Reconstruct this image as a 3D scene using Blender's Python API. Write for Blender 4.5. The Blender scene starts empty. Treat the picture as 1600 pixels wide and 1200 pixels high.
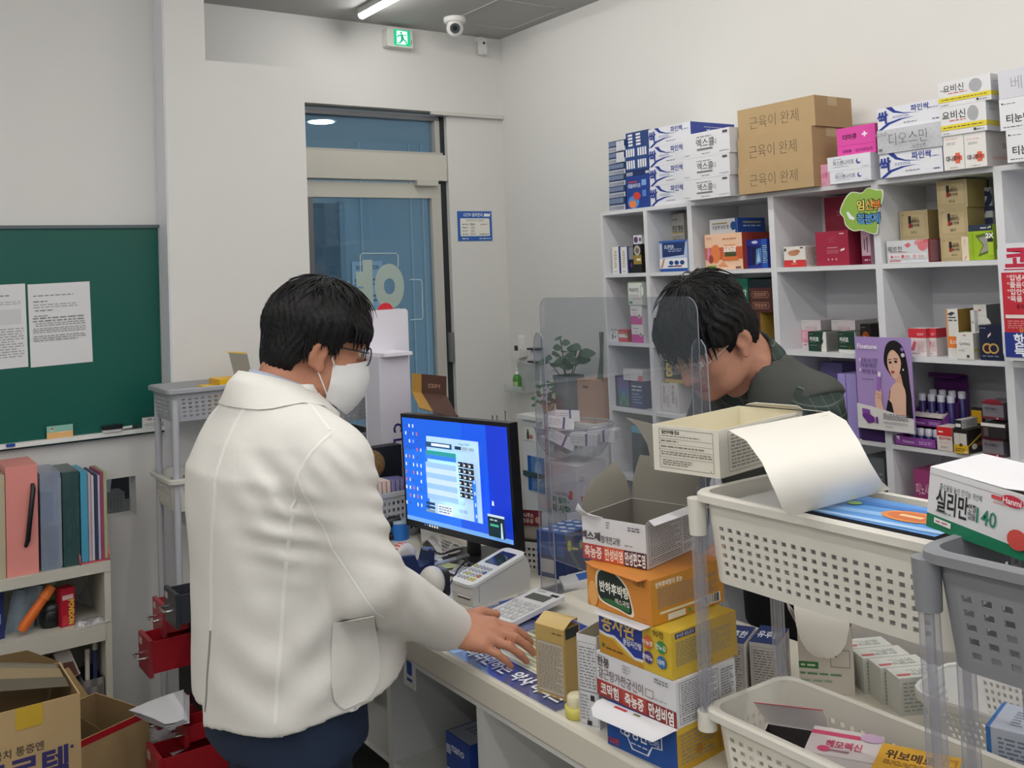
import bpy, bmesh, math, random
import numpy as np
from mathutils import Vector as V, Matrix as Mx
random.seed(7)
SC = bpy.context.scene
COL = SC.collection
# ---------------------------------------------------------------- camera (solved from the room's vanishing lines)
F, CX, CY = 1542.2, 800., 361.5
YAW, PIT, ROL = np.radians([34.759, 2.546, -2.314])
def _rot():
    f = np.array([math.sin(YAW)*math.cos(PIT), math.cos(YAW)*math.cos(PIT), math.sin(PIT)])
    r = np.array([math.cos(YAW), -math.sin(YAW), 0]); u = np.cross(r, f)
    c, s = math.cos(ROL), math.sin(ROL)
    return np.stack([c*r+s*u, -(-s*r+c*u), f])
RM = _rot(); EYE = np.array([0, 0, 1.66])
def at(u, v, X=None, Y=None, Z=None):
    """world point seen at photo pixel (u,v) on the plane X=, Y= or Z= (survey of the room from the photograph)"""
    d = RM.T @ np.array([(u-CX)/F, (v-CY)/F, 1.])
    i, q = (0, X) if X is not None else (1, Y) if Y is not None else (2, Z)
    return V(EYE + d*(q-EYE[i])/d[i])
cd = bpy.data.cameras.new('camera'); cam = bpy.data.objects.new('camera', cd); COL.objects.link(cam)
m = Mx.Identity(4)
for i in range(3):
    m[i][0] = RM[0][i]; m[i][1] = -RM[1][i]; m[i][2] = -RM[2][i]; m[i][3] = EYE[i]
cam.matrix_world = m
cd.sensor_width = 36; cd.lens = F/1600*36; cd.shift_y = -(600-CY)/1600; cd.clip_start = .02; cd.clip_end = 60
SC.camera = cam
# ---------------------------------------------------------------- light and exposure
SC.view_settings.view_transform = 'Standard'; SC.view_settings.look = 'None'
SC.view_settings.gamma = 1; SC.view_settings.use_curve_mapping = False
SC.view_settings.exposure = 0.0
W = bpy.data.worlds.new('world'); SC.world = W; W.use_nodes = True
W.node_tree.nodes['Background'].inputs[0].default_value = (.86, .93, 1, 1)
W.node_tree.nodes['Background'].inputs[1].default_value = .55
ZC = 3.02          # ceiling height
# ---------------------------------------------------------------- materials
def lin(c):
    return tuple((x/12.92 if x <= .04045 else ((x+.055)/1.055)**2.4) for x in c)
def hx(s):
    s = s.lstrip('#')
    if len(s) == 3: s = ''.join(c*2 for c in s)
    return tuple(int(s[i:i+2], 16)/255 for i in (0, 2, 4))
_M = {}
def mat(col, rough=.5, metal=0, noise=0, scale=30, bump=0, spec=.5, trans=0, emit=0, alpha=1, ior=1.45, stretch=None, coat=0):
    key = (col, rough, metal, noise, scale, bump, spec, trans, emit, alpha, ior, stretch, coat)
    if key in _M: return _M[key]
    mt = bpy.data.materials.new('m_'+str(len(_M))); mt.use_nodes = True
    nt = mt.node_tree; b = nt.nodes['Principled BSDF']; c = lin(hx(col))+(1,)
    I = b.inputs
    I['Base Color'].default_value = c; I['Roughness'].default_value = rough; I['Metallic'].default_value = metal
    I['Specular IOR Level'].default_value = spec; I['IOR'].default_value = ior
    I['Transmission Weight'].default_value = trans; I['Alpha'].default_value = alpha; I['Coat Weight'].default_value = coat
    if emit: I['Emission Color'].default_value = c; I['Emission Strength'].default_value = emit
    if noise or bump:
        tc = nt.nodes.new('ShaderNodeTexCoord'); nz = nt.nodes.new('ShaderNodeTexNoise'); nz.inputs['Scale'].default_value = scale
        nz.inputs['Detail'].default_value = 4
        src = tc.outputs['Object']
        if stretch:
            mp = nt.nodes.new('ShaderNodeMapping'); mp.inputs['Scale'].default_value = stretch
            nt.links.new(src, mp.inputs['Vector']); src = mp.outputs['Vector']
        nt.links.new(src, nz.inputs['Vector'])
        if noise:
            mx = nt.nodes.new('ShaderNodeMix'); mx.data_type = 'RGBA'
            mx.inputs[6].default_value = tuple(x*(1-noise) for x in c[:3])+(1,)
            mx.inputs[7].default_value = tuple(min(1, x*(1+noise)) for x in c[:3])+(1,)
            nt.links.new(nz.outputs['Fac'], mx.inputs[0]); nt.links.new(mx.outputs[2], I['Base Color'])
        if bump:
            bp = nt.nodes.new('ShaderNodeBump'); bp.inputs['Strength'].default_value = bump; bp.inputs['Distance'].default_value = .01
            nt.links.new(nz.outputs['Fac'], bp.inputs['Height']); nt.links.new(bp.outputs['Normal'], I['Normal'])
    _M[key] = mt
    return mt
def clear(col='fafcff', a=.12, rough=.05):      # clear acrylic / glass sheet: see-through with a light reflection
    key = ('clear', col, a, rough)
    if key in _M: return _M[key]
    mt = bpy.data.materials.new('m_clear'); mt.use_nodes = True; nt = mt.node_tree
    for n in list(nt.nodes): nt.nodes.remove(n)
    o = nt.nodes.new('ShaderNodeOutputMaterial'); t = nt.nodes.new('ShaderNodeBsdfTransparent'); g = nt.nodes.new('ShaderNodeBsdfGlossy')
    d = nt.nodes.new('ShaderNodeBsdfDiffuse'); m1 = nt.nodes.new('ShaderNodeMixShader'); m2 = nt.nodes.new('ShaderNodeMixShader')
    fr = nt.nodes.new('ShaderNodeLayerWeight'); fr.inputs[0].default_value = .5
    pw = nt.nodes.new('ShaderNodeMath'); pw.operation = 'POWER'; pw.inputs[1].default_value = 3; ml = nt.nodes.new('ShaderNodeMath'); ml.operation = 'MULTIPLY_ADD'; ml.inputs[1].default_value = .5; ml.inputs[2].default_value = .035
    nt.links.new(fr.outputs['Facing'], pw.inputs[0]); nt.links.new(pw.outputs[0], ml.inputs[0])
    c = lin(hx(col))
    t.inputs[0].default_value = tuple(1-(1-x)*.35 for x in c)+(1,); g.inputs['Roughness'].default_value = rough
    d.inputs[0].default_value = c+(1,)
    m2.inputs[0].default_value = a
    nt.links.new(t.outputs[0], m2.inputs[1]); nt.links.new(d.outputs[0], m2.inputs[2])
    nt.links.new(ml.outputs[0], m1.inputs[0]); nt.links.new(m2.outputs[0], m1.inputs[1]); nt.links.new(g.outputs[0], m1.inputs[2])
    nt.links.new(m1.outputs[0], o.inputs[0])
    _M[key] = mt
    return mt
def card(c): return mat(c, .42) if isinstance(c, str) else c
# ---------------------------------------------------------------- mesh builder
_G = {}
def glyphs(s, bold=0):
    """outline letters of a string as flat triangles, unit height"""
    k = (s, bold)
    if k not in _G:
        cu = bpy.data.curves.new('t', 'FONT'); cu.body = s; cu.size = 1; cu.offset = bold; cu.resolution_u = 10 if s == '약' else 2
        o = bpy.data.objects.new('t', cu); me = o.to_mesh()
        vs = [(p.co.x, p.co.y) for p in me.vertices]; fs = [tuple(p.vertices) for p in me.polygons]
        o.to_mesh_clear(); bpy.data.objects.remove(o); bpy.data.curves.remove(cu)
        if vs:
            x0 = min(p[0] for p in vs); x1 = max(p[0] for p in vs); y0 = min(p[1] for p in vs); y1 = max(p[1] for p in vs)
        else: x0 = x1 = y0 = y1 = 0
        _G[k] = (vs, fs, x0, x1, y0, y1)
    return _G[k]
class MB:
    def __init__(s): s.v = []; s.f = []; s.m = []; s.sm = []; s.mats = []; s.T = None
    def mi(s, mt):
        mt = card(mt)
        if mt not in s.mats: s.mats.append(mt)
        return s.mats.index(mt)
    def add(s, vs, fs, mt, smooth=False):
        b = len(s.v); k = s.mi(mt)
        if s.T is not None: vs = [s.T @ V(p) for p in vs]
        s.v += [tuple(p) for p in vs]; s.f += [tuple(i+b for i in f) for f in fs]
        s.m += [k]*len(fs); s.sm += [smooth]*len(fs)
        return s
    def box(s, a, b, mt):
        (x0, y0, z0), (x1, y1, z1) = a, b
        return s.add([(x0,y0,z0),(x1,y0,z0),(x1,y1,z0),(x0,y1,z0),(x0,y0,z1),(x1,y0,z1),(x1,y1,z1),(x0,y1,z1)],
              [(0,3,2,1),(4,5,6,7),(0,1,5,4),(1,2,6,5),(2,3,7,6),(3,0,4,7)], mt)
    def rbox(s, a, b, r, mt, seg=3, axis=2):
        """box with rounded corners about one axis"""
        (x0, y0, z0), (x1, y1, z1) = a, b
        A = [(x0, x1), (y0, y1), (z0, z1)]; i, j = [k for k in range(3) if k != axis]
        pl = rrect(A[i][0], A[j][0], A[i][1], A[j][1], r, seg)
        def mk(p, w):
            q = [0, 0, 0]; q[i], q[j], q[axis] = p[0], p[1], w; return tuple(q)
        n = len(pl); vs = [mk(p, A[axis][0]) for p in pl]+[mk(p, A[axis][1]) for p in pl]
        fs = [tuple(range(n))[::-1], tuple(range(n, 2*n))]
        s.add(vs, fs, mt); s.add(vs, [(k, (k+1) % n, n+(k+1) % n, n+k) for k in range(n)], mt, True)
        return s
    def quad(s, p, mt): return s.add(p, [tuple(range(len(p)))], mt)
    def prism(s, poly, mt, dz, z=0):
        """flat outline in local XY pulled up by dz"""
        n = len(poly); vs = [(x, y, z) for x, y in poly]+[(x, y, z+dz) for x, y in poly]
        return s.add(vs, [tuple(range(n))[::-1], tuple(range(n, 2*n))]+[(k, (k+1) % n, n+(k+1) % n, n+k) for k in range(n)], mt)
    def sheet(s, rows, mt, t=0, smooth=True, closed=False):
        """grid of points (rows of equal length); t>0 gives it thickness along its normal"""
        R, C = len(rows), len(rows[0]); vs = [V(p) for r in rows for p in r]
        cc = C if closed else C-1
        fs = [(i*C+j, i*C+(j+1) % C, (i+1)*C+(j+1) % C, (i+1)*C+j) for i in range(R-1) for j in range(cc)]
        if t:
            nn = [V((0, 0, 0)) for _ in vs]
            for f in fs:
                n = (vs[f[2]]-vs[f[0]]).cross(vs[f[3]]-vs[f[1]])
                for i in f: nn[i] += n
            v2 = [p-n.normalized()*t for p, n in zip(vs, nn)]; N = len(vs)
            s.add(vs+v2, fs+[tuple(i+N for i in f[::-1]) for f in fs], mt, smooth)
            bd = []
            if not closed: bd += [(i*C, (i+1)*C) for i in range(R-1)]+[((i+1)*C+C-1, i*C+C-1) for i in range(R-1)]
            bd += [(j+1 if j+1 < C else 0, j) for j in range(cc)]+[((R-1)*C+j, (R-1)*C+(j+1) % C) for j in range(cc)]
            s.add(vs+v2, [(a, b, b+N, a+N) for a, b in bd], mt)
        else: s.add(vs, fs, mt, smooth)
        return s
    def tube(s, path, r, mt, n=8, cap=True):
        P = [V(p) for p in path]; rr = r if isinstance(r, (list, tuple)) else [r]*len(P); rows = []
        up = None
        for i, p in enumerate(P):
            d = (P[min(i+1, len(P)-1)]-P[max(i-1, 0)]).normalized()
            if up is None: up = d.orthogonal().normalized()
            a = (up-d*up.dot(d)).normalized(); b = d.cross(a); up = a
            rows.append([p+(a*math.cos(t)+b*math.sin(t))*rr[i] for t in [2*math.pi*k/n for k in range(n)]])
        s.sheet(rows, mt, closed=True)
        if cap: s.add(rows[0], [tuple(range(n))[::-1]], mt); s.add(rows[-1], [tuple(range(n))], mt)
        return s
    def lathe(s, prof, mt, n=20, c=(0, 0, 0), smooth=True):
        rows = [[(c[0]+r*math.cos(2*math.pi*k/n), c[1]+r*math.sin(2*math.pi*k/n), c[2]+z) for k in range(n)] for r, z in prof]
        s.sheet(rows, mt, closed=True, smooth=smooth)
        if prof[0][0] > 1e-5: s.add(rows[0], [tuple(range(n))[::-1]], mt)
        if prof[-1][0] > 1e-5: s.add(rows[-1], [tuple(range(n))], mt)
        return s
    def ball(s, c, r, mt, n=14, m=8):
        r = r if isinstance(r, (tuple, list)) else (r, r, r)
        rows = [[(c[0]+r[0]*math.sin(a)*math.cos(b), c[1]+r[1]*math.sin(a)*math.sin(b), c[2]-r[2]*math.cos(a)) for b in [2*math.pi*k/n for k in range(n)]] for a in [math.pi*(i+.001)/(m+.002) for i in range(m+1)]]
        return s.sheet(rows, mt, closed=True)
    def text(s, txt, O, U, W_, h, mt, al='c', bold=0, fit=None, sx=1):
        """letters on the plane at O with reading direction U and up direction W_; h = letter height"""
        vs, fs, x0, x1, y0, y1 = glyphs(txt, bold)
        if not vs: return s
        k = h/.74; kx = k*sx
        if fit: kx = min(kx, fit/max(1e-6, x1-x0))
        ox = {'l': x0, 'c': (x0+x1)/2, 'r': x1}[al]
        O, U, W_ = V(O), V(U), V(W_)
        return s.add([O+U*((x-ox)*kx)+W_*((y-.37)*k) for x, y in vs], fs, mt)
    def build(s, name, parent=None, origin=None, loc=None, rz=0, label=None, cat=None, group=None, kind=None, bevel=0):
        me = bpy.data.meshes.new(name); o = V(origin) if origin is not None else V((0, 0, 0))
        me.from_pydata([tuple(V(p)-o) for p in s.v], [], s.f)
        for mt in s.mats: me.materials.append(mt)
        me.polygons.foreach_set('material_index', s.m); me.polygons.foreach_set('use_smooth', s.sm); me.update()
        ob = bpy.data.objects.new(name, me); COL.objects.link(ob)
        ob.location = loc if loc is not None else o
        ob.rotation_euler = (0, 0, rz)
        if parent is not None:
            ob.parent = parent
            if origin is not None:
                q = parent
                while q is not None: o = o-V(q.location); q = q.parent
                ob.location = o
        tag(ob, label, cat, group, kind)
        if bevel:
            b = ob.modifiers.new('bevel', 'BEVEL'); b.width = bevel; b.segments = 2; b.limit_method = 'ANGLE'
        return ob
def tag(o, label=None, cat=None, group=None, kind=None):
    for k, q in (('label', label), ('category', cat), ('group', group), ('kind', kind)):
        if q: o[k] = q
def empty(name, loc, label, cat, group=None, rz=0):
    o = bpy.data.objects.new(name, None); COL.objects.link(o); o.location = loc; o.rotation_euler = (0, 0, rz); o.empty_display_size = .05
    tag(o, label, cat, group); return o
def rrect(x0, y0, x1, y1, r, seg=4):
    r = min(r, (x1-x0)/2, (y1-y0)/2); out = []
    for cx, cy, a0 in ((x1-r, y0+r, -90), (x1-r, y1-r, 0), (x0+r, y1-r, 90), (x0+r, y0+r, 180)):
        for k in range(seg+1):
            a = math.radians(a0+90*k/seg); out.append((cx+r*math.cos(a), cy+r*math.sin(a)))
    return out
def circ(cx, cy, r, n=20, ry=None): return [(cx+r*math.cos(2*math.pi*k/n), cy+(ry or r)*math.sin(2*math.pi*k/n)) for k in range(n)]
class Face:
    """a rectangle on which print is laid out: u right, v up, both 0..1"""
    def __init__(s, mb, O, U, Wd, w, h): s.mb, s.O, s.U, s.W, s.w, s.h = mb, V(O), V(U).normalized(), V(Wd).normalized(), w, h; s.N = s.U.cross(s.W); s.k = 1
    def pt(s, u, v): return s.O+s.U*(u*s.w)+s.W*(v*s.h)+s.N*(.00025*s.k)
    def draw(s, items):
        for it in items:
            t = it[0]; mb = s.mb
            if t == 'r': _, u0, v0, u1, v1, c = it; mb.quad([s.pt(u0, v0), s.pt(u1, v0), s.pt(u1, v1), s.pt(u0, v1)], c)
            elif t == 'p': mb.quad([s.pt(*q) for q in it[1]], it[2])
            elif t == 'c':
                _, u, v, r, c = it[:5]; a = r*s.h/s.w
                mb.quad([s.pt(u+a*math.cos(q), v+r*math.sin(q)) for q in [2*math.pi*k/20 for k in range(20)]], c)
            elif t == 'e':
                _, u, v, ru, rv, c = it
                mb.quad([s.pt(u+ru*math.cos(q), v+rv*math.sin(q)) for q in [2*math.pi*k/24 for k in range(24)]], c)
            elif t == 'o':
                _, u0, v0, u1, v1, c, th = it; a = th*s.h/s.w
                for r in ((u0, v0, u1, v0+th), (u0, v1-th, u1, v1), (u0, v0, u0+a, v1), (u1-a, v0, u1, v1)):
                    mb.quad([s.pt(r[0], r[1]), s.pt(r[2], r[1]), s.pt(r[2], r[3]), s.pt(r[0], r[3])], c)
            elif t == 'l':       # small print: rows of short dashes
                _, u0, v0, u1, v1, n, c = it; dh = (v1-v0)/n
                for i in range(n):
                    u = u0; e = u1-(random.random()*.3*(u1-u0) if i % 3 == 2 else 0)
                    while u < e:
                        q = min(e, u+random.uniform(.25, .9)*dh*3*s.h/s.w)
                        a, b = v1-dh*(i+.72), v1-dh*(i+.28)
                        mb.quad([s.pt(u, a), s.pt(q, a), s.pt(q, b), s.pt(u, b)], c); u = q+dh*.5*s.h/s.w
            elif t == 't':       # text: string, u, v, height (of face height), colour, align, bold, max width
                _, tx, u, v, hh, c = it[:6]; al = it[6] if len(it) > 6 else 'c'; bd = it[7] if len(it) > 7 else 0; ft = it[8] if len(it) > 8 else None
                mb.text(tx, s.pt(u, v), s.U, s.W, hh*s.h, c, al, bd, ft*s.w if ft else None)
            elif t == 'bars':    # bar code
                _, u0, v0, u1, v1 = it; u = u0; mb.quad([s.pt(u0, v0), s.pt(u1, v0), s.pt(u1, v1), s.pt(u0, v1)], 'f4f2ee'); s.k += 1
                n = 18; du = (u1-u0)/n
                for i in range(1, n-1):
                    wq = du*random.choice((.3, .5, .8)); mb.quad([s.pt(u0+i*du, v0+.1*(v1-v0)), s.pt(u0+i*du+wq, v0+.1*(v1-v0)), s.pt(u0+i*du+wq, v1-.05*(v1-v0)), s.pt(u0+i*du, v1-.05*(v1-v0))], '222222')
            s.k += 1
def faces_of(mb, w, d, h):
    return {'F': Face(mb, (0,0,0), (1,0,0), (0,0,1), w, h), 'R': Face(mb, (w,0,0), (0,1,0), (0,0,1), d, h), 'L': Face(mb, (0,d,0), (0,-1,0), (0,0,1), d, h),
            'T': Face(mb, (0,0,h), (1,0,0), (0,1,0), w, d), 'B': Face(mb, (w,d,0), (-1,0,0), (0,0,1), w, h)}
def carton(name, label, w, d, h, loc, rz, col, dec={}, cat='box', group=None, side=None, top=None, parent=None):
    """closed carton: front face along local x at y=0"""
    mb = MB(); c = card(col); sd = card(side) if side else c; tp = card(top) if top else c
    vs = [(0,0,0),(w,0,0),(w,d,0),(0,d,0),(0,0,h),(w,0,h),(w,d,h),(0,d,h)]
    mb.add(vs, [(0,3,2,1),(0,1,5,4),(2,3,7,6)], c); mb.add(vs, [(1,2,6,5),(3,0,4,7)], sd); mb.add(vs, [(4,5,6,7)], tp)
    fc = faces_of(mb, w, d, h)
    for k, it in dec.items():
        for q in k: fc[q].draw(it)
    o = mb.build(name, parent, loc=loc, rz=rz, label=label, cat=None if parent else cat, group=group)
    return o
# ================================================================ the room
YB, XW, XS = 4.66, 3.19, 2.90
wallm = mat('dbdad6', .75, noise=.02, scale=3, bump=.02)
wallm2 = mat('dcdbd8', .7, noise=.02, scale=2.5)
white = mat('e4e3df', .45)
def struct(name, mb, **k): return mb.build(name, kind='structure', **k)
struct('floor', MB().box((-3, -3.5, -.05), (XW+.1, YB+4, 0), mat('8f8b84', .35, noise=.12, scale=6)))
struct('ceiling', MB().box((-3, -3.5, ZC), (XW+.1, YB+.12, ZC+.05), mat('acaca9', .85, noise=.02, scale=2)))
struct('wall_right', MB().box((XW, -3.5, 0), (XW+.1, YB+.12, ZC), wallm))
struct('wall_left', MB().box((-3.1, -3.5, 0), (-3, 4.0, ZC), wallm))
# back wall with a door opening
DL, DR, DT = 1.62, 2.822, 2.575
mb = MB(); mb.box((DR, YB, 0), (XW, YB+.12, DT), wallm); mb.box((DR, YB-.012, DT), (XW, YB+.12, ZC), wallm)
mb.box((.9, YB-.012, DT), (DR, YB+.12, ZC), wallm); mb.box((.9, YB, 0), (DL, YB+.12, DT), wallm)
struct('wall_back', mb)
struct('trim_1', MB().box((DR-.11, YB-.03, DT-.02), (XW-.002, YB-.012, DT), mat('cfcdc7', .5)))
# ceiling hatch line
p = [at(735, 33, Z=ZC), at(742, 24, Z=ZC), at(800, 30, Z=ZC), at(768, 52, Z=ZC)]
x0, x1, y0, y1 = 2.72, 3.12, 3.95, 4.42
mb = MB(); 
for a, b in (((x0, y0), (x1, y0+.008)), ((x0, y1-.008), (x1, y1)), ((x0, y0), (x0+.008, y1)), ((x1-.008, y0), (x1, y1))): mb.box((a[0], a[1], ZC-.003), (b[0], b[1], ZC), mat('b4b4ae', .6))
struct('trim_2', mb)
# board wall (left of picture) with a pass-through niche
YL = 3.85
NX0, NX1, NZ0, NZ1 = .79, .93, .83, .975
mb = MB()
mb.box((-3, YL, NZ1), (1.07, YL+.1, ZC), wallm2); mb.box((-3, YL, 0), (1.07, YL+.1, NZ0), wallm2)
mb.box((-3, YL, NZ0), (NX0, YL+.1, NZ1), wallm2); mb.box((NX1, YL, NZ0), (1.07, YL+.1, NZ1), wallm2)
struct('wall_front', mb)
# strip and half-height partition beside the door
YP = 3.72
pb = at(262, 300, Y=YP).x; pm = at(320, 60, Y=YP).x; pr = at(475, 130, Y=YP).x; pz = at(400, 101, Y=YP).z
mb = MB(); mb.box((pb, YP, 0), (pm, YP+.14, ZC), wallm2); mb.box((pm, YP, 0), (pr, YP+.14, pz), wallm2)
struct('wall_partition', mb)
struct('trim_3', MB().box((pb-.004, YP+.004, 0), (pb, YL, ZC), mat('e4e5ec', .4)))
# ================================================================ ceiling lamps (linear tubes)
LAMPS = [(2.2, 3.16, 2.5), (2.2, .2, 2.5), (2.2, -2.4, 1.8), (1.15, 1.4, 2.5), (1.15, -1.5, 2.5), (.1, 1.4, 2.5), (.1, -1.5, 2.5), (-1.1, 1.4, 2.5), (-1.1, -1.5, 2.5), (-2.2, .2, 2.5)]  # past the first tube, unseen rows added and spread to fill shadows
LAMPSTR = 40
for lx, ly, ll in LAMPS:
    vis = (lx, ly) == (2.2, 3.16)
    e = empty('ceiling_lamp', (lx, ly, ZC), 'slim white tube lamp on the ceiling in front of the green exit sign' if vis else 'added unseen tube lamp on the ceiling over the counter and room behind the viewer', 'ceiling lamp', None if vis else 'added tube lamps overhead')
    MB().box((-.022, -ll/2, -.03), (.022, ll/2, 0), mat('c9c9c6', .4)).build('housing', e)
    pr_ = [(.019*math.cos(t), -.03-.022*math.sin(t)) for t in np.linspace(0, math.pi, 9)]
    mb = MB(); mb.sheet([[(x, -ll/2, z) for x, z in pr_], [(x, ll/2, z) for x, z in pr_]], mat('fffcf8', .4, emit=LAMPSTR))
    for y in (-ll/2, ll/2): mb.add([(x, y, z) for x, z in pr_], [tuple(range(9)) if y < 0 else tuple(range(9))[::-1]], mat('e8e6e0', .4))
    mb.build('diffuser', e)
# ================================================================ glass door, corridor beyond
alu = mat('b9b7b0', .35, metal=.3); alud = mat('77777a', .35, metal=.3); panel = mat('cbc8bd', .4)
GY = YB+.055
d = empty('door_1', (2.2, YB+.05, 0), None, None); d['kind'] = 'structure'
def dbox(name, x0, z0, x1, z1, y0, y1, mt): return MB().box((x0, y0, z0), (x1, y1, z1), mt).build(name, d, origin=(x0, y0, z0))
dbox('transom_panel', DL, 2.195, DR-.006, 2.337, YB+.005, YB+.1, panel)
dbox('transom_rail', DL, 2.337, DR-.02, 2.352, YB+.02, YB+.1, alu)
dbox('head_rail', DL, 2.53, DR-.02, 2.555, YB+.03, YB+.1, alud)
dbox('transom_stile', DR-.06, 2.352, DR-.03, 2.53, YB+.03, YB+.1, alu)
dbox('jamb', DR-.03, 0, DR, 2.555, YB+.03, YB+.115, mat('2b2d30', .5))
dbox('closer', 2.62, 2.165, 2.75, 2.195, YB-.01, YB+.03, mat('c4c1b8', .4))
lx0, lx1 = DL+.36, DR-.035
dbox('top_rail', lx0, 2.1, lx1, 2.18, YB+.03, YB+.08, panel)
dbox('right_stile', lx1-.06, 0, lx1, 2.1, YB+.03, YB+.08, mat('c3c1ba', .35)); dbox('left_stile', lx0, 0, lx0+.05, 2.1, YB+.03, YB+.08, alud)
dbox('hinge', DR-.028, 1.2, DR-.008, 1.36, YB-.006, YB+.03, mat('8a8c90', .3, metal=.7))
glass = clear('7fb0cc', .14, .02)
def tint(a):
    mt = glass.copy(); return mt
dbox('transom_pane', DL, 2.352, DR-.06, 2.53, GY+.01, GY+.016, glass)
dbox('door_pane', lx0+.05, .1, lx1-.06, 2.1, GY, GY+.006, glass)
fro = mat('b9cbc3', .8)
mb = MB(); ty = GY-.002
mb.add([], [], fro)
A_ = at(556, 425, Y=ty); B_ = at(634, 520, Y=ty)
mb.text('약', ((A_.x+B_.x)/2, ty, (A_.z+B_.z)/2), (-1, 0, 0), (0, 0, 1), A_.z-B_.z, fro, 'c', .05, fit=B_.x-A_.x)
wl = mat('cfe0e4', .7)
def pxline(*pts):
    q = [at(u, v, Y=ty) for u, v in pts]; mb.tube([(p.x, ty, p.z) for p in q], .003, wl, 4)
pxline((563, 430), (563, 399), (566, 396), (619, 396), (622, 399), (622, 417)); pxline((525, 460), (525, 444), (528, 441), (546, 441))
pxline((640, 437), (657, 437), (659, 440), (661, 496), (659, 499), (641, 500))
mb.build('door_lettering', d, origin=(2.2, GY, 1.5))
# corridor
CYB = 8.4
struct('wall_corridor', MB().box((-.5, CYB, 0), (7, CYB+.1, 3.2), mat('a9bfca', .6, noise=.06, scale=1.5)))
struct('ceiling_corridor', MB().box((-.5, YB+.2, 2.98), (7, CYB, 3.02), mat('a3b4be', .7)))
mb = MB(); q = [at(x, y, Y=CYB) for x, y in ((470, 318), (531, 318), (531, 520), (470, 520))]
mb.box((q[0].x, CYB-.04, .6), (q[1].x, CYB-.001, q[0].z), mat('2c4050', .2)); mb.box((q[0].x, CYB-.045, 1.66), (q[1].x, CYB-.04, 1.69), mat('70899a', .4))
mb.box((q[1].x-.03, CYB-.05, .6), (q[1].x+.02, CYB-.001, q[0].z+.02), mat('8aa2b0', .4)); struct('window_1', mb)
mb = MB()
for x in (565, 643, 662): p = at(x, 400, Y=CYB-.005); mb.box((p.x, CYB-.012, 0), (p.x+.018, CYB-.001, 2.97), mat('c6d6dc', .5))
struct('trim_4', mb)
a = at(550, 409, Y=CYB-.02); b = at(600, 486, Y=CYB-.02); w, h = b.x-a.x, a.z-b.z
carton('information_sign', 'pale blue information sign seen through the glass door', w, .015, h, (a.x, CYB-.018, b.z), 0, 'd4ecff', {'F': [('t', 'INFORMATION', .5, .88, .09, '22405a', 'c', .03, .75),
    ('t', '5F', .2, .6, .14, '22405a', 'c', .03), ('t', '4F', .2, .28, .14, '22405a', 'c', .03), ('l', .38, .5, .95, .68, 2, '3f627c'), ('l', .38, .18, .95, .36, 2, '3f627c')]}, cat='sign')
p = at(502, 190, Z=2.97)
e = empty('corridor_lamp', (p.x, p.y, 2.98), 'round downlight glowing above the glass door', 'ceiling lamp'); MB().lathe([(.12, -.012), (.12, 0)], mat('d8e2e4', .4), 28).build('trim_ring', e)
MB().lathe([(.0, -.016), (.1, -.016), (.1, -.012)], mat('eafcfa', .4, emit=45), 28).build('lens', e)
for x_, y_ in ((5.0, 6.2), (.5, 6.6)):  # extra downlights out of sight, added to brighten the corridor
    e = empty('corridor_lamp', (x_, y_, 2.98), 'unseen round downlight added beyond the door wall to brighten the corridor', 'ceiling lamp', 'added hidden corridor downlights'); MB().lathe([(.12, -.012), (.12, 0)], mat('d8e2e4', .4), 28).build('trim_ring', e); MB().lathe([(.0, -.016), (.1, -.016), (.1, -.012)], mat('eafcfa', .4, emit=45), 28).build('lens', e)
# ================================================================ signs and devices on the back wall
a, b = at(714, 330, Y=YB), at(769, 376, Y=YB); w, h = b.x-a.x, a.z-b.z
carton('camera_notice', 'blue framed camera surveillance notice right of the glass door', w, .003, h, (a.x, YB-.0035, b.z), 0, '2d63b4', {'F': [('t', 'CCTV 설치안내', .45, .88, .1, 'f2f5fa', 'c', .02, .55), ('p', [(.76, .82), (.94, .82), (.97, .95), (.93, .91), (.78, .93)], 'f2f5fa'),
    ('p', rrect(.07, .16, .93, .76, .03, 2), 'eceae2'), ('t', '영상정보처리기기 설치운영', .5, .69, .055, '444444', 'c', 0, .5)]
    + [('l', .12, .2+.11*i, .28, .26+.11*i, 1, '777777') for i in range(4)] + [('t', t, .42, .23+.11*i, .055, '444444') for i, t in enumerate(('연락처', '24시', '24시', '방범용'))] + [('l', .62, .2, .9, .25, 1, '555555'), ('l', .65, .53, .85, .58, 1, 'b06060')]
    + [('r', .1, .19+.11*i, .9, .192+.11*i, 'bbbbb4') for i in range(5)] + [('l', .1, .04, .28, .11, 1, 'dfe8f5'), ('l', .6, .04, .95, .11, 1, 'dfe8f5')]}, cat='notice')
a, b = at(604, 42, Y=YB-.07), at(645, 76, Y=YB-.07); ew, eh = b.x-a.x, a.z-b.z
e = empty('exit_sign', (a.x, YB-.012, b.z), 'lit green running man exit sign high above the glass door', 'exit sign')
MB().rbox((0, -.06, 0), (ew, 0, eh), .01, mat('d8d8d2', .4), axis=1).build('casing', e)
mb = MB(); f = Face(mb, (ew*.26, -.0605, eh*.09), (1, 0, 0), (0, 0, 1), ew*.64, eh*.84)
eg, ew_, eb = mat('12a06c', .3, emit=1.1), mat('c6f3ea', .3, emit=1.2), mat('0c8c5e', .3, emit=.9)
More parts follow.
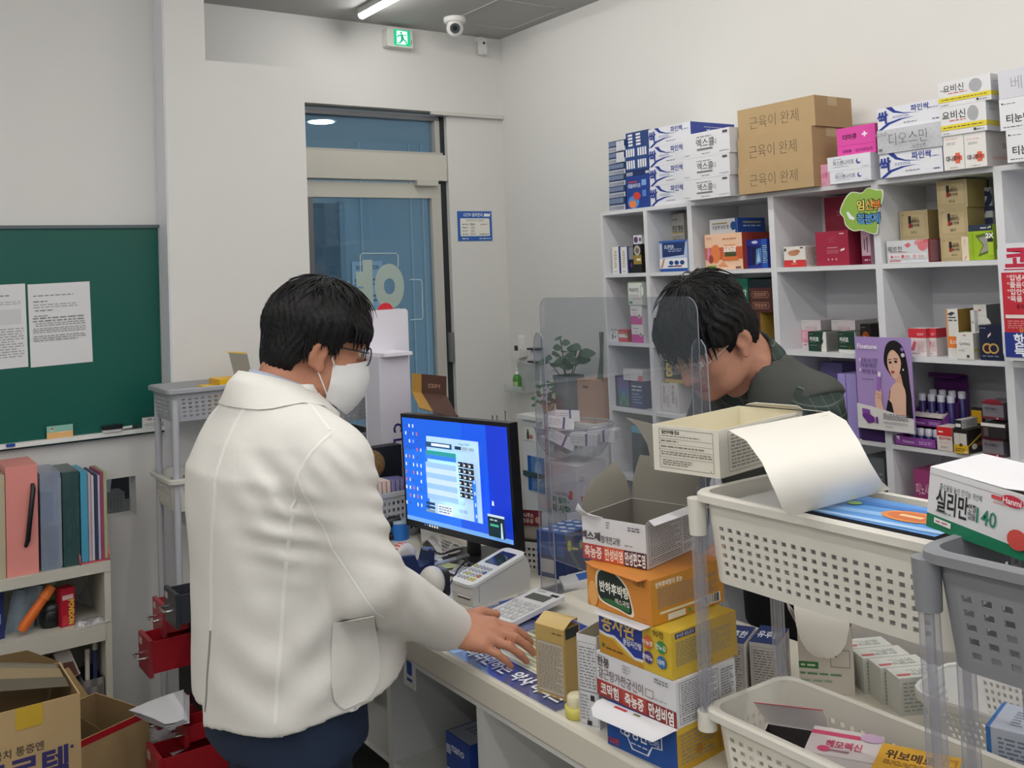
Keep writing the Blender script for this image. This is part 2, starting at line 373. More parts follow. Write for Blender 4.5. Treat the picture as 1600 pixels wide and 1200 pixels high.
f.draw([('r', 0, 0, 1, 1, eg), ('r', .18, .08, .82, .92, ew_), ('c', .45, .8, .075, eb), ('p', [(.4, .7), (.56, .72), (.62, .42), (.44, .4)], eb), ('p', [(.4, .7), (.22, .62), (.2, .5), (.27, .5), (.3, .58), (.45, .62)], eb),
    ('p', [(.54, .7), (.72, .62), (.78, .68), (.74, .72), (.68, .69), (.56, .74)], eb), ('p', [(.44, .42), (.56, .42), (.5, .24), (.36, .12), (.2, .12), (.2, .19), (.34, .2)], eb), ('p', [(.5, .44), (.62, .42), (.76, .3), (.8, .1), (.72, .1), (.68, .26), (.54, .34)], eb), ('p', [(.6, 0), (1, 0), (1, .3)], eg)])
mb.build('lit_panel', e)
MB().box((ew*.93, -.063, eh*.25), (ew*.96, -.06, eh*.3), mat('444444')).box((ew*.93, -.063, eh*.35), (ew*.96, -.06, eh*.4), mat('444444')).build('test_button', e)
p = at(695, 35, Z=ZC)
e = empty('dome_camera', (p.x, p.y-.1, ZC), 'white dome security camera on the ceiling', 'security camera')
MB().lathe([(.0, -.026), (.055, -.026), (.058, -.02), (.058, 0)], white, 24).build('base', e)
MB().ball((0, 0, -.055), .045, white, 20, 12).build('housing', e)
dv = (V((0, 0, 1.66))-V((p.x, p.y, ZC-.055))).normalized()
mb = MB(); c0 = V((0, 0, -.055)); mb.tube([c0+dv*.04, c0+dv*.047], [.027, .024], mat('33353a', .3), 18); mb.tube([c0+dv*.046, c0+dv*.049], .012, mat('0c0c10', .1), 14); mb.build('lens', e)
p = at(751, 72, Y=YB-.05)
e = empty('motion_sensor', (p.x, YB-.012, p.z), 'small white motion sensor on the wall in the ceiling corner', 'sensor')
MB().rbox((-.02, -.07, -.05), (.02, -.04, .035), .008, white, axis=1).build('housing', e); MB().box((-.012, -.05, .03), (.012, 0, .05), white).build('bracket', e)
MB().lathe([(0, 0), (.007, 0), (.007, .003), (0, .003)], mat('222226', .2), 12).build('lens', e, loc=(0, -.0715, .01)).rotation_euler = (math.pi/2, 0, 0)
# ================================================================ green board
green = mat('06584c', .38, noise=.1, scale=2.2)
BX0, BX1, BZ0, BZ1 = -1.6, 1.052, 1.15, 1.905
e = empty('green_board', (0, YL, BZ0), 'large dark green notice board on the left wall', 'notice board')
MB().box((BX0, YL-.012, BZ0), (BX1-.012, YL, BZ1-.012), green).build('board_panel', e, origin=(0, YL, BZ0))
mb = MB(); fm = mat('b5bab8', .3, metal=.4); mb.box((BX0, YL-.022, BZ1-.012), (BX1, YL, BZ1), mat('59656a', .4)); mb.box((BX1-.024, YL-.02, BZ0), (BX1-.008, YL, BZ1-.012), fm); mb.box((BX1-.008, YL-.022, BZ0), (BX1+.003, YL, BZ1), mat('0c3a34', .4)); mb.build('frame', e, origin=(0, YL, BZ0))
mb = MB(); mb.box((BX0, YL-.035, BZ0-.016), (BX1-.004, YL, BZ0), mat('e6e6e2', .35)); mb.box((BX0, YL-.02, BZ0-.024), (BX1, YL, BZ0-.016), mat('0c3a34', .4)); mb.build('ledge', e, origin=(0, YL, BZ0))
paper = mat('dedee0', .6)
pl = [('l', .08, .84, .72, .87, 1, '888888'), ('l', .08, .77, .3, .8, 1, '777777'), ('l', .08, .70, .78, .76, 2, 'aaaaaa'), ('l', .1, .66, .4, .69, 1, '888888'), ('l', .08, .6, .3, .62, 1, '777777'), ('l', .06, .53, .88, .6, 2, '8a8a8a'), ('l', .1, .48, .9, .53, 2, '9a9a9a'), ('l', .06, .4, .9, .47, 3, '999999'), ('l', .06, .3, .9, .38, 3, '999999')]
a = at(46, 450, Y=YL-.014); b = at(143, 567, Y=YL-.014)
for k, (x0, lab) in enumerate(((a.x, 'white printed sheet pinned to the board, the right one of two'), (a.x-.213, 'white printed sheet pinned to the board, cut by the picture edge'))):
    mb = MB(); mb.box((0, -.0006, 0), (.205, 0, .292), paper); Face(mb, (0, -.0007, 0), (1, 0, 0), (0, 0, 1), .205, .292).draw(pl if k == 0 else [('r', .55, .52, .92, .7, 'cfcfd0'), ('l', .06, .75, .92, .8, 2, 'aaaaaa'), ('l', .06, .12, .95, .48, 12, 'a2a2a2'), ('l', .2, .85, .75, .88, 1, '777777')])
    mb.build('paper_sheet', loc=(x0, YL-.0125, b.z), rz=0, label=lab, cat='paper').rotation_euler = (0, -.02, 0)
def onledge(u0, u1, vt, name, lab, col, dec, cat, h=None, y=.03):
    a = at(u0, vt, Y=YL-y); b = at(u1, vt, Y=YL-y)
    return carton(name, lab, b.x-a.x, .0015, h or a.z-BZ0, (a.x, YL-y, BZ0+.0005), 0, col, {'F': dec}, cat=cat)
onledge(73, 114, 667, 'postcard', 'orange and teal card leaning on the board ledge', 'e9b878', [('r', 0, .5, 1, 1, '8cc3b4'), ('p', [(.3, .5), (.6, .35), (1, .5)], 'f0c890'), ('c', .2, .78, .09, 'd5533a'), ('r', .12, .6, .25, .68, 'e0d9c0')], 'card')
onledge(222, 263, 652, 'appointment_card', 'white printed card at the right end of the board ledge', 'e0e0dc', [('t', 'VPT', .28, .7, .2, '333333', 'c', .03), ('l', .42, .6, .9, .78, 1, '555555'), ('l', .1, .1, .6, .4, 3, '999999'), ('t', 'N', .72, .25, .4, '555555'), ('r', 0, .93, 1, 1, '3a4a66')], 'card')
a = at(160, 672, Y=YL-.03); b = at(191, 672, Y=YL-.03)
e = empty('board_eraser', (a.x, YL-.03, BZ0+.0005), 'black board eraser on the board ledge', 'eraser'); w = b.x-a.x
MB().rbox((0, -.012, .0), (w, .02, .009), .008, mat('d4d4d2', .5)).build('felt', e); MB().rbox((-.001, -.014, .009), (w+.001, .02, .024), .01, mat('18181c', .3)).build('grip', e)
a = at(186, 675, Y=YL-.045); e = empty('marker_pen', (a.x, YL-.028, BZ0+.008), 'white marker pen lying on the board ledge beside the eraser', 'pen')
MB().tube([(.004, 0, 0), (.05, 0, .002)], .0055, mat('d8d8d6', .3), 10).build('barrel', e); MB().tube([(.05, 0, .002), (.07, 0, .003)], .006, mat('3a3a40', .4), 10).build('cap', e)
a = at(16, 691, Y=YL-.03); MB().rbox((-.014, -.005, -.004), (.014, .004, .007), .003, mat('1d4fa0', .4), axis=1).build('board_magnet', loc=(a.x, YL-.036, BZ0-.006), label='small blue magnet on the board ledge by the picture edge', cat='magnet')
# ================================================================ wall shelving with stock
LV = [1.93, 1.648, 1.342, 1.05, .75, .45, .12]; TH = .016
shw = mat('dcdde0', .4, noise=.012, scale=4)
def sy(u, X, z, v=400):
    for _ in range(5):
        p = at(u, v, X=X); v += (p.z-z)*F/max(1, p.length)
    return at(u, v, X=X).y
U_ = [(3.465, 2.902, 3.168), (2.902, 2.476, None), (2.476, 2.028, None), (2.028, 1.602, None), (1.602, 1.14, None)]
BACK = ['white two bay shelf unit nearest the corner, full of medicine boxes', 'white shelf unit behind the bending man', 'white shelf unit under the carton stack, behind the vest shoulder', 'white shelf unit holding the gold boxes', 'white shelf unit cut by the picture edge']
for (ya, yb, ym), lab in zip(U_, BACK):
    e = empty('shelf_unit', (XS, (ya+yb)/2, 0), lab, 'shelf unit', 'white shelf units along the wall')
    o = (XS, (ya+yb)/2, 0)
    for y in (ya-.013, yb): MB().box((XS, y, 0), (XW-.003, y+.013, LV[0]-TH), shw).build('side_panel', e, origin=o)
    if ym: MB().box((XS, ym-.011, .1), (XW-.012, ym+.011, LV[0]-TH), shw).build('divider', e, origin=o)
    MB().box((XW-.012, yb+.013, .0), (XW-.003, ya-.013, LV[0]-TH), mat('d2d3d8', .5)).build('back_panel', e, origin=o)
    for k, z in enumerate(LV):
        a, b = (yb+.013, ya-.013) if k else (yb, ya)
        MB().box((XS+(.002 if k else 0), a, z-TH), (XW-(.012 if k else .003), b, z), shw).build('shelf', e, origin=o)
    mb = MB()
    for y in (ya-.0131-.02,): mb.lathe([(.004, 0), (0, .001)], mat('6a6a70'), 8, (0, 0, 0))
CELLS = [(3.1805, 3.4505), (2.9165, 3.1555)]+[(b+.0145, a-.0145) for a, b, c in U_[1:]]
def S(name, label, u0, u1, vt, base, d, depth, col, dec={}, group=None, cat='box', **k):
    X = XS+d; zt = None; base += .0006
    h = .1
    for _ in range(3):
        y0 = sy(u0, X, base+h/2, vt); zt = at(u0, vt, X=X).z; h = zt-base
    y1 = sy(u1, X, base+h/2, vt)
    if base < 1.9 and d >= 0:
        for lo, hi in CELLS:
            if lo < (y0+y1)/2 < hi: y0, y1 = min(y0, hi), max(y1, lo)
    carton(name, label, y0-y1, depth, h, (X, y0, base), -math.pi/2, col, dec, cat, group, **k)
    return base+h
WB, NV, GY1 = 'dfe0e4', '27458f', 'bfc0c4'
T0, L1, L2, L3, L4 = LV[:5]
def lines(*a): return [('l',)+q for q in a]
# --- on top of the shelves
z = T0
for i, n in enumerate(('bottom', 'second', 'third', 'fourth', 'fifth', 'topmost')):
    vt = 328-17.6*(i+1)
    z = S('wrapped_pack', 'navy and white wrapped pack, %s of six at the left end' % n, 952-i*.2, 977, vt, z, .012, .1, '31476f', {'F':
        [('r', .02, .02, 1, .42, 'd4d6da')]+[('r', .05+.085*k, .06, .09+.085*k, .36, '4a5a78') for k in range(11)]+[('r', .04+.085*k, .55, .09+.085*k, .92, '8fa0be') for k in range(11)]+([('r', .52, .05, .98, .9, 'e9eaee')]+[('r', .52+.09*k, .05, .535+.09*k, .9, '31476f') for k in range(5)] if i > 3 else [])}, 'wrapped packs on the shelf top')
z = S('heart_picture_box', 'blue box with a glowing red heart picture on the shelf top', 979, 1015, 277, T0, .012, .12, '24418f', {'F': [('e', .3, .2, .24, .2, '4a8fd8'), ('e', .45, .38, .16, .12, 'd0433a'), ('e', .26, .14, .16, .12, 'e8824a'), ('t', '대웅바이오', .36, .7, .11, 'c9d4ea', 'c', .03, .55), ('r', .68, .68, .88, .86, '7fa6e0'), ('r', .7, .34, .86, .54, '5a86d0'), ('r', .1, .8, .5, .84, 'c04a50')]})
z = S('flat_navy_box', 'flat navy box with a grey label on top of the heart picture box', 978, 1014, 269, z, .014, .11, '1f2f66', {'F': [('r', .02, .1, .3, .8, '9aa0ac'), ('r', .85, .2, 1, .7, 'c8ccd4')]})
wb = lambda n, r: [('r', .03+.93*k/n, .18, .03+.93*k/n+.07, .86, 'e6e8ee') for k in range(n) if k != r]
z = S('wrapped_pack', 'blue wrapped pack with upright white bars, the lower one above the heart picture box', 978, 1013, 250, z, .012, .11, '2c4a86', {'F': wb(9, 4)}, 'barred packs on the shelf top')
z = S('wrapped_pack', 'blue wrapped pack with upright white bars, the upper one above the heart picture box', 977, 1013, 232, z, .012, .11, '2c4a86', {'F': wb(9, 4)}, 'barred packs on the shelf top')
S('wrapped_pack', 'blue wrapped pack with two ladders of white bars, topmost of its column', 978, 1013, 209, z, .02, .1, '2a4379', {'F': [('r', a, .08+.22*k, a+.2, .22+.22*k, 'e8eaf0') for a in (.1, .46) for k in range(4)]}, 'barred packs on the shelf top')
def swoosh(t2='파인싹', ex=.8):
    f = [('p', [(.14, 1), (.24, 1), (.3, .8), (.42, .66), (.68, .56), (.42, .61), (.26, .72)], '2b3f92'), ('p', [(0, 0), (.07, 0), (.2, .22), (.4, .36), (.6, .42), (.36, .41), (.16, .3)], '2b3f92'),
         ('l', .25, .45, .5, .58, 2, '7c86b4'), ('t', t2, ex-.12, .78, .24, '2b3f92', 'c', .02), ('l', ex, .64, ex+.15, .72, 1, '8088b0'), ('l', .42, .16, .64, .25, 1, '8a90a8'), ('l', .86, .12, .96, .22, 1, '666a88'), ('t', '싹', .09, .56, .44, '2b3f92', 'c', .04)]
    return f
z = T0
for i, n in enumerate(('bottom', 'second', 'third', 'topmost')):
    vt = (292, 262, 232, 203)[i]
    z = S('painkiller_carton', 'navy swoosh carton, %s of four left of the grey lettered cartons' % n, 1016-i*.8, 1079, vt, z, .015, .26, 'e2e3e9', {'F': swoosh(), 'R': [('r', 0, 0, 1, 1, '3a4b9c'), ('t', '파인싹', .5, .5, .26, 'eef0f8', 'c', .02, .5), ('l', .3, .72, .7, .8, 1, 'c8cee8')]}, 'swoosh cartons at the left')
z = T0
for i, n in enumerate(('bottom', 'middle', 'top')):
    vt = (283, 250, 212)[i]
    z = S('grey_lettered_carton', 'white carton with dark grey lettering, %s of the three beside the cardboard boxes' % n, 1068, 1140, vt, z, -.06, .2, 'e3e3e7', {'F': [('t', '엑스콜', .48, .56, .28, '3a3a3e', 'c', .01), ('t', '디', .68, .54, .2, '5a5a5e'), ('l', .3, .76, .62, .86, 1, '8a8a90'), ('r', .3, .26, .64, .34, '77777c'), ('l', .4, .08, .58, .16, 1, '8a8a90'), ('r', .86, .82, .96, .92, '55555a'), ('l', .78, .1, .98, .16, 1, '9a9aa0'), ('l', .02, .1, .14, .16, 1, '9a9aa0')], 'R': [('r', .0, .0, 1, 1, 'd3d3d8')]}, 'grey lettered cartons')
z = T0; kb = mat('b59a72', .8, noise=.06, scale=14)
for i, n in enumerate(('bottom', 'middle', 'top')):
    vt = (262, 217, 173)[i]
    z = S('cardboard_box', 'brown cardboard box with pen writing, %s of the three on the shelf top' % n, (1154, 1153, 1153)[i], (1271, 1269, 1273)[i], vt, z, -.04+.01*i, .25-.02*i, kb, {'F': [('t', ('근육이 완제', '근육이 완제', '근육이 완제')[i], .48, .46, .36, '6a5a44', 'c', -.012, .64)], 'R': [('r', .35, .7, .6, 1, 'b8a17c')]}, 'cardboard boxes on the shelf top', side=mat('a58a64', .8, noise=.06, scale=14))
z1 = S('small_pink_box', 'small pink box on the shelf top beside the lowest cardboard box', 1276, 1297, 259, T0, .0, .09, 'e9a9c4', {'F': [('t', '노스캔', .5, .5, .2, 'd0437a', 'c', .02, .6), ('l', .08, .84, .5, .9, 1, 'b8668a'), ('l', .08, .08, .6, .14, 1, 'b8668a')], 'R': [('r', 0, 0, 1, 1, 'd893b0')]})
z = T0
for i, n in enumerate(('lower', 'upper')):
    z = S('night_pill_carton', 'white carton with a blue crescent moon, the %s of two under the magenta box' % n, (1297, 1293)[i], (1361, 1360)[i], (269, 247)[i], z, -.03, .14, 'e1e2e8', {'F': [('t', '퍼스펜나이트', .38, .52, .28, '3f4a66', 'c', .01, .5), ('l', .14, .74, .34, .84, 1, '7a8098'), ('l', .14, .22, .5, .3, 1, '8a90a4'), ('c', .73, .52, .2, '4a5a9c'), ('c', .76, .6, .17, 'e1e2e8'), ('l', .82, .08, .96, .16, 1, '9a9ab0')], 'R': [('r', 0, 0, 1, 1, 'cfd0d8')]}, 'crescent moon cartons')
S('magenta_box', 'magenta box with a white cross on top of the two crescent moon cartons', 1308, 1368, 202, z, .0, .12, 'dc4fa6', {'F': [('t', '더마큐', .34, .66, .16, '3a1030', 'c', .03), ('r', .66, .66, .8, .72, 'f6e6f2'), ('r', .71, .6, .75, .78, 'f6e6f2'), ('t', '더마큐', .26, .16, .1, '5a1848', 'c', .02), ('l', .48, .1, .92, .22, 2, '7a2a64'), ('r', .02, .36, .98, .37, 'c84094')], 'R': [('r', 0, 0, 1, 1, 'b83a88')]})
z = S('painkiller_carton', 'white carton with navy swooshes and lettering, bottom of the stack under the pen marked carton', 1375, 1473, 242, T0, -.03, .2, 'e2e3e9', {'F': swoosh(), 'R': [('r', 0, 0, 1, 1, '3a4b9c')]}, 'swoosh cartons at the right')
z = S('pen_marked_carton', 'silver dotted carton with pen writing between two swoosh cartons', 1371, 1473, 205, z, -.035, .2, 'c9cacf', {'F': [('c', .05+.09*(k % 11)+(.045 if (k//11) % 2 else 0), .1+.16*(k//11), .03, 'b7b8be') for k in range(60)]+[('t', '디오스민', .52, .52, .44, '55565c', 'c', -.012, .58), ('l', .02, .72, .22, .86, 2, '8a8a90'), ('r', .06, .08, .12, .2, '77777c'), ('t', '('+'유한양행', .68, .12, .12, '44444a')]})
S('painkiller_carton', 'white carton with navy swooshes and a curled open lid, on the pen marked carton', 1371, 1471, 171, z, -.03, .2, 'e2e3e9', {'F': swoosh(), 'R': [('r', 0, 0, 1, 1, '3a4b9c')]}, 'swoosh cartons at the right')
zc_ = T0
for i, (u0, u1, n) in enumerate(((1474, 1506, 'left'), (1507, 1541, 'right'))):
    zc_ = S('red_cross_carton', 'white carton with an orange red cross, the %s one of the pair' % n, u0, u1, 209, T0, -.035, .15, 'e4e1de', {'F': [('l', .14, .8, .7, .84, 1, 'd07a60'), ('l', .2, .66, .6, .74, 2, '8a8a8a'), ('r', .58, .16, .8, .44, 'e2684c'), ('r', .48, .24, .9, .36, 'e2684c'), ('t', '대나큐아', .48, .3, .12, '333336', 'c', .02, .7), ('l', .3, .04, .7, .08, 1, '999999')], 'R': [('r', 0, 0, 1, 1, 'b9b5b4'), ('t', 'QU', .7, .62, .14, '333336'), ('l', .2, .2, .8, .3, 3, 'd08a78')]}, 'red cross cartons')
z = zc_
for i, n in enumerate(('lower', 'upper')):
    z = S('yellow_band_carton', 'white carton with a yellow band, %s of two above the red cross cartons' % n, (1470, 1466)[i], (1541, 1548)[i], (169, 130)[i], z, -.04, .14, 'e0e0e2', {'F': [('t', '요비신', .3, .7, .24, '2a2a2e', 'c', .01), ('l', .04, .6, .2, .7, 1, '999999'), ('l', .2, .46, .56, .54, 1, 'd0605a'), ('e', .72, .66, .12, .26, 'a9aaae'), ('r', 0, .18, 1, .36, 'e2d03e'), ('l', .06, .23, .94, .31, 1, '6a6228'), ('l', .05, .04, .2, .1, 1, '777777'), ('c', .75, .1, .05, '444444'), ('l', .78, .06, .94, .13, 1, '888888')], 'R': [('r', 0, 0, 1, 1, 'c0c2c8'), ('r', 0, .18, 1, .36, 'c8b838'), ('l', .1, .7, .6, .76, 1, '888888')]}, 'yellow band cartons')
z = T0
for i, n in enumerate(('bottom', 'middle', 'top')):
    z = S('bandage_carton', 'large white carton with black lettering cut by the picture edge, %s of its stack' % n, (1573, 1562, 1560)[i], (1660, 1650, 1650)[i], (204, 156, 112)[i], z, -.05, .2, ('e2e2e6', 'e2e2e6', 'd2d2da')[i], {'F': ([('t', '티눈밴드', .42, .35, .22, '232326', 'c', .02), ('l', .08, .8, .3, .86, 1, '888888'), ('l', .06, .06, .4, .12, 1, '555555'), ('c', .06, .84, .03, '333333')] if i < 2 else [('t', '베른', .45, .5, .4, '9a9aa6', 'c', -.01)])}, 'bandage cartons at the edge')
# --- first shelf
for i, (u0, u1) in enumerate(((957, 967), (970, 980))):
    S('slim_white_box', 'slim white box with gold upright lettering, the %s of two on the first shelf' % ('left', 'right')[i], u0, u1, 386, L1, .02, .12, 'e4e2de', {'F': [('l', .3, .2, .7, .86, 9, 'a08a50'), ('l', .3, .04, .7, .1, 1, '555555')], 'R': [('r', 0, 0, 1, 1, '2e4a9a')]}, 'slim white boxes')
S('black_grey_box', 'black box with a grey band beside the slim white boxes', 981, 990, 386, L1, .03, .1, '211d24', {'F': [('r', 0, .52, 1, 1, '8d8c90'), ('e', .6, .3, .2, .1, '6a3a6a')]})
z = S('black_gold_box', 'black and gold box with silver rings on the first shelf', 990, 1002.4, 382, L1, .02, .1, '1c1c1e', {'F': [('r', 0, .3, 1, .62, '9a8438'), ('e', .5, .78, .4, .18, 'b9b4a4'), ('e', .5, .78, .22, .1, '6a675e'), ('r', .4, .42, .9, .5, 'e8e2c8')]})
S('small_white_box', 'small white box with a dark violet picture on top of the black and gold box', 990, 1002.4, 368, z, .02, .1, 'dcdce2', {'F': [('e', .3, .5, .25, .35, '3a3a78'), ('e', .4, .5, .12, .2, '8a3a5a'), ('r', .7, .3, .95, .7, '555560')]})
S('tall_gold_box', 'tall grey box with a gold pattern behind the blue syringe box', 1050, 1070, 335, L1, .14, .08, 'bdb9ae', {'F': [('l', .1, .88, .5, .92, 1, '666666'), ('t', '정감 환원', .5, .74, .09, '3a3a3a', 'c', .02, .85), ('r', .08, .66, .95, .68, 'b09a40'), ('l', .1, .5, .9, .62, 3, '888888'), ('r', 0, 0, 1, .36, 'a8963c'), ('e', .3, .3, .26, .06, 'd8cc80'), ('e', .7, .24, .26, .06, 'c8ba60')]})
S('blue_supplement_box', 'blue and white box with three ringed pictures on the first shelf', 1031, 1074, 377, L1, .012, .1, 'b9cbe6', {'F': [('p', [(.1, .94), (.95, .94), (.88, .52), (.1, .46)], '243a70'), ('t', 'SUPER', .36, .8, .12, 'cdd6e2', 'c', .02), ('l', .32, .62, .8, .74, 2, 'aab6d0'), ('r', 0, .93, 1, 1, '3a62b0'), ('r', 0, .1, 1, .42, 'eef0f2'), ('p', [(.02, .12), (.1, .12), (.2, .42), (.14, .42)], 'd08a70'), ('r', 0, 0, 1, .1, '2c57a8')]+[('e', .42+.2*k, .28, .08, .07, '23458e') for k in range(3)]+[('r', .3, .15, .5, .19, '23458e'), ('r', .52, .15, .8, .19, '8a4a5a')]})
z = S('peach_box', 'peach coloured box with orange cartoon shapes on the first shelf', 1102, 1160, 367, L1, .02, .2, 'f0c7a8', {'F': [('r', 0, .28, 1, .62, 'cf6240'), ('e', .28, .44, .13, .26, 'e8834e'), ('e', .3, .62, .08, .08, 'e8834e'), ('e', .1, .42, .05, .22, 'd884a8'), ('e', .16, .3, .06, .12, 'a8483a'), ('p', [(.46, .24), (.9, .24), (.86, .38), (.5, .38)], 'e07a40'), ('r', .52, .36, .84, .68, 'e89048'), ('t', '도담도담', .68, .56, .14, 'f8f4ee', 'c', .06, .34), ('r', .54, .36, .84, .48, '4a5230'), ('r', .05, .02, .3, .12, '7a9a3a'), ('p', [(.34, .1), (.62, .1), (.48, .22)], 'e89a68'), ('l', .5, .82, .86, .88, 1, 'c0704a'), ('l', .05, .86, .2, .92, 2, 'd08a68'), ('r', .82, .03, .96, .07, '5a3a30')], 'R': [('r', 0, 0, 1, 1, '9e3f30')]})
S('white_blue_carton', 'white carton with a royal blue end lying on the peach box', 1109, 1152, 344, z, .03, .16, 'd9dadd', {'F': [('r', .08, .66, .64, .74, 'a08c3c'), ('t', '초임계 보장 환', .4, .44, .22, '33343a', 'c', .01, .6), ('e', .86, .48, .12, .34, 'd9dadd'), ('e', .86, .48, .1, .3, '24508e'), ('r', .93, 0, 1, 1, '28509e')], 'R': [('r', 0, 0, 1, 1, '28509e'), ('r', .2, .64, .85, .76, 'a8a070'), ('l', .2, .36, .85, .56, 1, 'b8c4e0')]})
e_z = S('blue_window_box', 'deep blue box with a cut out window beside the peach box', 1165, 1199.5, 375, L1, .045, .1, '2a3590', {'F': [('r', .1, .1, .9, .8, '1c2468'), ('r', .28, .14, .5, .72, '141a48'), ('p', [(.45, .12), (.72, .2), (.72, .7), (.5, .66)], '5a86b8'), ('p', [(.5, .2), (.66, .24), (.6, .6)], 'a8c8dc'), ('e', .45, .9, .14, .05, 'c8d0e8'), ('r', .74, 0, 1, 1, '1f56b4'), ('l', .8, .16, .98, .8, 9, 'b8cc9a')]})
for i, (u0, u1, d) in enumerate(((1225, 1258, .015), (1255, 1272, .1))):
    S('red_white_box', ('white and red box with a brown ginseng picture on the first shelf', 'white and red box standing behind the ginseng picture box')[i], u0, u1, (386, 389)[i], L1, d, .075, 'e6e1da', {'F': [('r', 0, 0, 1, .34, 'd23a3a'), ('e', .46, .68, .26, .14, 'c48a68'), ('e', .62, .76, .16, .08, 'b8805a'), ('e', .5, .3, .07, .1, 'e6e1da'), ('r', .03, .78, .13, .92, '55584a'), ('r', .78, .9, .94, .95, '444444'), ('l', .36, .12, .62, .18, 1, 'f0d0c8')], 'R': [('l', .1, .06, .9, .94, 16, '77726c'), ('r', 0, 0, .06, .3, 'c23a3a')]})
S('crimson_box', 'large crimson gift box with small white print in front', 1275, 1326, 363, L1, .02, .19, 'a32843', {'F': [('l', .4, .66, .6, .84, 4, 'b04a5c'), ('l', .36, .5, .66, .54, 1, 'f0dadf'), ('l', .34, .34, .7, .46, 3, 'c8808c'), ('p', [(.76, .4), (.88, .44), (.88, .5), (.76, .46)], 'eadfd8'), ('r', .74, .9, .88, .93, 'e8c8d0'), ('c', .38, .18, .03, 'd89aa4'), ('c', .5, .18, .03, 'd89aa4'), ('c', .62, .18, .03, 'd89aa4')], 'R': [('r', 0, 0, 1, 1, '8a1f39')]})
S('crimson_box', 'tall crimson box standing behind the large crimson gift box', 1290, 1340, 309, L1, .212, .06, '942540', {'F': [('l', .38, .7, .62, .8, 2, 'b0566a'), ('l', .38, .4, .62, .5, 2, 'b0566a')]})
S('pink_pouch_box', 'pale pink box with dark print squeezed in behind the green cloud sign', 1346, 1360, 358, L1, .06, .12, 'd5b2c4', {'F': [('r', 0, 0, 1, .24, '8a2446'), ('r', .3, .4, .4, .72, '4a3848'), ('r', .6, .34, .7, .76, '4a3848'), ('l', .3, .08, .9, .16, 1, 'e0c8d0')]})
def gold(lab, u0, u1, vt, base, d, dep=.1):
    return S('gold_box', lab, u0, u1, vt, base, d, dep, 'bdab84', {'F': [('o', .05, .06, .95, .94, '8c7a4c', .012), ('o', .1, .12, .9, .88, '8c7a4c', .008), ('c', .15, .86, .025, '6a7a3a'), ('r', .32, .56, .42, .82, '26221e'), ('r', .32, .4, .42, .56, '9c2a2c'), ('l', .46, .66, .66, .78, 2, '6a5c3c'), ('t', '에비다', .56, .62, .09, '3a3024', 'c', .02), ('t', '웅가차', .56, .48, .09, '3a3024', 'c', .02), ('l', .4, .2, .6, .3, 2, '6a5c3c')], 'R': [('r', 0, 0, 1, 1, 'a5925f'), ('r', .9, 0, .97, 1, '4a2422')]}, 'gold boxes')
zl = gold('gold box with a dark square emblem, half hidden behind the pale coral box', 1410, 1455, 376, L1, .15); z = gold('gold box with a dark square emblem, bottom of the right hand column', 1470, 1513, 372, L1, .06, .13)
gold('gold box with a pink sticker, directly above the pale coral box', 1406, 1450, 331, zl, .1, .13)
z = gold('gold box with a dark square emblem, middle of the right hand column', 1467, 1512, 327, z, .06, .13); gold('gold box with a dark square emblem, topmost of the right hand column', 1464, 1511, 284, z, .06, .13)
S('coral_flower_box', 'pale grey box with a coral flower and pink icons on the first shelf', 1386, 1450, 377, L1, .015, .09, 'd3d4d8', {'F': [('e', .84, .86, .16, .14, 'dc8a8e'), ('e', .88, .72, .12, .22, 'd87a80'), ('e', .96, .92, .06, .08, 'd0646c'), ('p', [(.44, .78), (.54, .9), (.6, .78), (.52, .66)], 'd86870'), ('t', '훼르친', .2, .62, .2, '3a3a3e', 'c', .0), ('r', .08, .48, .5, .5, 'a05a60'), ('r', .06, .18, .96, .4, 'e6e2e4'), ('r', .06, .08, .34, .12, 'd05a66'), ('p', [(.1, .2), (.18, .28), (.1, .36)], 'd05a66'), ('r', .36, .22, .43, .35, 'd05a66'), ('c', .68, .28, .07, 'd05a66'), ('c', .68, .28, .04, 'e6e2e4'), ('l', .2, .22, .32, .34, 2, 'a88a90'), ('l', .46, .22, .58, .34, 2, 'a88a90'), ('l', .78, .22, .92, .34, 2, 'a88a90')], 'R': [('r', 0, 0, 1, 1, '8a3a44'), ('l', .16, .05, .84, .95, 14, '8a8a92')]})
S('slim_cream_box', 'slim cream box with red strokes in front of the gold column', 1503, 1513, 370, L1, .015, .04, 'e3d3bd', {'F': [('p', [(.3, .05), (.45, .05), (.7, .2), (.6, .2)], 'c8504a'), ('l', .3, .6, .7, .9, 3, 'cfb898')]})
e_z = S('lime_display_box', 'lime green display box with a torn open front beside the gold boxes', 1514, 1552, 352, L1, .02, .12, '9ab92a', {'F': [('r', 0, .82, 1, 1, '2a3548'), ('l', .5, .86, .86, .94, 1, 'c8ccd0'), ('c', .9, .92, .03, 'b8d060'), ('p', [(.28, .7), (.95, .78), (.95, .24), (.36, .1), (.58, .42)], '5a6a2a'), ('p', [(.4, .62), (.9, .7), (.9, .28), (.44, .18), (.62, .42)], '9a9a90'), ('r', .78, .12, 1, .5, 'a8c63a'), ('r', .78, .5, 1, .6, '22282a'), ('t', '2X', .88, .68, .14, 'f0f0ea', 'c', .04), ('r', .15, 0, .17, .82, '86a424')]})
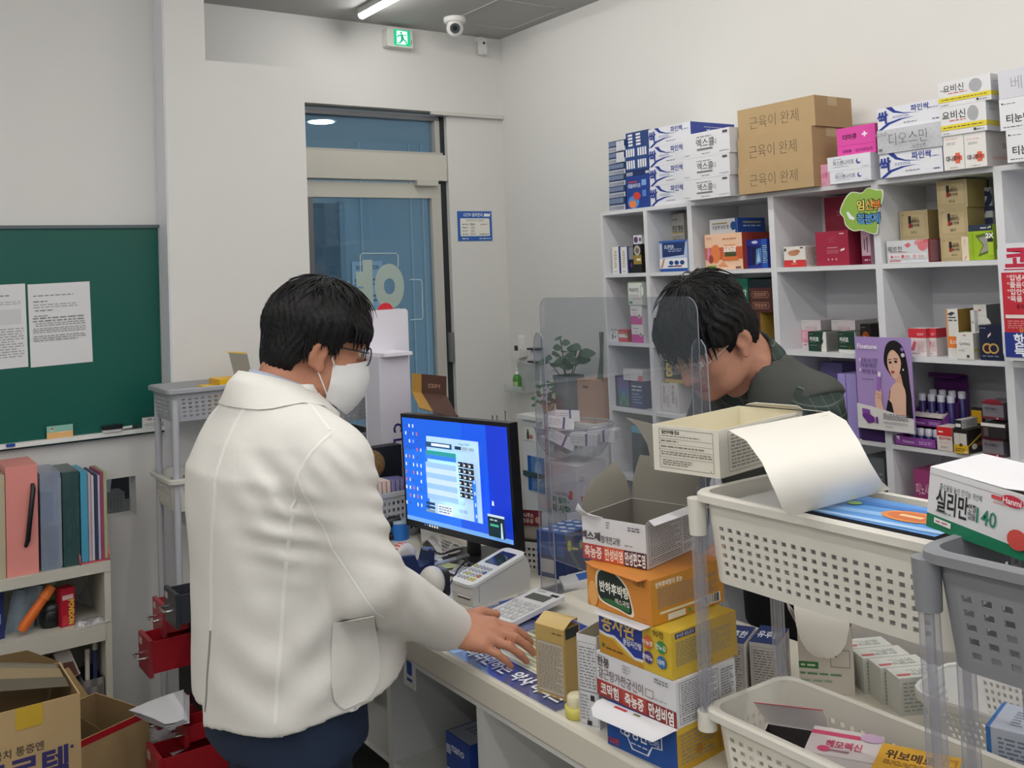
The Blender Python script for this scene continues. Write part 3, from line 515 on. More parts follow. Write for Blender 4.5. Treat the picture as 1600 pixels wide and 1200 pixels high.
S('white_numeral_box', 'navy, white and lime box with a large numeral standing behind the lime box', 1538, 1552, 293, L1, .16, .06, 'b9bcc0', {'F': [('r', 0, 0, 1, .34, '8aa83a'), ('r', 0, .34, 1, .58, '2a3350'), ('p', [(0, .58), (.9, .9), (.9, .98), (0, .72)], '2e3958'), ('t', '2', .5, .82, .26, '2a3350', 'c', .05), ('t', '투엑스', .6, .44, .07, 'e8e8ec', 'c', .03, .6)]})
# --- second shelf
S('small_white_box', 'small white box with black marks beside the red boxes on the second shelf', 952, 965.5, 514, L2, .02, .07, 'd8d8d8', {'F': [('r', 0, .9, 1, 1, '8a8a84'), ('r', .15, .2, .3, .6, '44464a'), ('e', .6, .38, .1, .08, '44464a'), ('l', .2, .7, .7, .8, 1, '66686c')]})
S('small_red_box', 'small red and white box on the second shelf', 967, 980.5, 515, L2, .02, .08, 'c94a50', {'F': [('r', 0, .36, 1, .64, 'e4dedc'), ('e', .85, .6, .12, .16, '8aa070'), ('l', .15, .7, .6, .84, 1, 'e8c8c8')], 'R': [('r', 0, 0, 1, 1, 'a8303a')]})
z = L2
for i, n in enumerate(('lower', 'upper')):
    z = S('magenta_white_box', 'white and magenta box, the %s one under the pale green box' % n, (987, 985)[i], (1005.5, 1003)[i], (507, 478)[i], z, .012, .09, 'e2dede', {'F': [('r', 0, 0, 1, .46, 'c84a9c'), ('e', .78, .46, .14, .12, 'e2d8cc'), ('e', .78, .46, .08, .07, '7a8a4a'), ('l', .14, .74, .6, .84, 1, '9a6a80'), ('l', .3, .58, .5, .64, 1, 'b07a98')]}, 'magenta and white boxes')
S('pale_green_box', 'white box with pale green edges on top of the magenta and white boxes', 981, 1004.6, 441, z, .014, .09, 'd9ddd8', {'F': [('o', 0, 0, 1, 1, '8fae8c', .04), ('t', '백세라민', .42, .66, .15, '3a423a', 'c', .01, .6), ('e', .95, .62, .13, .26, '9ab094'), ('e', .95, .62, .1, .2, 'd9ddd8'), ('l', .1, .4, .7, .48, 2, 'a8a0a0'), ('r', .1, .1, .3, .18, '3a7a4a'), ('r', .3, .28, .9, .3, 'd07a88')]})
S('white_box', 'white box left of the bending head on the second shelf', 1021, 1036, 507, L2, .03, .1, 'd6d6d8', {'F': [('l', .2, .5, .9, .9, 5, '9a9a9e'), ('l', .2, .1, .9, .4, 4, 'b0b0b4')]})
S('dark_box', 'dark box behind the bending head on the second shelf', 1050, 1066, 449, L2, .1, .1, '26282e', {'F': [('l', .2, .6, .8, .9, 3, '77777c')]})
S('green_white_box', 'emerald green and white box on the second shelf, right of the bending head', 1130, 1169, 436, 1.469, .03, .2, '1f6a54', {'F': [('r', 0, 0, 1, .36, 'd5d8d6'), ('e', .74, .3, .16, .2, 'd5d8d6'), ('e', .74, .34, .1, .12, '4a6a5e'), ('t', '한방건강', .6, .6, .16, 'dfe8e2', 'c', .02, .7), ('r', .2, .46, .85, .48, 'b0a060'), ('l', .1, .86, .4, .92, 1, '9ac0b0')]})
z = S('maroon_gold_box', 'maroon gift box with a gold end under the two plated boxes', 1140, 1189, 488, L2, .015, .2, '5a3028', {'F': [('p', [(.55, .46), (.78, .7), (1, .46), (.78, .2)], '7a4a34'), ('t', 'CJ', .8, .46, .2, 'c8a890', 'c', .02)], 'R': [('r', 0, 0, 1, 1, 'a8873a'), ('l', .2, .1, .8, .3, 3, '7a5f24'), ('o', .6, .8, .8, .92, '7a5f24', .02)]})
z2 = S('maroon_plate_box', 'dark maroon box with two engraved plates on the second shelf', 1171, 1206, 450, z, .018, .2, '4a2622', {'F': sum([[('p', [(.1, y), (.16, y+.14), (.84, y+.14), (.9, y), (.84, y-.14), (.16, y-.14)], '8a6450'), ('p', [(.13, y), (.18, y+.11), (.82, y+.11), (.87, y), (.82, y-.11), (.18, y-.11)], '55302a'), ('t', '한방보약', .5, y, .13, 'b08a70', 'c', .01, .55)] for y in (.28, .72)], []), 'R': [('r', 0, 0, 1, 1, '3c1f1c')]})
S('dark_flat_box', 'flat black green box on top of the engraved plate box', 1171, 1206, 437, z2, .03, .15, '16242a')
for i, (u0, u1, d) in enumerate(((1250, 1283, .12), (1300, 1337, .125))):
    S('pink_white_box', 'white and pink box behind the dark green boxes, the %s one' % ('left', 'right')[i], u0, u1, (500, 500)[i], L2, d, .13, 'ddd6d8', {'F': [('r', 0, .2, 1, .64, 'e2a2b4'), ('t', '건강도움', .52, .72, .1, 'd07a88', 'c', 0, .7), ('l', .08, .9, .3, .93, 1, '999999'), ('c', .12, .52, .03, 'f2e0e4'), ('c', .12, .42, .03, 'f2e0e4'), ('l', .1, .08, .3, .16, 1, 'd0506a'), ('e', .5, .25, .4, .08, 'd88aa0')], 'R': [('r', 0, 0, 1, 1, 'b9b3b4')]}, 'pink and white boxes')
for i, (u0, u1, d) in enumerate(((1263, 1291, .02), (1310, 1337, .015))):
    S('dark_green_box', 'dark green and white box with white lettering, the %s one of two' % ('left', 'right')[i], u0, u1, 518, L2, d, .085, '1f4034', {'F': ([('p', [(1, 0), (.72, 0), (.72, .3), (.84, .5), (.8, .7), (.86, 1), (1, 1)], 'dedcd8')] if i == 0 else [('r', 0, 0, 1, .16, 'd8dad6'), ('r', .96, 0, 1, 1, 'd8dad6')])+[('t', '카리토', .34, .62, .19, 'e4e8e4', 'c', .03, .52), ('c', .66, .26, .1, '4a4a30'), ('l', .1, .28, .5, .34, 1, '9ab0a0'), ('l', .1, .44, .4, .5, 1, '7a9080'), ('l', .06, .86, .3, .9, 1, 'a8b8ac')], 'R': [('r', 0, 0, 1, 1, '8a8a86'), ('l', .1, .06, .9, .94, 15, '4a4c48')], 'L': [('r', 0, 0, 1, 1, '2a4a3c')]}, 'dark green boxes')
S('black_ember_box', 'black box with a glowing ember picture above the purple poster', 1345, 1361, 506, L2, .04, .1, '1a1412', {'F': [('e', .5, .45, .42, .3, '8a4212'), ('e', .4, .4, .2, .2, 'd8842a'), ('e', .7, .3, .15, .12, 'c06a1c'), ('l', .1, .86, .5, .9, 1, '8a8a88')]})
for i, (u0, u1) in enumerate(((1420, 1447), (1448, 1463))):
    S('red_cap_box', 'white box with a red top half, the %s of two' % ('wider left', 'narrow right')[i], u0, u1, 513, L2, .03+.02*i, .06, 'ddd4d4', {'F': [('r', 0, .66, 1, 1, 'cf3340'), ('l', .5, .74, .9, .84, 3, 'f0c8c8'), ('p', [(.1, .2), (.3, .56), (.46, .5), (.3, .2)], 'd06070'), ('l', .5, .16, .95, .56, 8, 'd8a0a4'), ('l', .2, .06, .6, .12, 1, '8a8a8a')], 'R': [('r', 0, 0, 1, 1, 'c8bcbc'), ('r', 0, .66, 1, 1, 'b82a38')]}, 'red topped boxes')
S('orange_white_box', 'tall white and orange box with a brown side on the second shelf', 1480, 1498, 483, L2, .03, .1, 'dcdad6', {'F': [('r', 0, .2, 1, .44, 'e8843c'), ('r', .0, .44, .14, 1, 'e0a05a'), ('p', [(.1, .9), (.5, .95), (.8, .92), (.4, .86)], '38404e'), ('l', .2, .74, .9, .86, 2, '55585e'), ('t', '포스파', .56, .32, .07, 'f4ece0', 'c', .02, .7)], 'R': [('r', 0, 0, 1, 1, '8a6e2c')]})
S('white_slim_tower_box', 'slim tall white box behind the front round logo box', 1518, 1524, 485, L2, .055, .06, 'd8d8d6', {'F': [('t', 'Linkles', .5, .76, .07, '44485e', 'c', 0, .8)]}); S('white_logo_box', 'tall white box with a round line logo on the second shelf', 1523, 1543, 476, L2, .075, .09, 'dddcd8', {'F': [('t', 'Linkles', .5, .6, .1, '2e3350', 'c', .01, .85), ('c', .55, .6, .2, 'c8c8c8'), ('c', .55, .6, .19, 'dddcd8'), ('t', 'Linkles', .5, .6, .1, '2e3350', 'c', .01, .85), ('r', .4, .88, .6, .91, 'c04a4a'), ('l', .15, .2, .6, .3, 2, '8a8a8a')], 'R': [('r', 0, 0, 1, 1, '77777a')]})
S('white_logo_box', 'short white box with a round line logo at the front of the second shelf', 1495, 1521, 520, L2, .0, .05, 'e2e1dc', {'F': [('c', .5, .6, .2, 'b8b8b8'), ('c', .5, .6, .19, 'e2e1dc'), ('t', 'Linkles', .5, .6, .11, '2e3350', 'c', .01, .8), ('c', .66, .12, .06, '44484e'), ('r', .4, .9, .6, .93, 'c04a4a'), ('l', .12, .3, .5, .38, 2, '8a8a8a')], 'R': [('r', 0, 0, 1, 1, 'b9b9b4'), ('r', 0, .3, 1, .4, 'a8ac5a')]})
S('navy_ring_box', 'dark navy box with gold linked rings half behind the red price sign', 1531, 1567, 508, L2, .005, .08, '1f2540', {'F': [('c', .32, .34, .15, 'c8a45a'), ('c', .32, .34, .1, '3a1a2a'), ('c', .6, .34, .15, 'c8a45a'), ('c', .6, .34, .1, '1f2540'), ('p', [(.36, .64), (.5, .72), (.52, .8), (.38, .72)], 'e8d8d0'), ('l', .06, .9, .3, .94, 1, 'b8bcc8'), ('l', .1, .08, .8, .16, 1, '8088a0')]})
# --- third shelf
S('aurora_box', 'dark box with a violet to green aurora picture on the third shelf', 954, 983, 586, L3, .03, .1, '20264c', {'F': [('r', .22, .02, 1, .34, '2f6a5c'), ('r', .22, .34, 1, .66, '3a5f96'), ('r', .22, .66, 1, .98, '56488a'), ('p', [(.3, .05), (.55, .5), (.62, .5), (.9, .05), (.8, .05), (.6, .4), (.4, .05)], '4a8a78')]})
z = S('navy_text_box', 'navy box with rows of pale print on the third shelf', 986, 1004.8, 594, L3, .03, .1, '1f3a6a', {'F': [('l', .1, .74, .9, .84, 1, 'c8d4e4'), ('l', .1, .62, .9, .7, 1, 'e0e4ea')]+[('r', .1, .2+.1*k, .9-.2*(k % 2), .23+.1*k, '8aa0c8') for k in range(4)]})
S('small_white_box', 'small white box with a red edge lying on the navy text box', 974, 1004, 576, z+.0, .02, .08, 'd0d0d4', {'F': [('p', [(.7, 0), (1, 0), (1, .5), (.8, .5)], 'c8707a'), ('l', .08, .2, .4, .7, 4, 'a8a8ac')]})
z = L3
for i, (u0, u1) in enumerate(((1033, 1046), (1046.5, 1060))):
    z = S('upright_print_box', 'white box with upright print, the %s of two under the black and gold box' % ('left', 'right')[i], u0, u1, 598, L3, .03, .1, 'd2cfcc', {'F': [('l', .25, .3, .6, .92, 10, '5a4e4a'), ('r', .75, .2, .8, .6, '44464e'), ('o', .1, .05, .9, .97, 'b0aca8', .01)]}, 'upright print boxes')
S('black_letter_box', 'black box with a gold letter on the upright print boxes', 1038, 1072, 556, z, .03, .1, '24262c', {'F': [('r', 0, 0, 1, .14, 'b89c4a'), ('t', 'B', .24, .5, .52, 'd8bc68', 'c', .02), ('r', .5, .72, .95, .8, 'b8a878'), ('l', .45, .36, .95, .6, 3, '6a6c74')]})
for i, (u0, u1) in enumerate(((1311, 1323), (1324, 1340))):
    S('lilac_box', 'upright lilac box left of the purple poster, %s' % ('the far one beside the vest shoulder', 'the one touching the poster')[i], u0, u1, 584, L3, .01, .15, 'a294d2', {'R': [('r', 0, 0, 1, 1, '8a7cc0')]}, 'lilac boxes')
S('violet_box', 'violet box with an orange mark behind the lilac boxes', 1284, 1318, 566, L3, .18, .08, '7a70a8', {'F': [('p', [(.4, .66), (.6, .7), (.58, .74), (.4, .7)], 'd0785a')]})
S('dark_purple_box', 'dark purple box under the purple poster', 1346, 1381, 668, L3, .0, .1, '3a2458')
def tray_box(name, lab, u0, u1, vt, base, d, dep, back, col, tubes):
    X = XS+d; base += .0006; y0 = sy(u0, X, base, vt); y1 = sy(u1, X, base, vt); h = at(u0, vt, X=X).z-base; w = y0-y1
    e = empty(name, (X, y0, base), lab, 'display box', rz=-math.pi/2)
    mb = MB(); c = card(col); t = .002
    mb.box((0, 0, 0), (w, t, h), c); mb.box((0, 0, 0), (w, dep, t), c); mb.box((0, dep-t, 0), (w, dep, back*.7), mat('55255f', .4))
    for x in (0, w-t): mb.prism([(0, 0), (dep, 0), (dep, back*.7), (0, h)], c, t); mb.v[-8:] = [(x+p[2], p[0], p[1]) for p in mb.v[-8:]]
    f = Face(mb, (0, 0, 0), (1, 0, 0), (0, 0, 1), w, h); f.draw([('t', 'Finetune', .35, .5, .3, 'ead8ee', 'c', 0, .5), ('l', .6, .3, .9, .7, 2, 'd8b8e0'), ('p', [(.03, 1), (.14, 1), (.12, .5)], 'e8e0e8')])
    Face(mb, (w, 0, 0), (0, 1, 0), (0, 0, 1), dep, h).draw([('r', .6, .2, .85, .9, '8a5a94'), ('l', .05, .3, .5, .6, 1, 'b88ac0')])
    mb.build('tray', e)
    mb = MB(); mb.box((0, dep-t, back*.7), (w, dep, back), mat('5c2468', .4)); mb.sheet([[(0, dep-t, back), (w, dep-t, back)], [(0, dep-.03, back*1.04), (w, dep-.03, back*1.04)], [(.01, dep-.05, back*.96), (w-.01, dep-.05, back*.96)]], mat('6a2a76', .4), .0015); mb.build('lid', e)
    return e, w, h
zt = L3
e, w, h = tray_box('purple_display_box', 'open purple display box with white lettering, lower of two on the third shelf', 1398, 1463, 680, L3, .0, .2, .06, '8f4a9e', 0)
sl = [(.02+.03*i, .035, L3) for i in range(5)]
def drink_tube(k, lx, ly, e, hh, lab, grp):
    b = empty('ampoule_tube', (e.location.x+ly, e.location.y-lx, e.location.z+.0025), lab, 'tube', grp)
    MB().lathe([(.0115, 0), (.0115, hh), (.009, hh+.002)], mat('342d6c', .35), 12).build('tube_body', b); MB().lathe([(.0118, hh), (.0118, hh+.022), (.008, hh+.0235), (0, hh+.0235)], mat('c9c9d6', .35), 12).build('cap', b)
for k in range(4): drink_tube(k, .045+.028*k, .04, e, .03, 'violet tube with a pale cap standing in the lower purple display box', 'tubes in the lower purple display box')
zz = L3+.0625
e, w, h = tray_box('purple_display_box', 'open purple display box of violet tubes, upper of two on the third shelf', 1420, 1473, 652, zz, .035, .16, .155, '7e3f90', 0)
MB().box((.004, .004, .03), (w-.004, .155, .04), mat('d8cfc8', .6)).build('inner_tier', e)
for k in range(8):
    r, q = divmod(k, 4); drink_tube(k, .022+.034*q+(.012 if r else 0), .05+.045*r, e, .075+.01*r, 'violet tube with a pale cap standing in the upper purple display box', 'tubes in the upper purple display box')
S('red_cap_box', 'white and red medicine box between the purple tray and the black and yellow box', 1464, 1488, 666, L3, .0, .07, 'ddd2cc', {'F': [('r', 0, .62, 1, 1, 'd02a2e'), ('t', 'BIOTIN', .52, .52, .12, 'b8323a', 'c', .03, .85), ('r', .12, .76, .42, .82, 'f0dcd8'), ('l', .15, .3, .8, .38, 2, 'c8a8a0'), ('l', .25, .1, .7, .2, 2, '8a8a8a')], 'R': [('r', 0, 0, 1, 1, 'c0b4b0')]})
z = S('black_yellow_box', 'black and yellow box with a slanted front on the third shelf', 1490, 1513, 670, L3, -.01, .11, '201d18', {'F': [('r', .04, .36, .9, .84, 'c9c5bc'), ('r', 0, 0, 1, .36, 'cfa62a'), ('r', .44, .36, .46, .84, 'a8a49c'), ('e', .5, .36, .12, .07, '5a3a1a'), ('l', .1, .08, .8, .24, 2, '6a5418'), ('r', .7, .04, .92, .12, 'e8d0c0')], 'R': [('p', [(0, .36), (.0, .3), (1, .85), (1, 1)], 'c8a63a'), ('e', .3, .28, .14, .12, 'c8c4bc'), ('e', .6, .36, .2, .1, '8a4a28')]})
S('small_black_white_box', 'small black and white box lying on the black and yellow box', 1492, 1502, 656, z, -.005, .09, '1c1c1e', {'F': [('r', .1, .2, .9, .6, 'd8d8d8')], 'R': [('r', 0, 0, 1, 1, 'b0aeac'), ('l', .3, .2, .9, .9, 4, '77757a'), ('c', .15, .7, .1, '333333')], 'T': [('r', 0, 0, 1, 1, 'c0bebc')]})
z = L3
for i, n in enumerate(('lower', 'upper')):
    z = S('maroon_grey_box', 'grey and maroon medicine box, the %s one of two on the third shelf' % n, 1535, 1568, (682, 627)[i], z+(.052 if i else 0), .01+.02*i, .1, '77737a', {'F': [('e', .5, 1, .42, .18, '8a2634'), ('p', [(0, .86), (1, .86), (1, 1), (0, 1)], '6f2230'), ('t', '마그네스', .42, .6, .15, '36343c', 'c', .02, .7), ('l', .1, .4, .7, .46, 1, '5a5860'), ('r', 0, 0, 1, .14, '6a2430'), ('c', .7, .07, .05, 'd8c8c8')], 'R': [('r', 0, 0, 1, 1, '5a5660')]}, 'grey and maroon boxes')
    if i == 0: S('silver_tray', 'shiny open silver tray box between the two grey and maroon boxes', 1533, 1571, 660, z, .0, .14, '2a2628', {'F': [('r', 0, .78, 1, 1, 'd8d4d2'), ('r', .1, .1, .3, .7, '5a4a4a')]})
S('yellow_tab_card', 'black card with a round yellow top behind the black and yellow box', 1519, 1535, 637, L3, .14, .02, '26231e', {'F': [('r', 0, .6, 1, .94, 'dca928'), ('l', .1, .3, .9, .56, 2, 'c8c4bc'), ('r', 0, 0, 1, .2, 'b8902a')]}, cat='card')
# --- fourth shelf and right edge
S('teal_box', 'dark teal box on the lower shelf behind the open grey flap', 988, 1004, 664, L4, .02, .12, '22404a', {'F': [('r', 0, .86, 1, 1, '5aa0b8')]})
S('black_print_box', 'black box with a green mark on the lower shelf', 1014, 1036, 690, L4, .02, .12, '1f2124', {'F': [('r', .5, .3, .8, .5, '7a9a3a'), ('t', 'Natures', .5, .7, .12, '77787c', 'c', .01, .8)]})
S('grey_box', 'grey box on the lower shelf under the dark purple box', 1352, 1384, 712, L4, .05, .12, '6d7074', {'F': [('l', .1, .5, .9, .8, 4, '9a9ca0')]})
S('magenta_print_box', 'magenta box with white print on the lower shelf above the basket rim', 1430, 1456, 733, L4, .02, .12, '9c3f74', {'F': [('t', '피노사', .5, .72, .14, 'e0b8cc', 'c', .01, .8), ('l', .1, .5, .9, .6, 2, 'c890ac'), ('e', .7, .15, .3, .12, 'c86a94')]})
# --- hanging signs on the shelf front
def outline_sign(name, lab, pts, X, col, edge, cat, seat=1.0):
    q = [at(u, v, X=X) for u, v in pts]; c = sum(q, V((0, 0, 0)))/len(q)
    mb = MB(); ring = [V((0, -(p.y-c.y), p.z-c.z)) for p in q]
    n = len(ring); vs = [(0.0, -r.y, r.z) for r in ring]+[(.004, -r.y, r.z) for r in ring]
    mb.add(vs, [tuple(range(n)), tuple(range(n, 2*n))[::-1]]+[(k, n+k, n+(k+1) % n, (k+1) % n) for k in range(n)], edge)
    mb.add([(-.0006, -r.y*.955, r.z*.955) for r in ring], [tuple(range(n))], col)
    return mb, c
def smoothpts(pts, n=4):
    out = []; N = len(pts)
    for i in range(N):
        p0, p1, p2, p3 = (np.array(pts[(i+k) % N], float) for k in (-1, 0, 1, 2))
        for t in np.linspace(0, 1, n, endpoint=False): out.append(tuple(.5*((2*p1)+(p2-p0)*t+(2*p0-5*p1+4*p2-p3)*t*t+(3*p1-p0-3*p2+p3)*t**3)))
    return out
XG = XS-.012
mb, c = outline_sign('cloud_sign', '', smoothpts([(1312, 331), (1319, 312), (1330, 300), (1346, 301), (1356, 293), (1370, 296), (1379, 297), (1379, 312), (1373, 330), (1372, 355), (1369, 366), (1358, 364), (1347, 360), (1333, 361), (1321, 352), (1318, 340)]), XG, '8fb24e', 'dde3d0', 'sign')
def pt_(u, v): p = at(u, v, X=XG); return (-.001, p.y-c.y, p.z-c.z)
def sgn(t, u, v, h, col, dx): o = pt_(u, v); mb.text(t, (-.0008-dx, o[1], o[2]), (0, -1, 0), (0, 0, 1), h, col, 'c', .09 if dx < .001 else .02)
for t, u, v, col in (('임', 1345, 321, 'f2dc6a'), ('산', 1359, 320, 'ecb352'), ('부', 1370, 320, 'e88a3c'), ('철', 1345, 342, '5a94d0'), ('분', 1358, 342, '5a94d0'), ('제', 1369, 341, '5a94d0')): sgn(t, u, v, .028, '22303a', 0); sgn(t, u, v, .028, col, .001)
mb.quad([pt_(1323, 333), pt_(1325, 330), pt_(1330, 336), pt_(1336, 341), pt_(1334, 344), pt_(1327, 342)], 'e6ecf0')
mb.build('cloud_sign', loc=c, label='green cloud shaped sign with colourful lettering clipped to the shelf post', cat='sign')
# red price sign at the right edge: rounded panel
XR = XS-.06
a, b = at(1557, 381, X=XR), at(1557, 562, X=XR); w, h = .30, a.z-b.z
mb = MB(); mb.rbox((0, 0, 0), (w, .004, h), .02, mat('dcdce2', .4), axis=1)
Face(mb, (0, 0, 0), (1, 0, 0), (0, 0, 1), w, h).draw([('t', '코가', .3, .87, .16, 'c22a48', 'c', .04), ('r', .06, .77, .96, .78, 'c22a48'), ('r', .03, .24, .97, .75, 'c4303f')]+[('t', t, .08, .705-.06*k, .042, 'f0e4e2', 'l', .02) for k, t in enumerate(('*입냄새나 담배', '*졸음이 밀려올', '*입안이 텁텁할', '*목을 많이 사용'))]+
    [('t', '졸림과 코 막힘', .3, .46, .03, '5a1018', 'c', 0), ('t', '코가뻥', .46, .41, .045, '5a1018', 'c', .02), ('r', .05, .36, .95, .39, 'e4d8d4'), ('l', .07, .27, .6, .345, 4, 'e0908c'), ('t', '답답할때 한번에 쏙', .34, .255, .026, 'f0b050', 'c', .01), ('r', .03, .03, .42, .24, '2a3a88'), ('t', '핫템', .22, .18, .075, 'f0f2f8', 'c', .03), ('t', '득템!', .24, .085, .075, 'f0f2f8', 'c', .03), ('r', .42, .03, .97, .21, 'd8d848'), ('t', '1개', .56, .165, .055, '2a2a30', 'c', .02), ('t', '2개', .56, .075, .055, 'd03030', 'c', .02), ('r', .42, .21, .97, .24, 'd4d4e0')])
mb.build('price_sign', loc=(XR, a.y, b.z), rz=-math.pi/2, label='red and blue price sign with rounded corners at the right picture edge', cat='sign')
mb = MB(); mb.sheet([[(.012+.01*j, -.016*i+random.uniform(-.004, .004), .014*(3-j)+.004+random.uniform(-.004, .004)) for i in range(4)] for j in range(4)], mat('b9b9bc', .2, metal=.8), .003, smooth=False); p = V((0, sy(1587, XS+.01, L2+.02, 575)+.02, 0))
mb.build('foil_sachet', loc=(XS-.004, p.y-.02, L2-.0), label='crumpled silver foil sachet under the red price sign', cat='sachet')
# purple poster with a woman
XP = XS-.02
qs = [at(u, v, X=XP) for u, v in ((1335, 527), (1422, 527), (1434, 678), (1345, 668))]
zt_, zb_ = (qs[0].z+qs[1].z)/2, (qs[2].z+qs[3].z)/2; w, h = qs[0].y-qs[1].y, zt_-zb_
mb = MB(); mb.box((0, 0, 0), (w, .004, h), mat('a98fc6', .4)); sk, hr = 'e3b8a0', '1e1a1e'
f = Face(mb, (0, 0, 0), (1, 0, 0), (0, 0, 1), w, h)
wl_ = lambda y: [(0, 0), (1, 0), (1, y-.12), (.75, y-.085), (.5, y-.05), (.25, y-.02), (0, y)]
f.draw([('p', smoothpts([(.54, .86), (.6, .94), (.7, .97), (.8, .95), (.88, .88), (.93, .7), (.95, .5), (.96, .3), (.8, .3), (.78, .5), (.62, .6), (.52, .72)]), hr), ('p', [(.7, .62), (.8, .62), (.84, .48), (.7, .48)], 'd8a890'), ('p', smoothpts([(.58, .72), (.6, .82), (.68, .87), (.78, .84), (.82, .74), (.78, .62), (.7, .56), (.62, .62)]), sk),
    ('p', smoothpts([(.58, .4), (.66, .5), (.78, .52), (.86, .46), (.88, .3), (.86, .16), (.6, .16), (.56, .28)]), sk), ('p', [(.5, .18), (.56, .34), (.62, .3), (.66, .16)], '1c1a20'), ('p', [(.57, .34), (.6, .44), (.61, .44), (.585, .34)], '1c1a20'), ('p', [(.86, .16), (.88, .42), (.97, .34), (.98, .16)], hr),
    ('p', smoothpts([(.56, .84), (.64, .92), (.76, .9), (.86, .8), (.84, .7), (.8, .8), (.7, .87), (.62, .84), (.56, .74), (.54, .78)]), hr),
    ('e', .635, .735, .026, .012, '2a2024'), ('e', .735, .745, .028, .013, '2a2024'), ('p', [(.6, .765), (.66, .775), (.66, .768), (.6, .758)], '3a2c2c'), ('p', [(.7, .782), (.77, .78), (.77, .772), (.7, .773)], '3a2c2c'), ('p', [(.665, .74), (.675, .69), (.655, .675), (.69, .675)], 'd0a088'), ('e', .675, .635, .036, .013, 'b8484e'), ('e', .86, .665, .012, .012, 'e8e4dc'),
    ('p', smoothpts([(.33, .3), (.36, .42), (.42, .45), (.46, .4), (.45, .32), (.48, .2), (.38, .18)]), sk), ('p', [(.37, .43), (.41, .61), (.46, .6), (.43, .41)], '9a6ab8'), ('p', [(.405, .58), (.415, .63), (.465, .62), (.455, .57)], 'ece6ee'), ('p', [(.36, .4), (.45, .38), (.45, .365), (.36, .385)], 'c89880'), ('p', [(.37, .36), (.46, .345), (.46, .33), (.37, .345)], 'c89880'),
    ('p', wl_(.27), 'dcd9d6'), ('t', 'Finetune', .24, .9, .055, 'f2eef6', 'c', .02, .36), ('t', '운동으로 인한', .27, .745, .04, '4a3a66', 'c', .01, .3), ('t', '피로개선', .25, .69, .04, '4a3a66', 'c', .01), ('t', '체지방 감소', .27, .625, .04, '4a3a66', 'c', .01, .28), ('p', [(.09, .73), (.12, .75), (.09, .77)], 'f4f0f8'), ('p', [(.09, .62), (.12, .64), (.09, .66)], 'f4f0f8'), ('l', .13, .53, .33, .55, 1, '6a5488'), ('c', .87, .88, .02, '8a78b0'), ('c', .88, .82, .022, 'd8d0e4'),
    ('p', [(.1, .18), (.1, .13), (.2, .06), (.32, .08), (.32, .13), (.22, .17)], '6a3488'), ('p', [(.1, .22), (.1, .16), (.24, .17), (.24, .21)], '8a4aa4'), ('r', .34, .07, .38, .14, '6a3488'), ('l', .48, .12, .92, .19, 4, '6a6470'), ('t', 'Finetune', .58, .05, .02, '8a8490', 'c', 0), ('l', .48, .075, .9, .1, 2, '8a8490')])
mb.build('woman_poster', loc=(XP, qs[0].y, zb_), rz=-math.pi/2, label='purple advertising poster with a long haired woman on the shelf front', cat='poster')
# ================================================================ dispensing counter
CZ, CX0, CX1 = .80, 1.155, 1.81
ctop = mat('d6d1c3', .35, noise=.02, scale=6); cab = mat('cfcfcb', .45, noise=.015, scale=5)
o = (CX0, 1.5, 0)
e = empty('counter', o, 'long cream topped white service counter in front of the man in the lab coat', 'counter')
mb = MB(); pr_ = [(CX0+.3, .732), (CX0+.004, .732), (CX0, .738), (CX0, .79), (CX0+.004, .797), (CX0+.012, CZ), (CX1, CZ), (CX1, .732)]
Y0_, Y1_ = .1, 3.33
n = len(pr_); mb.add([(x, Y0_, z) for x, z in pr_]+[(x, Y1_, z) for x, z in pr_], [tuple(range(n)), tuple(range(n, 2*n))[::-1]]+[(k, n+k, n+(k+1) % n, (k+1) % n) for k in range(n)], ctop); mb.build('worktop', e, origin=o)
MB().box((CX0+.012, Y0_, .715), (CX1-.05, Y1_, .732), white).build('carcass_top', e, origin=o)
for y in (3.3, 2.31, 1.875, 1.42, .95, .5): MB().box((CX0+.014, y, 0), (CX1-.06, y+.022, .715), cab).build('side_panel', e, origin=o)
MB().box((CX1-.06, Y0_, 0), (CX1-.04, Y1_, .73), cab).build('back_panel', e, origin=o)
MB().box((CX0+.02, Y0_, .42), (CX1-.06, Y1_, .436), cab).build('shelf', e, origin=o)
MB().box((CX0+.02, Y0_, .06), (CX1-.06, Y1_, .08), cab).build('floor_board', e, origin=o)
MB().box((CX1+.001, 2.0, .732), (1.97, Y1_, CZ), ctop).box((1.93, 2.0, 0), (1.95, Y1_, .732), cab).build('counter_ledge', origin=(CX1, 2.0, 0), label='cream ledge on the customer side of the counter under the clear bowl stand', cat='ledge')
MB().box((1.885, .12, 0), (1.905, 1.44, 1.0), mat('d3cfcb', .5, noise=.01, scale=3)).build('counter_screen', label='plain off white upright panel along the counter behind the flower basket', cat='panel')
tg = at(638, 1060, X=1.162)
carton('counter_tag', 'small white card with a blue emblem hanging under the counter edge', .06, .002, .075, (1.165, tg.y+.03, .66), -math.pi/2, 'd8d8d8', {'F': [('p', rrect(.3, .4, .75, .85, .1), '2a4a9a'), ('r', .3, .2, .75, .3, '2a4a9a')]}, cat='card')
bb = mat('2b4a9c', .4)
def cubby(y, z, lab, w=.11, h=.055): return carton('blue_carton', lab, .2, w, h, (1.24, y, z), -math.pi/2*0, bb, {'L': [('t', 'nano', .5, .5, .4, 'e8ecf4', 'c', .02), ('r', .02, .1, .2, .5, 'b8c4dc')], 'F': [('t', 'nano', .4, .45, .4, 'dfe6f2', 'c', .03)], 'T': [('r', .02, .04, .98, .96, '9aa0b0'), ('l', .2, .2, .8, .8, 4, '6a7080')]}, 'box', 'blue cartons in the counter cubby')
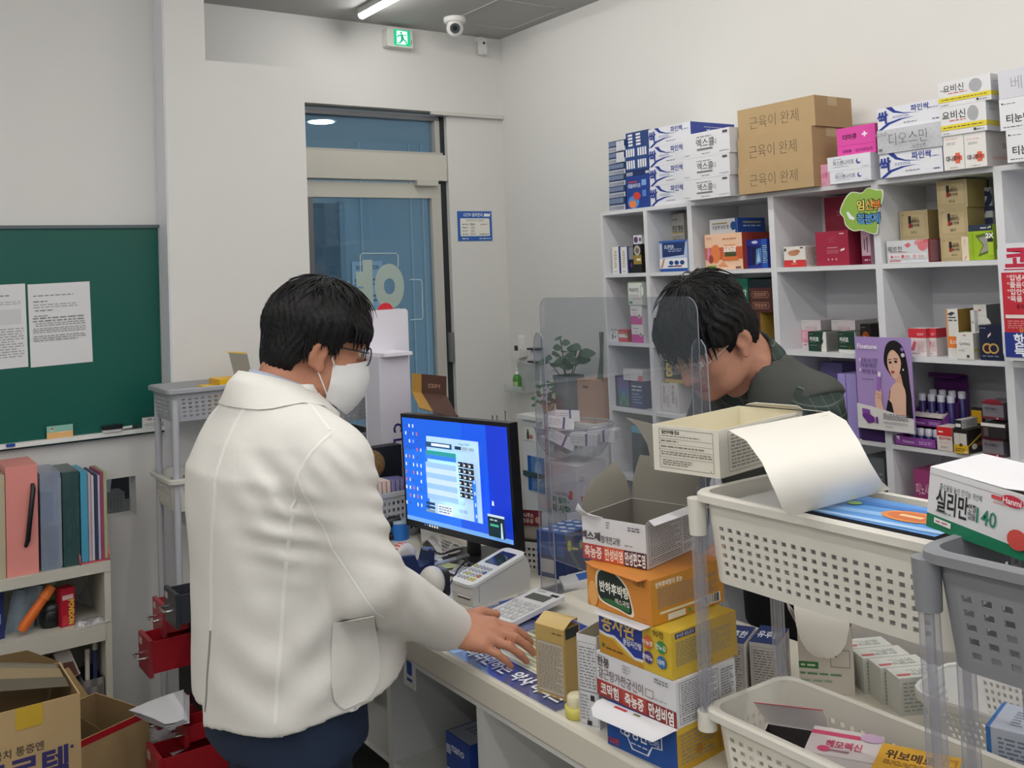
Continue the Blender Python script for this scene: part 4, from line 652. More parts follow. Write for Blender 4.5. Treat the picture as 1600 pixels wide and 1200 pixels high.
cubby(2.05, .437, 'blue carton under the counter, lower one at the back of the cubby'); cubby(2.05, .493, 'blue carton with a grey top under the counter, at the back of the cubby')
cubby(1.925, .437, 'blue carton with a grey top under the counter, nearest the divider panel')
bd = MB(); bd.tube([(1.3, 2.049, .44), (1.302, 2.0485, .549), (1.304, 2.1, .5495)], .0012, mat('cfc9a8', .6), 5); bd.build('rubber_band', label='pale rubber band around the blue cartons under the counter', cat='rubber band')
# ---------------------------------------------------------------- monitor
P0, P1 = at(635, 820, Z=.862), at(808, 865, Z=.885)
Um = (P1-P0).normalized(); Nm = Um.cross(V((0, 0, 1))).normalized()          # Nm points to the pharmacist side
def onplane(u, v, P, N):
    d = V(RM.T @ np.array([(u-CX)/F, (v-CY)/F, 1.])); E0 = V(EYE); return E0+d*((P-E0).dot(N)/d.dot(N))
Tl, Tr = onplane(622, 640, P0, Nm), onplane(795, 668, P0, Nm)
if Nm.dot(V(EYE)-P0) < 0: Nm = -Nm
mw, mh = (P1-P0).length, ((Tl-P0).length+(Tr-P1).length)/2
Wm = Nm.cross(Um).normalized()
if Wm.z < 0: Wm = -Wm
ORG = V((P0.x, P0.y, CZ))
e = empty('computer_monitor', ORG, 'computer monitor with a bright blue desktop and a till window', 'monitor')
T_ = Mx(((Um.x, -Nm.x, Wm.x, P0.x), (Um.y, -Nm.y, Wm.y, P0.y), (Um.z, -Nm.z, Wm.z, P0.z), (0, 0, 0, 1)))
blk = mat('17181c', .3)
mb = MB(); mb.T = T_; mb.box((0, .0, 0), (mw, .03, mh), blk); mb.box((.05, .03, .05), (mw-.05, .05, mh-.06), blk); mb.build('housing', e, origin=ORG)
mb = MB(); mb.T = T_; bz = .012
sc = lambda c, s=.75: mat(c, .25, emit=s)
f = Face(mb, (bz, -.0006, .022), (1, 0, 0), (0, 0, 1), mw-2*bz, mh-.034)
its = [('r', 0, 0, 1, 1, sc('1f6fe8')), ('r', .55, 0, 1, 1, sc('1a55dc')), ('r', .82, 0, 1, 1, sc('1638c4')), ('r', 0, .0, 1, .04, sc('6fa6e4')), ('r', .0, .7, .6, 1, sc('1a5fdc')), ('r', .25, .12, .75, .845, sc('b4d6f4'))]
for r in range(11):
    for q in range(5):
        if (r*5+q) % 7 != 3 and not (q > 3 and r < 3): its.append(('r', .03+.04*q, .93-.075*r-.02, .042+.04*q, .93-.075*r+.012, sc(random.choice(('e8eef4', 'c8d4e8', 'd06a5a', '3a5a8a', 'dfe8f0', '8ab0d8')))))
its += [('r', .27, .75, .53, .8, sc('24507a')), ('r', .33, .765, .51, .79, sc('e0ecf4')), ('r', .56, .76, .62, .79, sc('1c3350')), ('r', .63, .76, .68, .79, sc('9ab0c0')), ('r', .69, .76, .74, .79, sc('9ab0c0')), ('t', 'Pharm IT3000', .65, .815, .022, sc('2a8a8a'), 'c', .01), ('r', .27, .68, .57, .72, sc('2f9a9a')), ('r', .27, .64, .57, .68, sc('3a80e8'))]
its += [('r', .27, .26+.05*k, .57, .31+.05*k, sc('c6e0f8' if k % 2 else '9cc4ee')) for k in range(7)]
its += [('r', .595+.052*q, .335+.055*r, .64+.052*q, .38+.055*r, sc('141a24')) for q in range(3) for r in range(6)]+[('r', .61+.052*q, .348+.055*r, .624+.052*q, .368+.055*r, sc('e4ecf2')) for q in range(3) for r in range(6)]
its += [('r', .28, .215, .37, .24, sc('1f4468')), ('r', .28, .18, .37, .205, sc('1f4468')), ('r', .28, .145, .37, .17, sc('7a94a8')), ('r', .4, .15, .54, .24, sc('e4eef6')), ('l', .41, .16, .53, .23, 3, sc('5a7898')), ('t', '1 2 3', .64, .29, .03, sc('3a5a7a')), ('t', '0 00 000', .64, .22, .03, sc('3a5a7a')), ('r', .86, .06, 1, .25, sc('0f2a34')), ('r', .86, .23, 1, .25, sc('c8d8e8')), ('r', .88, .15, .95, .17, sc('3fae8a')), ('p', [(.965, .06), (.985, .06), (.98, .19), (.97, .19)], sc('b8d4e8')), ('l', .88, .19, .94, .22, 1, sc('a0b8b8')), ('p', [(.905, .33), (.925, .33), (.92, .37), (.91, .37)], sc('e0e6ee'))]
its += [('r', .26+.025*k, .01, .273+.025*k, .028, sc(random.choice(('2a4a7a', 'e8eef4', '3a6aa8')))) for k in range(7)]+[('r', .75, .15, .78, .52, sc('2f7cf0'))]+[('r', .765, .19+.1*k, .775, .22+.1*k, sc('d8e4f4')) for k in range(4)]
f.k = .5; f.draw(its); mb.build('screen', e, origin=ORG)
mb = MB(); mc = P0+Um*(mw*.5)-Nm*.06; mb.tube([(mc.x, mc.y, CZ+.012), (mc.x, mc.y, CZ+.22)], .022, blk, 12); mb.build('stand_neck', e, origin=ORG)
mb = MB(); mb.prism(circ(mc.x, mc.y, .1, 28), mat('2a2b30', .3), .012, CZ); mb.build('stand_base', e, origin=ORG)
# ---------------------------------------------------------------- card terminal
A, B, C_ = at(705, 943, Z=CZ), at(741, 950, Z=CZ), at(830, 920, Z=CZ)
tw = .085; tl = .2; ax = math.atan2(C_.y-B.y, C_.x-B.x)
e = empty('card_terminal', (B.x, B.y, CZ), 'white card payment terminal with keypad and screen on the counter', 'card terminal', rz=ax)
tm = mat('c9c8c4', .4); tt = mat('e0e0de', .35)
mb = MB(); side = [(0, 0), (tl, 0), (tl+.004, .06), (tl-.012, .092), (.0, .052), (-.004, .03)]
n = len(side); mb.add([(x, 0, z) for x, z in side]+[(x, tw, z) for x, z in side], [tuple(range(n)), tuple(range(n, 2*n))[::-1]], tm); mb.add([(x, 0, z) for x, z in side]+[(x, tw, z) for x, z in side], [(k, n+k, n+(k+1) % n, (k+1) % n) for k in range(n)], tm); mb.box((-.0055, .012, .018), (-.003, .06, .022), '26262a'); mb.box((-.006, .012, .0225), (-.003, .06, .024), 'f0f0ee'); mb.box((.018, -.0006, .008), (.019, 0, .05), '55555a'); mb.build('body', e, bevel=.006)
su = V((tl-.012, 0, .04)).normalized(); sn = V((-su.z, 0, su.x))
def slab(name, u0, u1, y0, y1, h, mt, b=0, par=e):
    mb = MB(); O_ = V((0, 0, .0525))
    T2 = Mx(((su.x, 0, sn.x, O_.x), (0, 1, 0, 0), (su.z, 0, sn.z, O_.z), (0, 0, 0, 1))); mb.T = T2
    mb.prism(rrect(u0, y0, u1, y1, b), mt, h[1]-h[0], h[0]); return mb, name
mb, nm = slab('top_cover', -.008, tl-.002, -.003, tw+.003, (0, .008), tt, .02); mb.build(nm, e)
mb, nm = slab('screen', .105, .175, .014, tw-.012, (.008, .0088), mat('2a3340', .12), .003); mb.build(nm, e)
for r in range(4):
    for q in range(5):
        c = {(3, 0): 'a8b04a', (1, 1): 'b0b040', (0, 4): 'c0b85a', (1, 4): 'b0623a', (2, 4): '4a6a9a', (0, 3): 'c8c060'}.get((r, q), 'a9abb0')
        mb, nm = slab('key', .012+.02*r, .026+.02*r, .072-.0145*q, .082-.0145*q, (.008, .0105), mat(c, .4), .004); ob = mb.build('key', e)
# ---------------------------------------------------------------- calculator
A, B, C_, D_ = (at(u, v, Z=CZ+.012) for u, v in ((757, 962), (800, 977), (885, 943), (845, 930)))
ax = math.atan2(C_.y-B.y, C_.x-B.x); cl = (C_-B).length; cw = .105
e = empty('calculator', (B.x, B.y, CZ+.006), 'white desk calculator lying on the blue desk mat', 'calculator', rz=ax); e.rotation_euler = (0, -.07, ax)
MB().rbox((0, 0, 0), (cl, cw, .012), .008, mat('dfdfdf', .4)).build('body', e)
mb = MB(); mb.box((cl*.68, .02, .012), (cl*.86, .088, .0126), mat('5a5f5a', .25)); mb.box((cl*.88, .01, .012), (cl*.94, .035, .0126), '2a2a2c'); mb.build('display', e)
for r in range(5):
    for q in range(6): MB().rbox((.014+.021*r, .008+.0155*q, .012), (.03+.021*r, .02+.0155*q, .0145), .003, mat('d2d2d0' if (r+q) % 3 else 'c4c4c2', .45)).build('key', e)
mb = MB(); mb.text('CASIO', (cl*.95, .075, .0122), (0, -1, 0), (1, 0, 0), .008, '55555a', 'c', .02); mb.build('logo_print', e)
# ---------------------------------------------------------------- desk mat
mx0, mx1, my0, my1 = 1.168, 1.5, 1.6, 2.2
mb = MB(); mb.box((mx0, my0, CZ), (mx1, my1, CZ+.0025), mat('2c3d8c', .35))
f = Face(mb, (mx0, my1, CZ+.0025), (0, -1, 0), (1, 0, 0), my1-my0, mx1-mx0)
f.draw([('r', .3, 0, 1, .2, '27367f'), ('r', 0, 0, .36, .42, '8fb4d8'), ('e', .12, .2, .1, .08, '6f96c4'), ('p', [(.2, .06), (.34, .02), (.36, .2), (.24, .2)], '4a66a8'), ('r', .36, .22, 1, .72, 'cfcfb0'), ('r', .36, .62, 1, .72, 'd9d9cc')]
    + [('r', .37, .25+.042*k, .99, .268+.042*k, 'e6e6c4') for k in range(9)] + [('l', .38, .5, .98, .66, 5, 'a8a890'), ('r', 0, .8, 1, 1, '2a3f9c'), ('t', '비타민하는 약사 비택스', .68, .1, .1, 'e8ecf4', 'c', .03, .58), ('r', .36, .205, 1, .215, 'c8d0e4')])
mb.build('desk_mat', label='blue printed desk mat under clear film along the counter edge', cat='desk mat', origin=(mx0, my0, CZ))
MB().box((mx0-.006, my0-.01, CZ+.0027), (mx1+.005, my1+.02, CZ+.004), clear('f4f8ff', .06, .08)).build('mat_film', bpy.data.objects['desk_mat'], origin=(mx0, my0, CZ), label='clear film')
# ---------------------------------------------------------------- clear sneeze guard
XG_ = 1.60; acr = clear('cdd0da', .045, 0); ed = clear('a9adbd', .6, .1)
q = [at(842, 465, X=XG_), at(1078, 465, X=XG_)]; yl, yr, zt = q[0].y, q[1].y-.02, q[0].z
e = empty('sneeze_guard', (XG_, (yl+yr)/2, CZ), 'clear acrylic sneeze guard standing on the counter', 'screen'); oo = (XG_, (yl+yr)/2, CZ)
def plateX(pts, x0, x1, name, rim=True):
    n = len(pts); mb = MB(); mb.add([(x0, y, z) for y, z in pts]+[(x1, y, z) for y, z in pts], [tuple(range(n)), tuple(range(n, 2*n))[::-1]], acr)
    mb.add([(x0, y, z) for y, z in pts]+[(x1, y, z) for y, z in pts], [(k, n+k, n+(k+1) % n, (k+1) % n) for k in range(n)], ed); return mb.build(name, e, origin=oo)
plateX(rrect(yr, CZ+.09, yl, zt, .035, 6), XG_, XG_+.003, 'panel')
for yy in (yl+.004, yr-.004):
    for s in (1,):
        p = [(yy-.03*0-.034, CZ+.004), (yy+.034, CZ+.004), (yy+.024, 1.46), (yy+.02, 1.485), (yy+.008, 1.5), (yy-.008, 1.5), (yy-.02, 1.485), (yy-.024, 1.46)]
        plateX(p, XG_-.006, XG_-.002, 'support_post')
        mb = MB(); mb.prism(rrect(XG_-.09, yy-.035, XG_+.1, yy+.035, .012), acr, .004, CZ); mb.build('foot', e, origin=oo)
        MB().tube([(XG_-.004, yy-.034, CZ+.01), (XG_-.004, yy-.024, 1.46)], .0012, ed, 5).build('post_edge', e, origin=oo)
# ---------------------------------------------------------------- clutter on the counter left of the monitor
def cyl(name, lab, cat, x, y, z, r, h, col, group=None, n=20): return MB().lathe([(r*.98, 0), (r, .002), (r, h-.002), (r*.97, h)], card(col), n).build(name, loc=(x, y, z), label=lab, cat=cat, group=group)
p = at(626, 842, Z=CZ); e = empty('blue_tub', (p.x, p.y, CZ), 'small blue round tub beside the monitor', 'tub')
MB().lathe([(.028, 0), (.03, .058)], mat('2a72c8', .35), 22).build('tub_body', e); MB().lathe([(.031, .054), (.031, .063), (.027, .064), (0, .064)], mat('8fa2b4', .3), 22).build('lid', e)
p = at(640, 905, Z=CZ); e = empty('tape_dispenser', (p.x, p.y, CZ), 'navy tape dispenser with a red and white tape roll', 'tape dispenser', rz=.2)
nav = mat('1f2d55', .4); mb = MB(); sd = [(-.075, 0), (.075, 0), (.078, .06), (.066, .062), (.055, .035), (.02, .03), (.004, .062), (-.05, .068), (-.072, .04)]
sd = [(x, z*1.15) for x, z in sd]; n = len(sd); mb.add([(x, -.025, z) for x, z in sd]+[(x, .025, z) for x, z in sd], [tuple(range(n)), tuple(range(n, 2*n))[::-1]]+[(k, n+k, n+(k+1) % n, (k+1) % n) for k in range(n)], nav)
mb.build('body', e, bevel=.003)
mb = MB(); mb.lathe([(.02, -.012), (.04, -.012), (.04, .012), (.02, .012)], mat('d9d2cc', .3), 26)
for k in range(7): mb.box((-.0415+.0, -.012, -.004), (-.04, .012, .004), 'c8504a')
o_ = mb.build('tape_roll', e, loc=(-.022, 0, .068)); o_.rotation_euler = (math.pi/2, 0, 0)
for k in range(9):
    a = .4+k*.28; mb = MB()
mb = MB()
for k in range(10):
    a0 = math.radians(10+k*17); mb.quad([(.0403*math.cos(a), y, .0403*math.sin(a)) for a, y in ((a0, -.012), (a0+.16, -.012), (a0+.16, .012), (a0, .012))], 'c8504a')
mb.build('tape_stripes', e, loc=(-.022, 0, .068)); MB().box((.062, -.013, .068), (.08, .013, .073), mat('8a8c92', .3, metal=.8)).build('cutter', e)
p = at(676, 936, Z=CZ); e = empty('barcode_scanner', (p.x, p.y, CZ), 'white rounded hand scanner by the sleeve of the lab coat', 'scanner')
wp = mat('cfccc6', .35); MB().ball((0, 0, .045), (.035, .04, .042), wp, 18, 12).build('scanner_head', e); MB().tube([(-.01, 0, .03), (-.03, -.02, .012), (-.06, -.03, .01)], [.022, .017, .014], wp, 12).build('handle', e); MB().rbox((.025, -.028, .004), (.04, .028, .075), .012, mat('2b2c33', .3), axis=0).build('scan_window', e)
pp = mat('d5d4d0', .6)
def sheetthing(name, lab, px, z, cat='paper', col=pp, dec=[], bend=.004):
    q = [at(u, v, Z=z) for u, v in px]; c = sum(q, V((0, 0, 0)))/4; rows = []
    for i in range(5):
        a, b = q[0].lerp(q[3], i/4), q[1].lerp(q[2], i/4); rows.append([a.lerp(b, j/4)-c+V((0, 0, bend*(1+math.sin(i*1.7+j*1.1)))) for j in range(5)])
    mb = MB(); mb.sheet(rows, col, .0006)
    w, h = (q[1]-q[0]).length, (q[3]-q[0]).length
    if dec: f = Face(mb, q[3]-c+V((0, 0, bend*2.1)), q[2]-q[3], q[0]-q[3], w, h); f.draw(dec)
    return mb.build(name, loc=c+V((0, 0, .0006)), label=lab, cat=cat)
sheetthing('paper_slip', 'crumpled white paper slip below the monitor', ((656, 826), (684, 836), (692, 870), (660, 862)), CZ+.003, bend=.02)
sheetthing('paper_sheet', 'printed paper sheet lying under the pens by the monitor stand', ((690, 842), (740, 862), (712, 890), (662, 872)), CZ+.002, dec=[('l', .1, .1, .9, .9, 8, 'a0a0a0')])
sheetthing('paper_sheet', 'lined paper sheet under the cable beside the card terminal', ((722, 876), (742, 884), (720, 905), (700, 898)), CZ+.003, dec=[('l', .1, .1, .9, .9, 8, 'a8a8a4')])
sheetthing('purple_leaflet', 'purple leaflet lying between the tape dispenser and card terminal', ((672, 876), (705, 898), (694, 912), (668, 892)), CZ+.002, col=mat('6a4a8a', .5), cat='leaflet')
p = at(700, 884, Z=CZ+.004); cyl('yellow_disc', 'pale yellow green round pad on the papers', 'pad', p.x, p.y, CZ+.006, .035, .004, 'c5c98e')
p, q = at(676, 884, Z=CZ+.012), at(734, 868, Z=CZ+.012)
def pen(name, lab, a, b, r, col, cap):
    e = empty(name, a, lab, 'pen'); d = b-a; MB().tube([V((0, 0, 0)), d*.1, d*.6], [r*.3, r, r], mat(col, .3, metal=.3), 10).build('barrel', e); MB().tube([d*.6, d], r*1.06, mat(cap, .35), 10).build('cap', e)
pen('silver_pen', 'fat silver pen lying below the monitor', p, q, .008, 'a9abae', '77797c'); pen('white_pen', 'slim white pen lying beside the silver pen', at(672, 876, Z=CZ+.01), at(718, 862, Z=CZ+.01), .005, 'd8d8d4', 'c4c4c0')
mb = MB(); mb.tube([at(u, v, Z=CZ+.012) for u, v in ((668, 858), (690, 866), (715, 868), (728, 876), (715, 890), (706, 908), (700, 918))], .0025, blk, 6); mb.tube([at(u, v, Z=CZ+.012) for u, v in ((722, 872), (740, 888), (748, 900))], .002, blk, 6); mb.build('black_cable', label='thin black cable looping over the papers to the card terminal', cat='cable', origin=at(700, 880, Z=CZ+.01))
# ---------------------------------------------------------------- behind the monitor
wd = mat('dfdde6', .45)
e = empty('display_stand', (1.69, 3.16, CZ), 'white display stand with dark blue letters and a red top disc', 'display stand'); oo = (1.69, 3.16, CZ)
bl, br_, bt = at(567, 484, Y=3.31).x, at(637, 484, Y=3.31).x, at(600, 484, Y=3.31).z
mb = MB(); mb.rbox((bl, 3.31, CZ), (br_, 3.316, bt), .014, wd, axis=1); mb.build('back_panel', e, origin=oo)
cl_, cr_ = at(593, 600, Y=3.2).x, at(640, 600, Y=3.2).x; ctz = at(612, 556, Y=3.2).z
mb = MB(); mb.box((cl_, 3.2, CZ), (cr_, 3.31, ctz), mat('d3d1de', .45)); lt = '2b2470'
p = at(621, 690, Y=3.199)
for t, v in (('C', 668), ('L', 690)): q = at(624, v, Y=3.199); mb.text(t, (q.x-.004, 3.1992, q.z), (0, 0, -1), (1, 0, 0), .036, lt, 'c', .03)
mb.build('column', e, origin=oo)
MB().box((bl+.01, 3.17, ctz), (cr_, 3.31, ctz+.012), wd).build('ledge', e, origin=oo)
q = at(602, 484, Y=3.32); mb = MB(); n = 24; pts = [(q.x+.032*math.cos(a), q.z-.006+.032*math.sin(a)) for a in [2*math.pi*k/n for k in range(n)]]
mb.add([(x, 3.3165, z) for x, z in pts]+[(x, 3.322, z) for x, z in pts], [tuple(range(n)), tuple(range(n, 2*n))[::-1]]+[(k, n+k, n+(k+1) % n, (k+1) % n) for k in range(n)], mat('cf2a38', .4)); mb.build('red_disc', e, origin=oo)
# brown lidded carton
yb = 3.04; g = lambda u, v, y=yb: at(u, v, Y=y)
e = empty('brown_open_carton', (g(675, 650).x, yb, CZ), 'dark brown carton with a gold edge and raised lid behind the monitor', 'box'); oo = (g(675, 650).x, yb, CZ)
bm, gm = mat('4f332a', .5), mat('a8803c', .5)
q0, q1, q2, q3 = g(643, 583), g(697, 588), g(697, 618), g(643, 612)
mb = MB(); mid0, mid1 = g(658, 584), g(658, 614); y2 = yb-.09; k0, k1, km = at(655, 638, Y=y2), at(716, 655, Y=y2), at(676, 644, Y=y2)
mb.sheet([[q0, mid0], [q3, mid1], [k0, km]], gm, .003, smooth=False); mb.sheet([[mid0, q1], [mid1, q2], [km, k1]], bm, .003, smooth=False)
ct = (mid0+q1+mid1+q2)/4; mb.T = None
ff = Face(mb, mid1+V((0, -.002, 0)), q2-mid1, q1-q2, (q2-mid1).length, (q1-q2).length)
ff.draw([('p', [(.12, .5), (.2, .78), (.8, .78), (.88, .5), (.8, .22), (.2, .22)], 'b08a70'), ('p', [(.16, .5), (.22, .72), (.78, .72), (.84, .5), (.78, .28), (.22, .28)], '55372e'), ('t', '한방보약', .5, .5, .3, 'b08a70', 'c', .02, .5)]); mb.build('lid', e, origin=oo)
mb = MB(); mb.box((k0.x, y2, CZ), (k1.x, yb+.02, k0.z-.04), bm); mb.build('box_body', e, origin=oo)
# black bin, brown disc, tray of small boxes
yb = 3.12; a, b = at(560, 700, Y=yb), at(627, 694, Y=yb)
MB().box((a.x, yb, CZ), (b.x, yb+.05, b.z), mat('1d2230', .55)).build('black_box', label='black upright box behind the brown disc', cat='box', origin=(a.x, yb, CZ))
q = at(575, 728, Y=3.09); mb = MB(); rr = mat('7a5f3c', .9, noise=.55, scale=90, bump=1)
mb.ball((0, 0, 0), (.065, .022, .055), rr, 24, 12); mb.build('brown_disc', loc=(q.x, 3.09, q.z), label='round brown crumbly disc in front of the black box', cat='disc')
# ---------------------------------------------------------------- baskets
def lattice(mb, A, B, C_, D_, nx, ny, t, mt, fx=.5, fy=.5):
    """wall panel A-B (bottom) D-C (top) with nx x ny square holes"""
    A, B, C_, D_ = V(A), V(B), V(C_), V(D_); N = (B-A).cross(D_-A).normalized()*t
    P = lambda u, v: (A.lerp(B, u)).lerp(D_.lerp(C_, u), v)
    def slab(u0, v0, u1, v1):
        q = [P(u0, v0), P(u1, v0), P(u1, v1), P(u0, v1)]
        mb.add(q+[p-N for p in q], [(0, 1, 2, 3), (7, 6, 5, 4), (0, 4, 5, 1), (1, 5, 6, 2), (2, 6, 7, 3), (3, 7, 4, 0)], mt)
    cu = 1/nx; cv = 1/ny
    for j in range(ny+1):
        v0, v1 = max(0, (j-fy/2)*cv), min(1, (j+fy/2)*cv); slab(0, v0, 1, v1)
    for i in range(nx+1):
        u0, u1 = max(0, (i-fx/2)*cu), min(1, (i+fx/2)*cu)
        for j in range(ny): slab(u0, (j+fy/2)*cv, u1, (j+1-fy/2)*cv)
def basket(name, lab, loc, L, W, H, col, nx, ny, nw, group=None, rz=0, taper=.1, lip=.012, r=.03, zb=.1, zt=.62, cat='basket', parent=None):
    """open basket: local x is the long side, origin at the bottom centre"""
    mt = card(col) if isinstance(col, str) else col
    if parent is None: e = empty(name, loc, lab, cat, group, rz)
    else:
        e = bpy.data.objects.new(name, None); COL.objects.link(e); e.parent = parent; e.location = V(loc)-V(parent.location); e.rotation_euler = (0, 0, rz)
        if lab: e['label'] = lab
    def ring(z, off=0, seg=4):
        k = (1-z/H)*taper; hx_, hy_ = L/2-k*W*.5-off, W/2-k*W*.5-off
        return [(x, y, z) for x, y in rrect(-hx_, -hy_, hx_, hy_, max(.004, r-off), seg)]
    mb = MB(); t = .0025
    mb.sheet([ring(0), ring(H*zb)], mt, t, closed=True); mb.sheet([ring(H*zt), ring(H)], mt, t, closed=True)
    n = len(ring(0)); seg = 4
    ra, rb = ring(H*zb), ring(H*zt)
    for c in range(4):
        i0 = c*(seg+1); mb.sheet([[V(ra[i0+k]) for k in range(seg+1)], [V(rb[i0+k]) for k in range(seg+1)]], mt, t)
        i1, i2 = i0+seg, ((c+1) % 4)*(seg+1); lattice(mb, ra[i1], ra[i2], rb[i2], rb[i1], nw if c in (0, 2) and False else (nx if c in (1, 3) else nw), ny, t, mt)
    fl = ring(0); mb.add(fl, [tuple(range(n))[::-1]], mt); mb.add([(x, y, .003) for x, y, z in fl], [tuple(range(n))], mt)
    mb.build('basket_body', e)
    mb = MB(); o1, o2 = ring(H), [(x*1.0, y, z) for x, y, z in ring(H)]
    def grow(rg, d, z): return [(x+(d if x > 0 else -d), y+(d if y > 0 else -d), z) for x, y, _ in rg]
    mb.sheet([grow(o1, -t, H-.002), grow(o1, -t, H+.003), grow(o1, lip*.7, H+.004), grow(o1, lip, H), grow(o1, lip, H-.012), grow(o1, lip-.003, H-.012), grow(o1, 0, H-.004)], mt, closed=True, smooth=False); mb.build('rim', e)
    return e
cg, cw_ = mat('83858a', .5), mat('d6d3c9', .42)
# racks along the partition behind the pharmacist
def tower(lab, x0, x1, y0, y1, grp, tiers, pcol):
    e = empty('storage_rack', ((x0+x1)/2, (y0+y1)/2, 0), lab, 'storage rack'); oo = ((x0+x1)/2, (y0+y1)/2, 0)
    for x in (x0+.02, x1-.02):
        for y in (y0+.02, y1-.02): MB().tube([(x, y, 0), (x, y, tiers[0][0]-.02)], .012, mat(pcol, .4), 10).build('post', e, origin=oo)
    return e
x0, x1 = at(266, 604, Y=3.44).x, 1.31
tw1 = tower('grey plastic rack behind the left shoulder of the lab coat', x0, x1, 3.44, 3.7, None, [(1.3,)], 'b4b6bc')
basket('basket', 'grey slotted basket', ((x0+x1)/2, 3.57, 1.205), x1-x0, .25, .11, mat('a3a5aa', .45), 13, 5, 8, parent=tw1, zt=.75)
basket('basket', 'off white slotted basket', ((x0+x1)/2, 3.57, .9), x1-x0, .25, .11, mat('c9c7c0', .45), 13, 5, 8, parent=tw1, zt=.75)
x2, x3 = 1.335, at(592, 600, Y=3.40).x
tw2 = tower('grey plastic rack between the lab coat and the white display stand', x2, x3, 3.40, 3.68, None, [(1.27,)], '8a8c92')
basket('basket', None, ((x2+x3)/2, 3.54, 1.14), x3-x2, .27, .12, mat('96989c', .45), 13, 5, 8, parent=tw2, zt=.72)
basket('basket', 'plain grey lower basket', ((x2+x3)/2, 3.54, .93), x3-x2, .27, .16, mat('8d8f94', .45), 3, 1, 2, parent=tw2, zt=.3)
yb = 3.5; a, b = at(322, 606, Y=yb), at(392, 590, Y=yb)
e = empty('yellow_carton', ((a.x+b.x)/2, yb, 1.2), 'bright yellow carton with its flap up in the grey rack basket', 'box'); oo = ((a.x+b.x)/2, yb, 1.2)
ym = mat('e8b818', .45); MB().box((a.x+.05, yb, 1.212), (min(b.x+.06, 1.295), yb+.12, at(360, 592, Y=yb).z), ym).build('box_body', e, origin=oo)
MB().box((a.x, yb-.01, at(340, 603, Y=yb).z-.006), (a.x+.06, yb+.1, at(340, 603, Y=yb).z), ym).build('flap', e, origin=oo)
q = [at(u, v, Y=yb+.03) for u, v in ((357, 551), (386, 553), (394, 590), (368, 594))]; mb = MB(); mb.sheet([[q[0], q[1]], [q[3], q[2]]], mat('8f8b80', .6), .002); mb.quad([at(u, v, Y=yb+.028) for u, v in ((351, 549), (384, 550), (387, 554), (357, 552))], 'e6c268'); mb.build('raised_flap', e, origin=oo, label='grey inside of the flap')
p = at(296, 755, Y=3.5); carton('blue_small_box', 'small light blue box in the off white rack basket', .06, .05, .06, (p.x-.01, 3.5, .905), .5, '5a96cc')
# tray with a row of tiny boxes behind the monitor
a, b = at(583, 772, Y=3.0), at(645, 764, Y=3.0)
basket('small_basket', 'small grey basket with round holes behind the monitor edge', ((a.x+b.x)/2-.02, 3.03, CZ+.001), b.x-a.x+.08, .11, a.z-CZ-.003, mat('a9acb0', .45), 12, 5, 5, zt=.85, r=.012, lip=.004)
for k in range(9):
    p = at(578+7*k, 764-k*.8, Y=2.985); c = 'e2c8c0' if k < 5 else '8a86b4'
    carton('tiny_box', ('pale pink tiny box in the row behind the monitor', 'violet tiny box in the row behind the monitor')[k > 4], .0125, .075, p.z-CZ+.012, (p.x, 2.99, CZ+.006), 0, c, {'F': [('r', .2, .05, .8, .7, 'efe4e0' if k < 5 else '6a66a0'), ('l', .25, .1, .75, .6, 5, 'b8908a' if k < 5 else 'b0acd0')], 'T': [('r', .1, .05, .9, .95, 'f0e0da' if k < 5 else '6f6ba6')]}, group=('pink tiny boxes behind the monitor', 'violet tiny boxes behind the monitor')[k > 4])
p = at(606, 818, Z=.86)+V((0, .015, 0)); mb = MB(); mb.tube([(p.x-.03, p.y+.01, .845), (p.x+.02, p.y, .86), (p.x+.05, p.y-.01, .865)], [.014, .018, .012], blk, 10); mb.tube([(p.x-.03, p.y+.01, .813), (p.x+.05, p.y-.01, .813)], .012, blk, 8); mb.build('stapler', label='black stapler lying between the blue tub and the small grey basket', cat='stapler', origin=(p.x, p.y, CZ))
# ---------------------------------------------------------------- customer side of the guard
p = at(905, 805, X=1.80)
bz0 = .93
c0 = at(903, 808, Z=bz0)
ang = math.radians(-62)
ex, ey = V((math.cos(ang), math.sin(ang), 0)), V((-math.sin(ang), math.cos(ang), 0))
def place_corner(name, lab, c, ang, w, d, h, z, col, dec, **k):   # near vertical edge at c: front face ends there
    ex = V((math.cos(ang), math.sin(ang), 0)); l = V((c.x, c.y, z))-ex*w
    return carton(name, lab, w, d, h, l, ang, col, dec, **k)
place_corner('blue_figure_carton', 'dark blue carton with yellow line drawing at the customer side', at(884, 908, Z=CZ), ang-.25, .1, .15, .128, CZ, '1d2f66', {'R': [('e', .15, .72, .06, .12, 'd8d03a'), ('p', [(.12, .6), (.2, .62), (.5, .1), (.42, .08)], '4a6a5a'), ('e', .5, .66, .06, .1, '9aa860'), ('p', [(.2, .62), (.4, .56), (.42, .6), (.22, .68)], 'c8c84a'), ('p', [(.56, .6), (.8, .5), (.82, .56), (.58, .66)], 'c8c84a'), ('e', .85, .5, .05, .09, 'd8d03a'), ('p', [(0, .98), (1, .74), (1, .78), (0, 1)], '3a5aa0')], 'F': [('r', .1, .1, .6, .4, 'c9c4c0'), ('r', 0, .5, 1, 1, '27509c')], 'T': [('r', 0, 0, 1, 1, '3a74c0')]+[('e', .16+.33*i, .15+.23*j, .12, .06, 'dbe4f0') for i in range(3) for j in range(4)]})
an2 = deg(-82) if False else math.radians(-82)
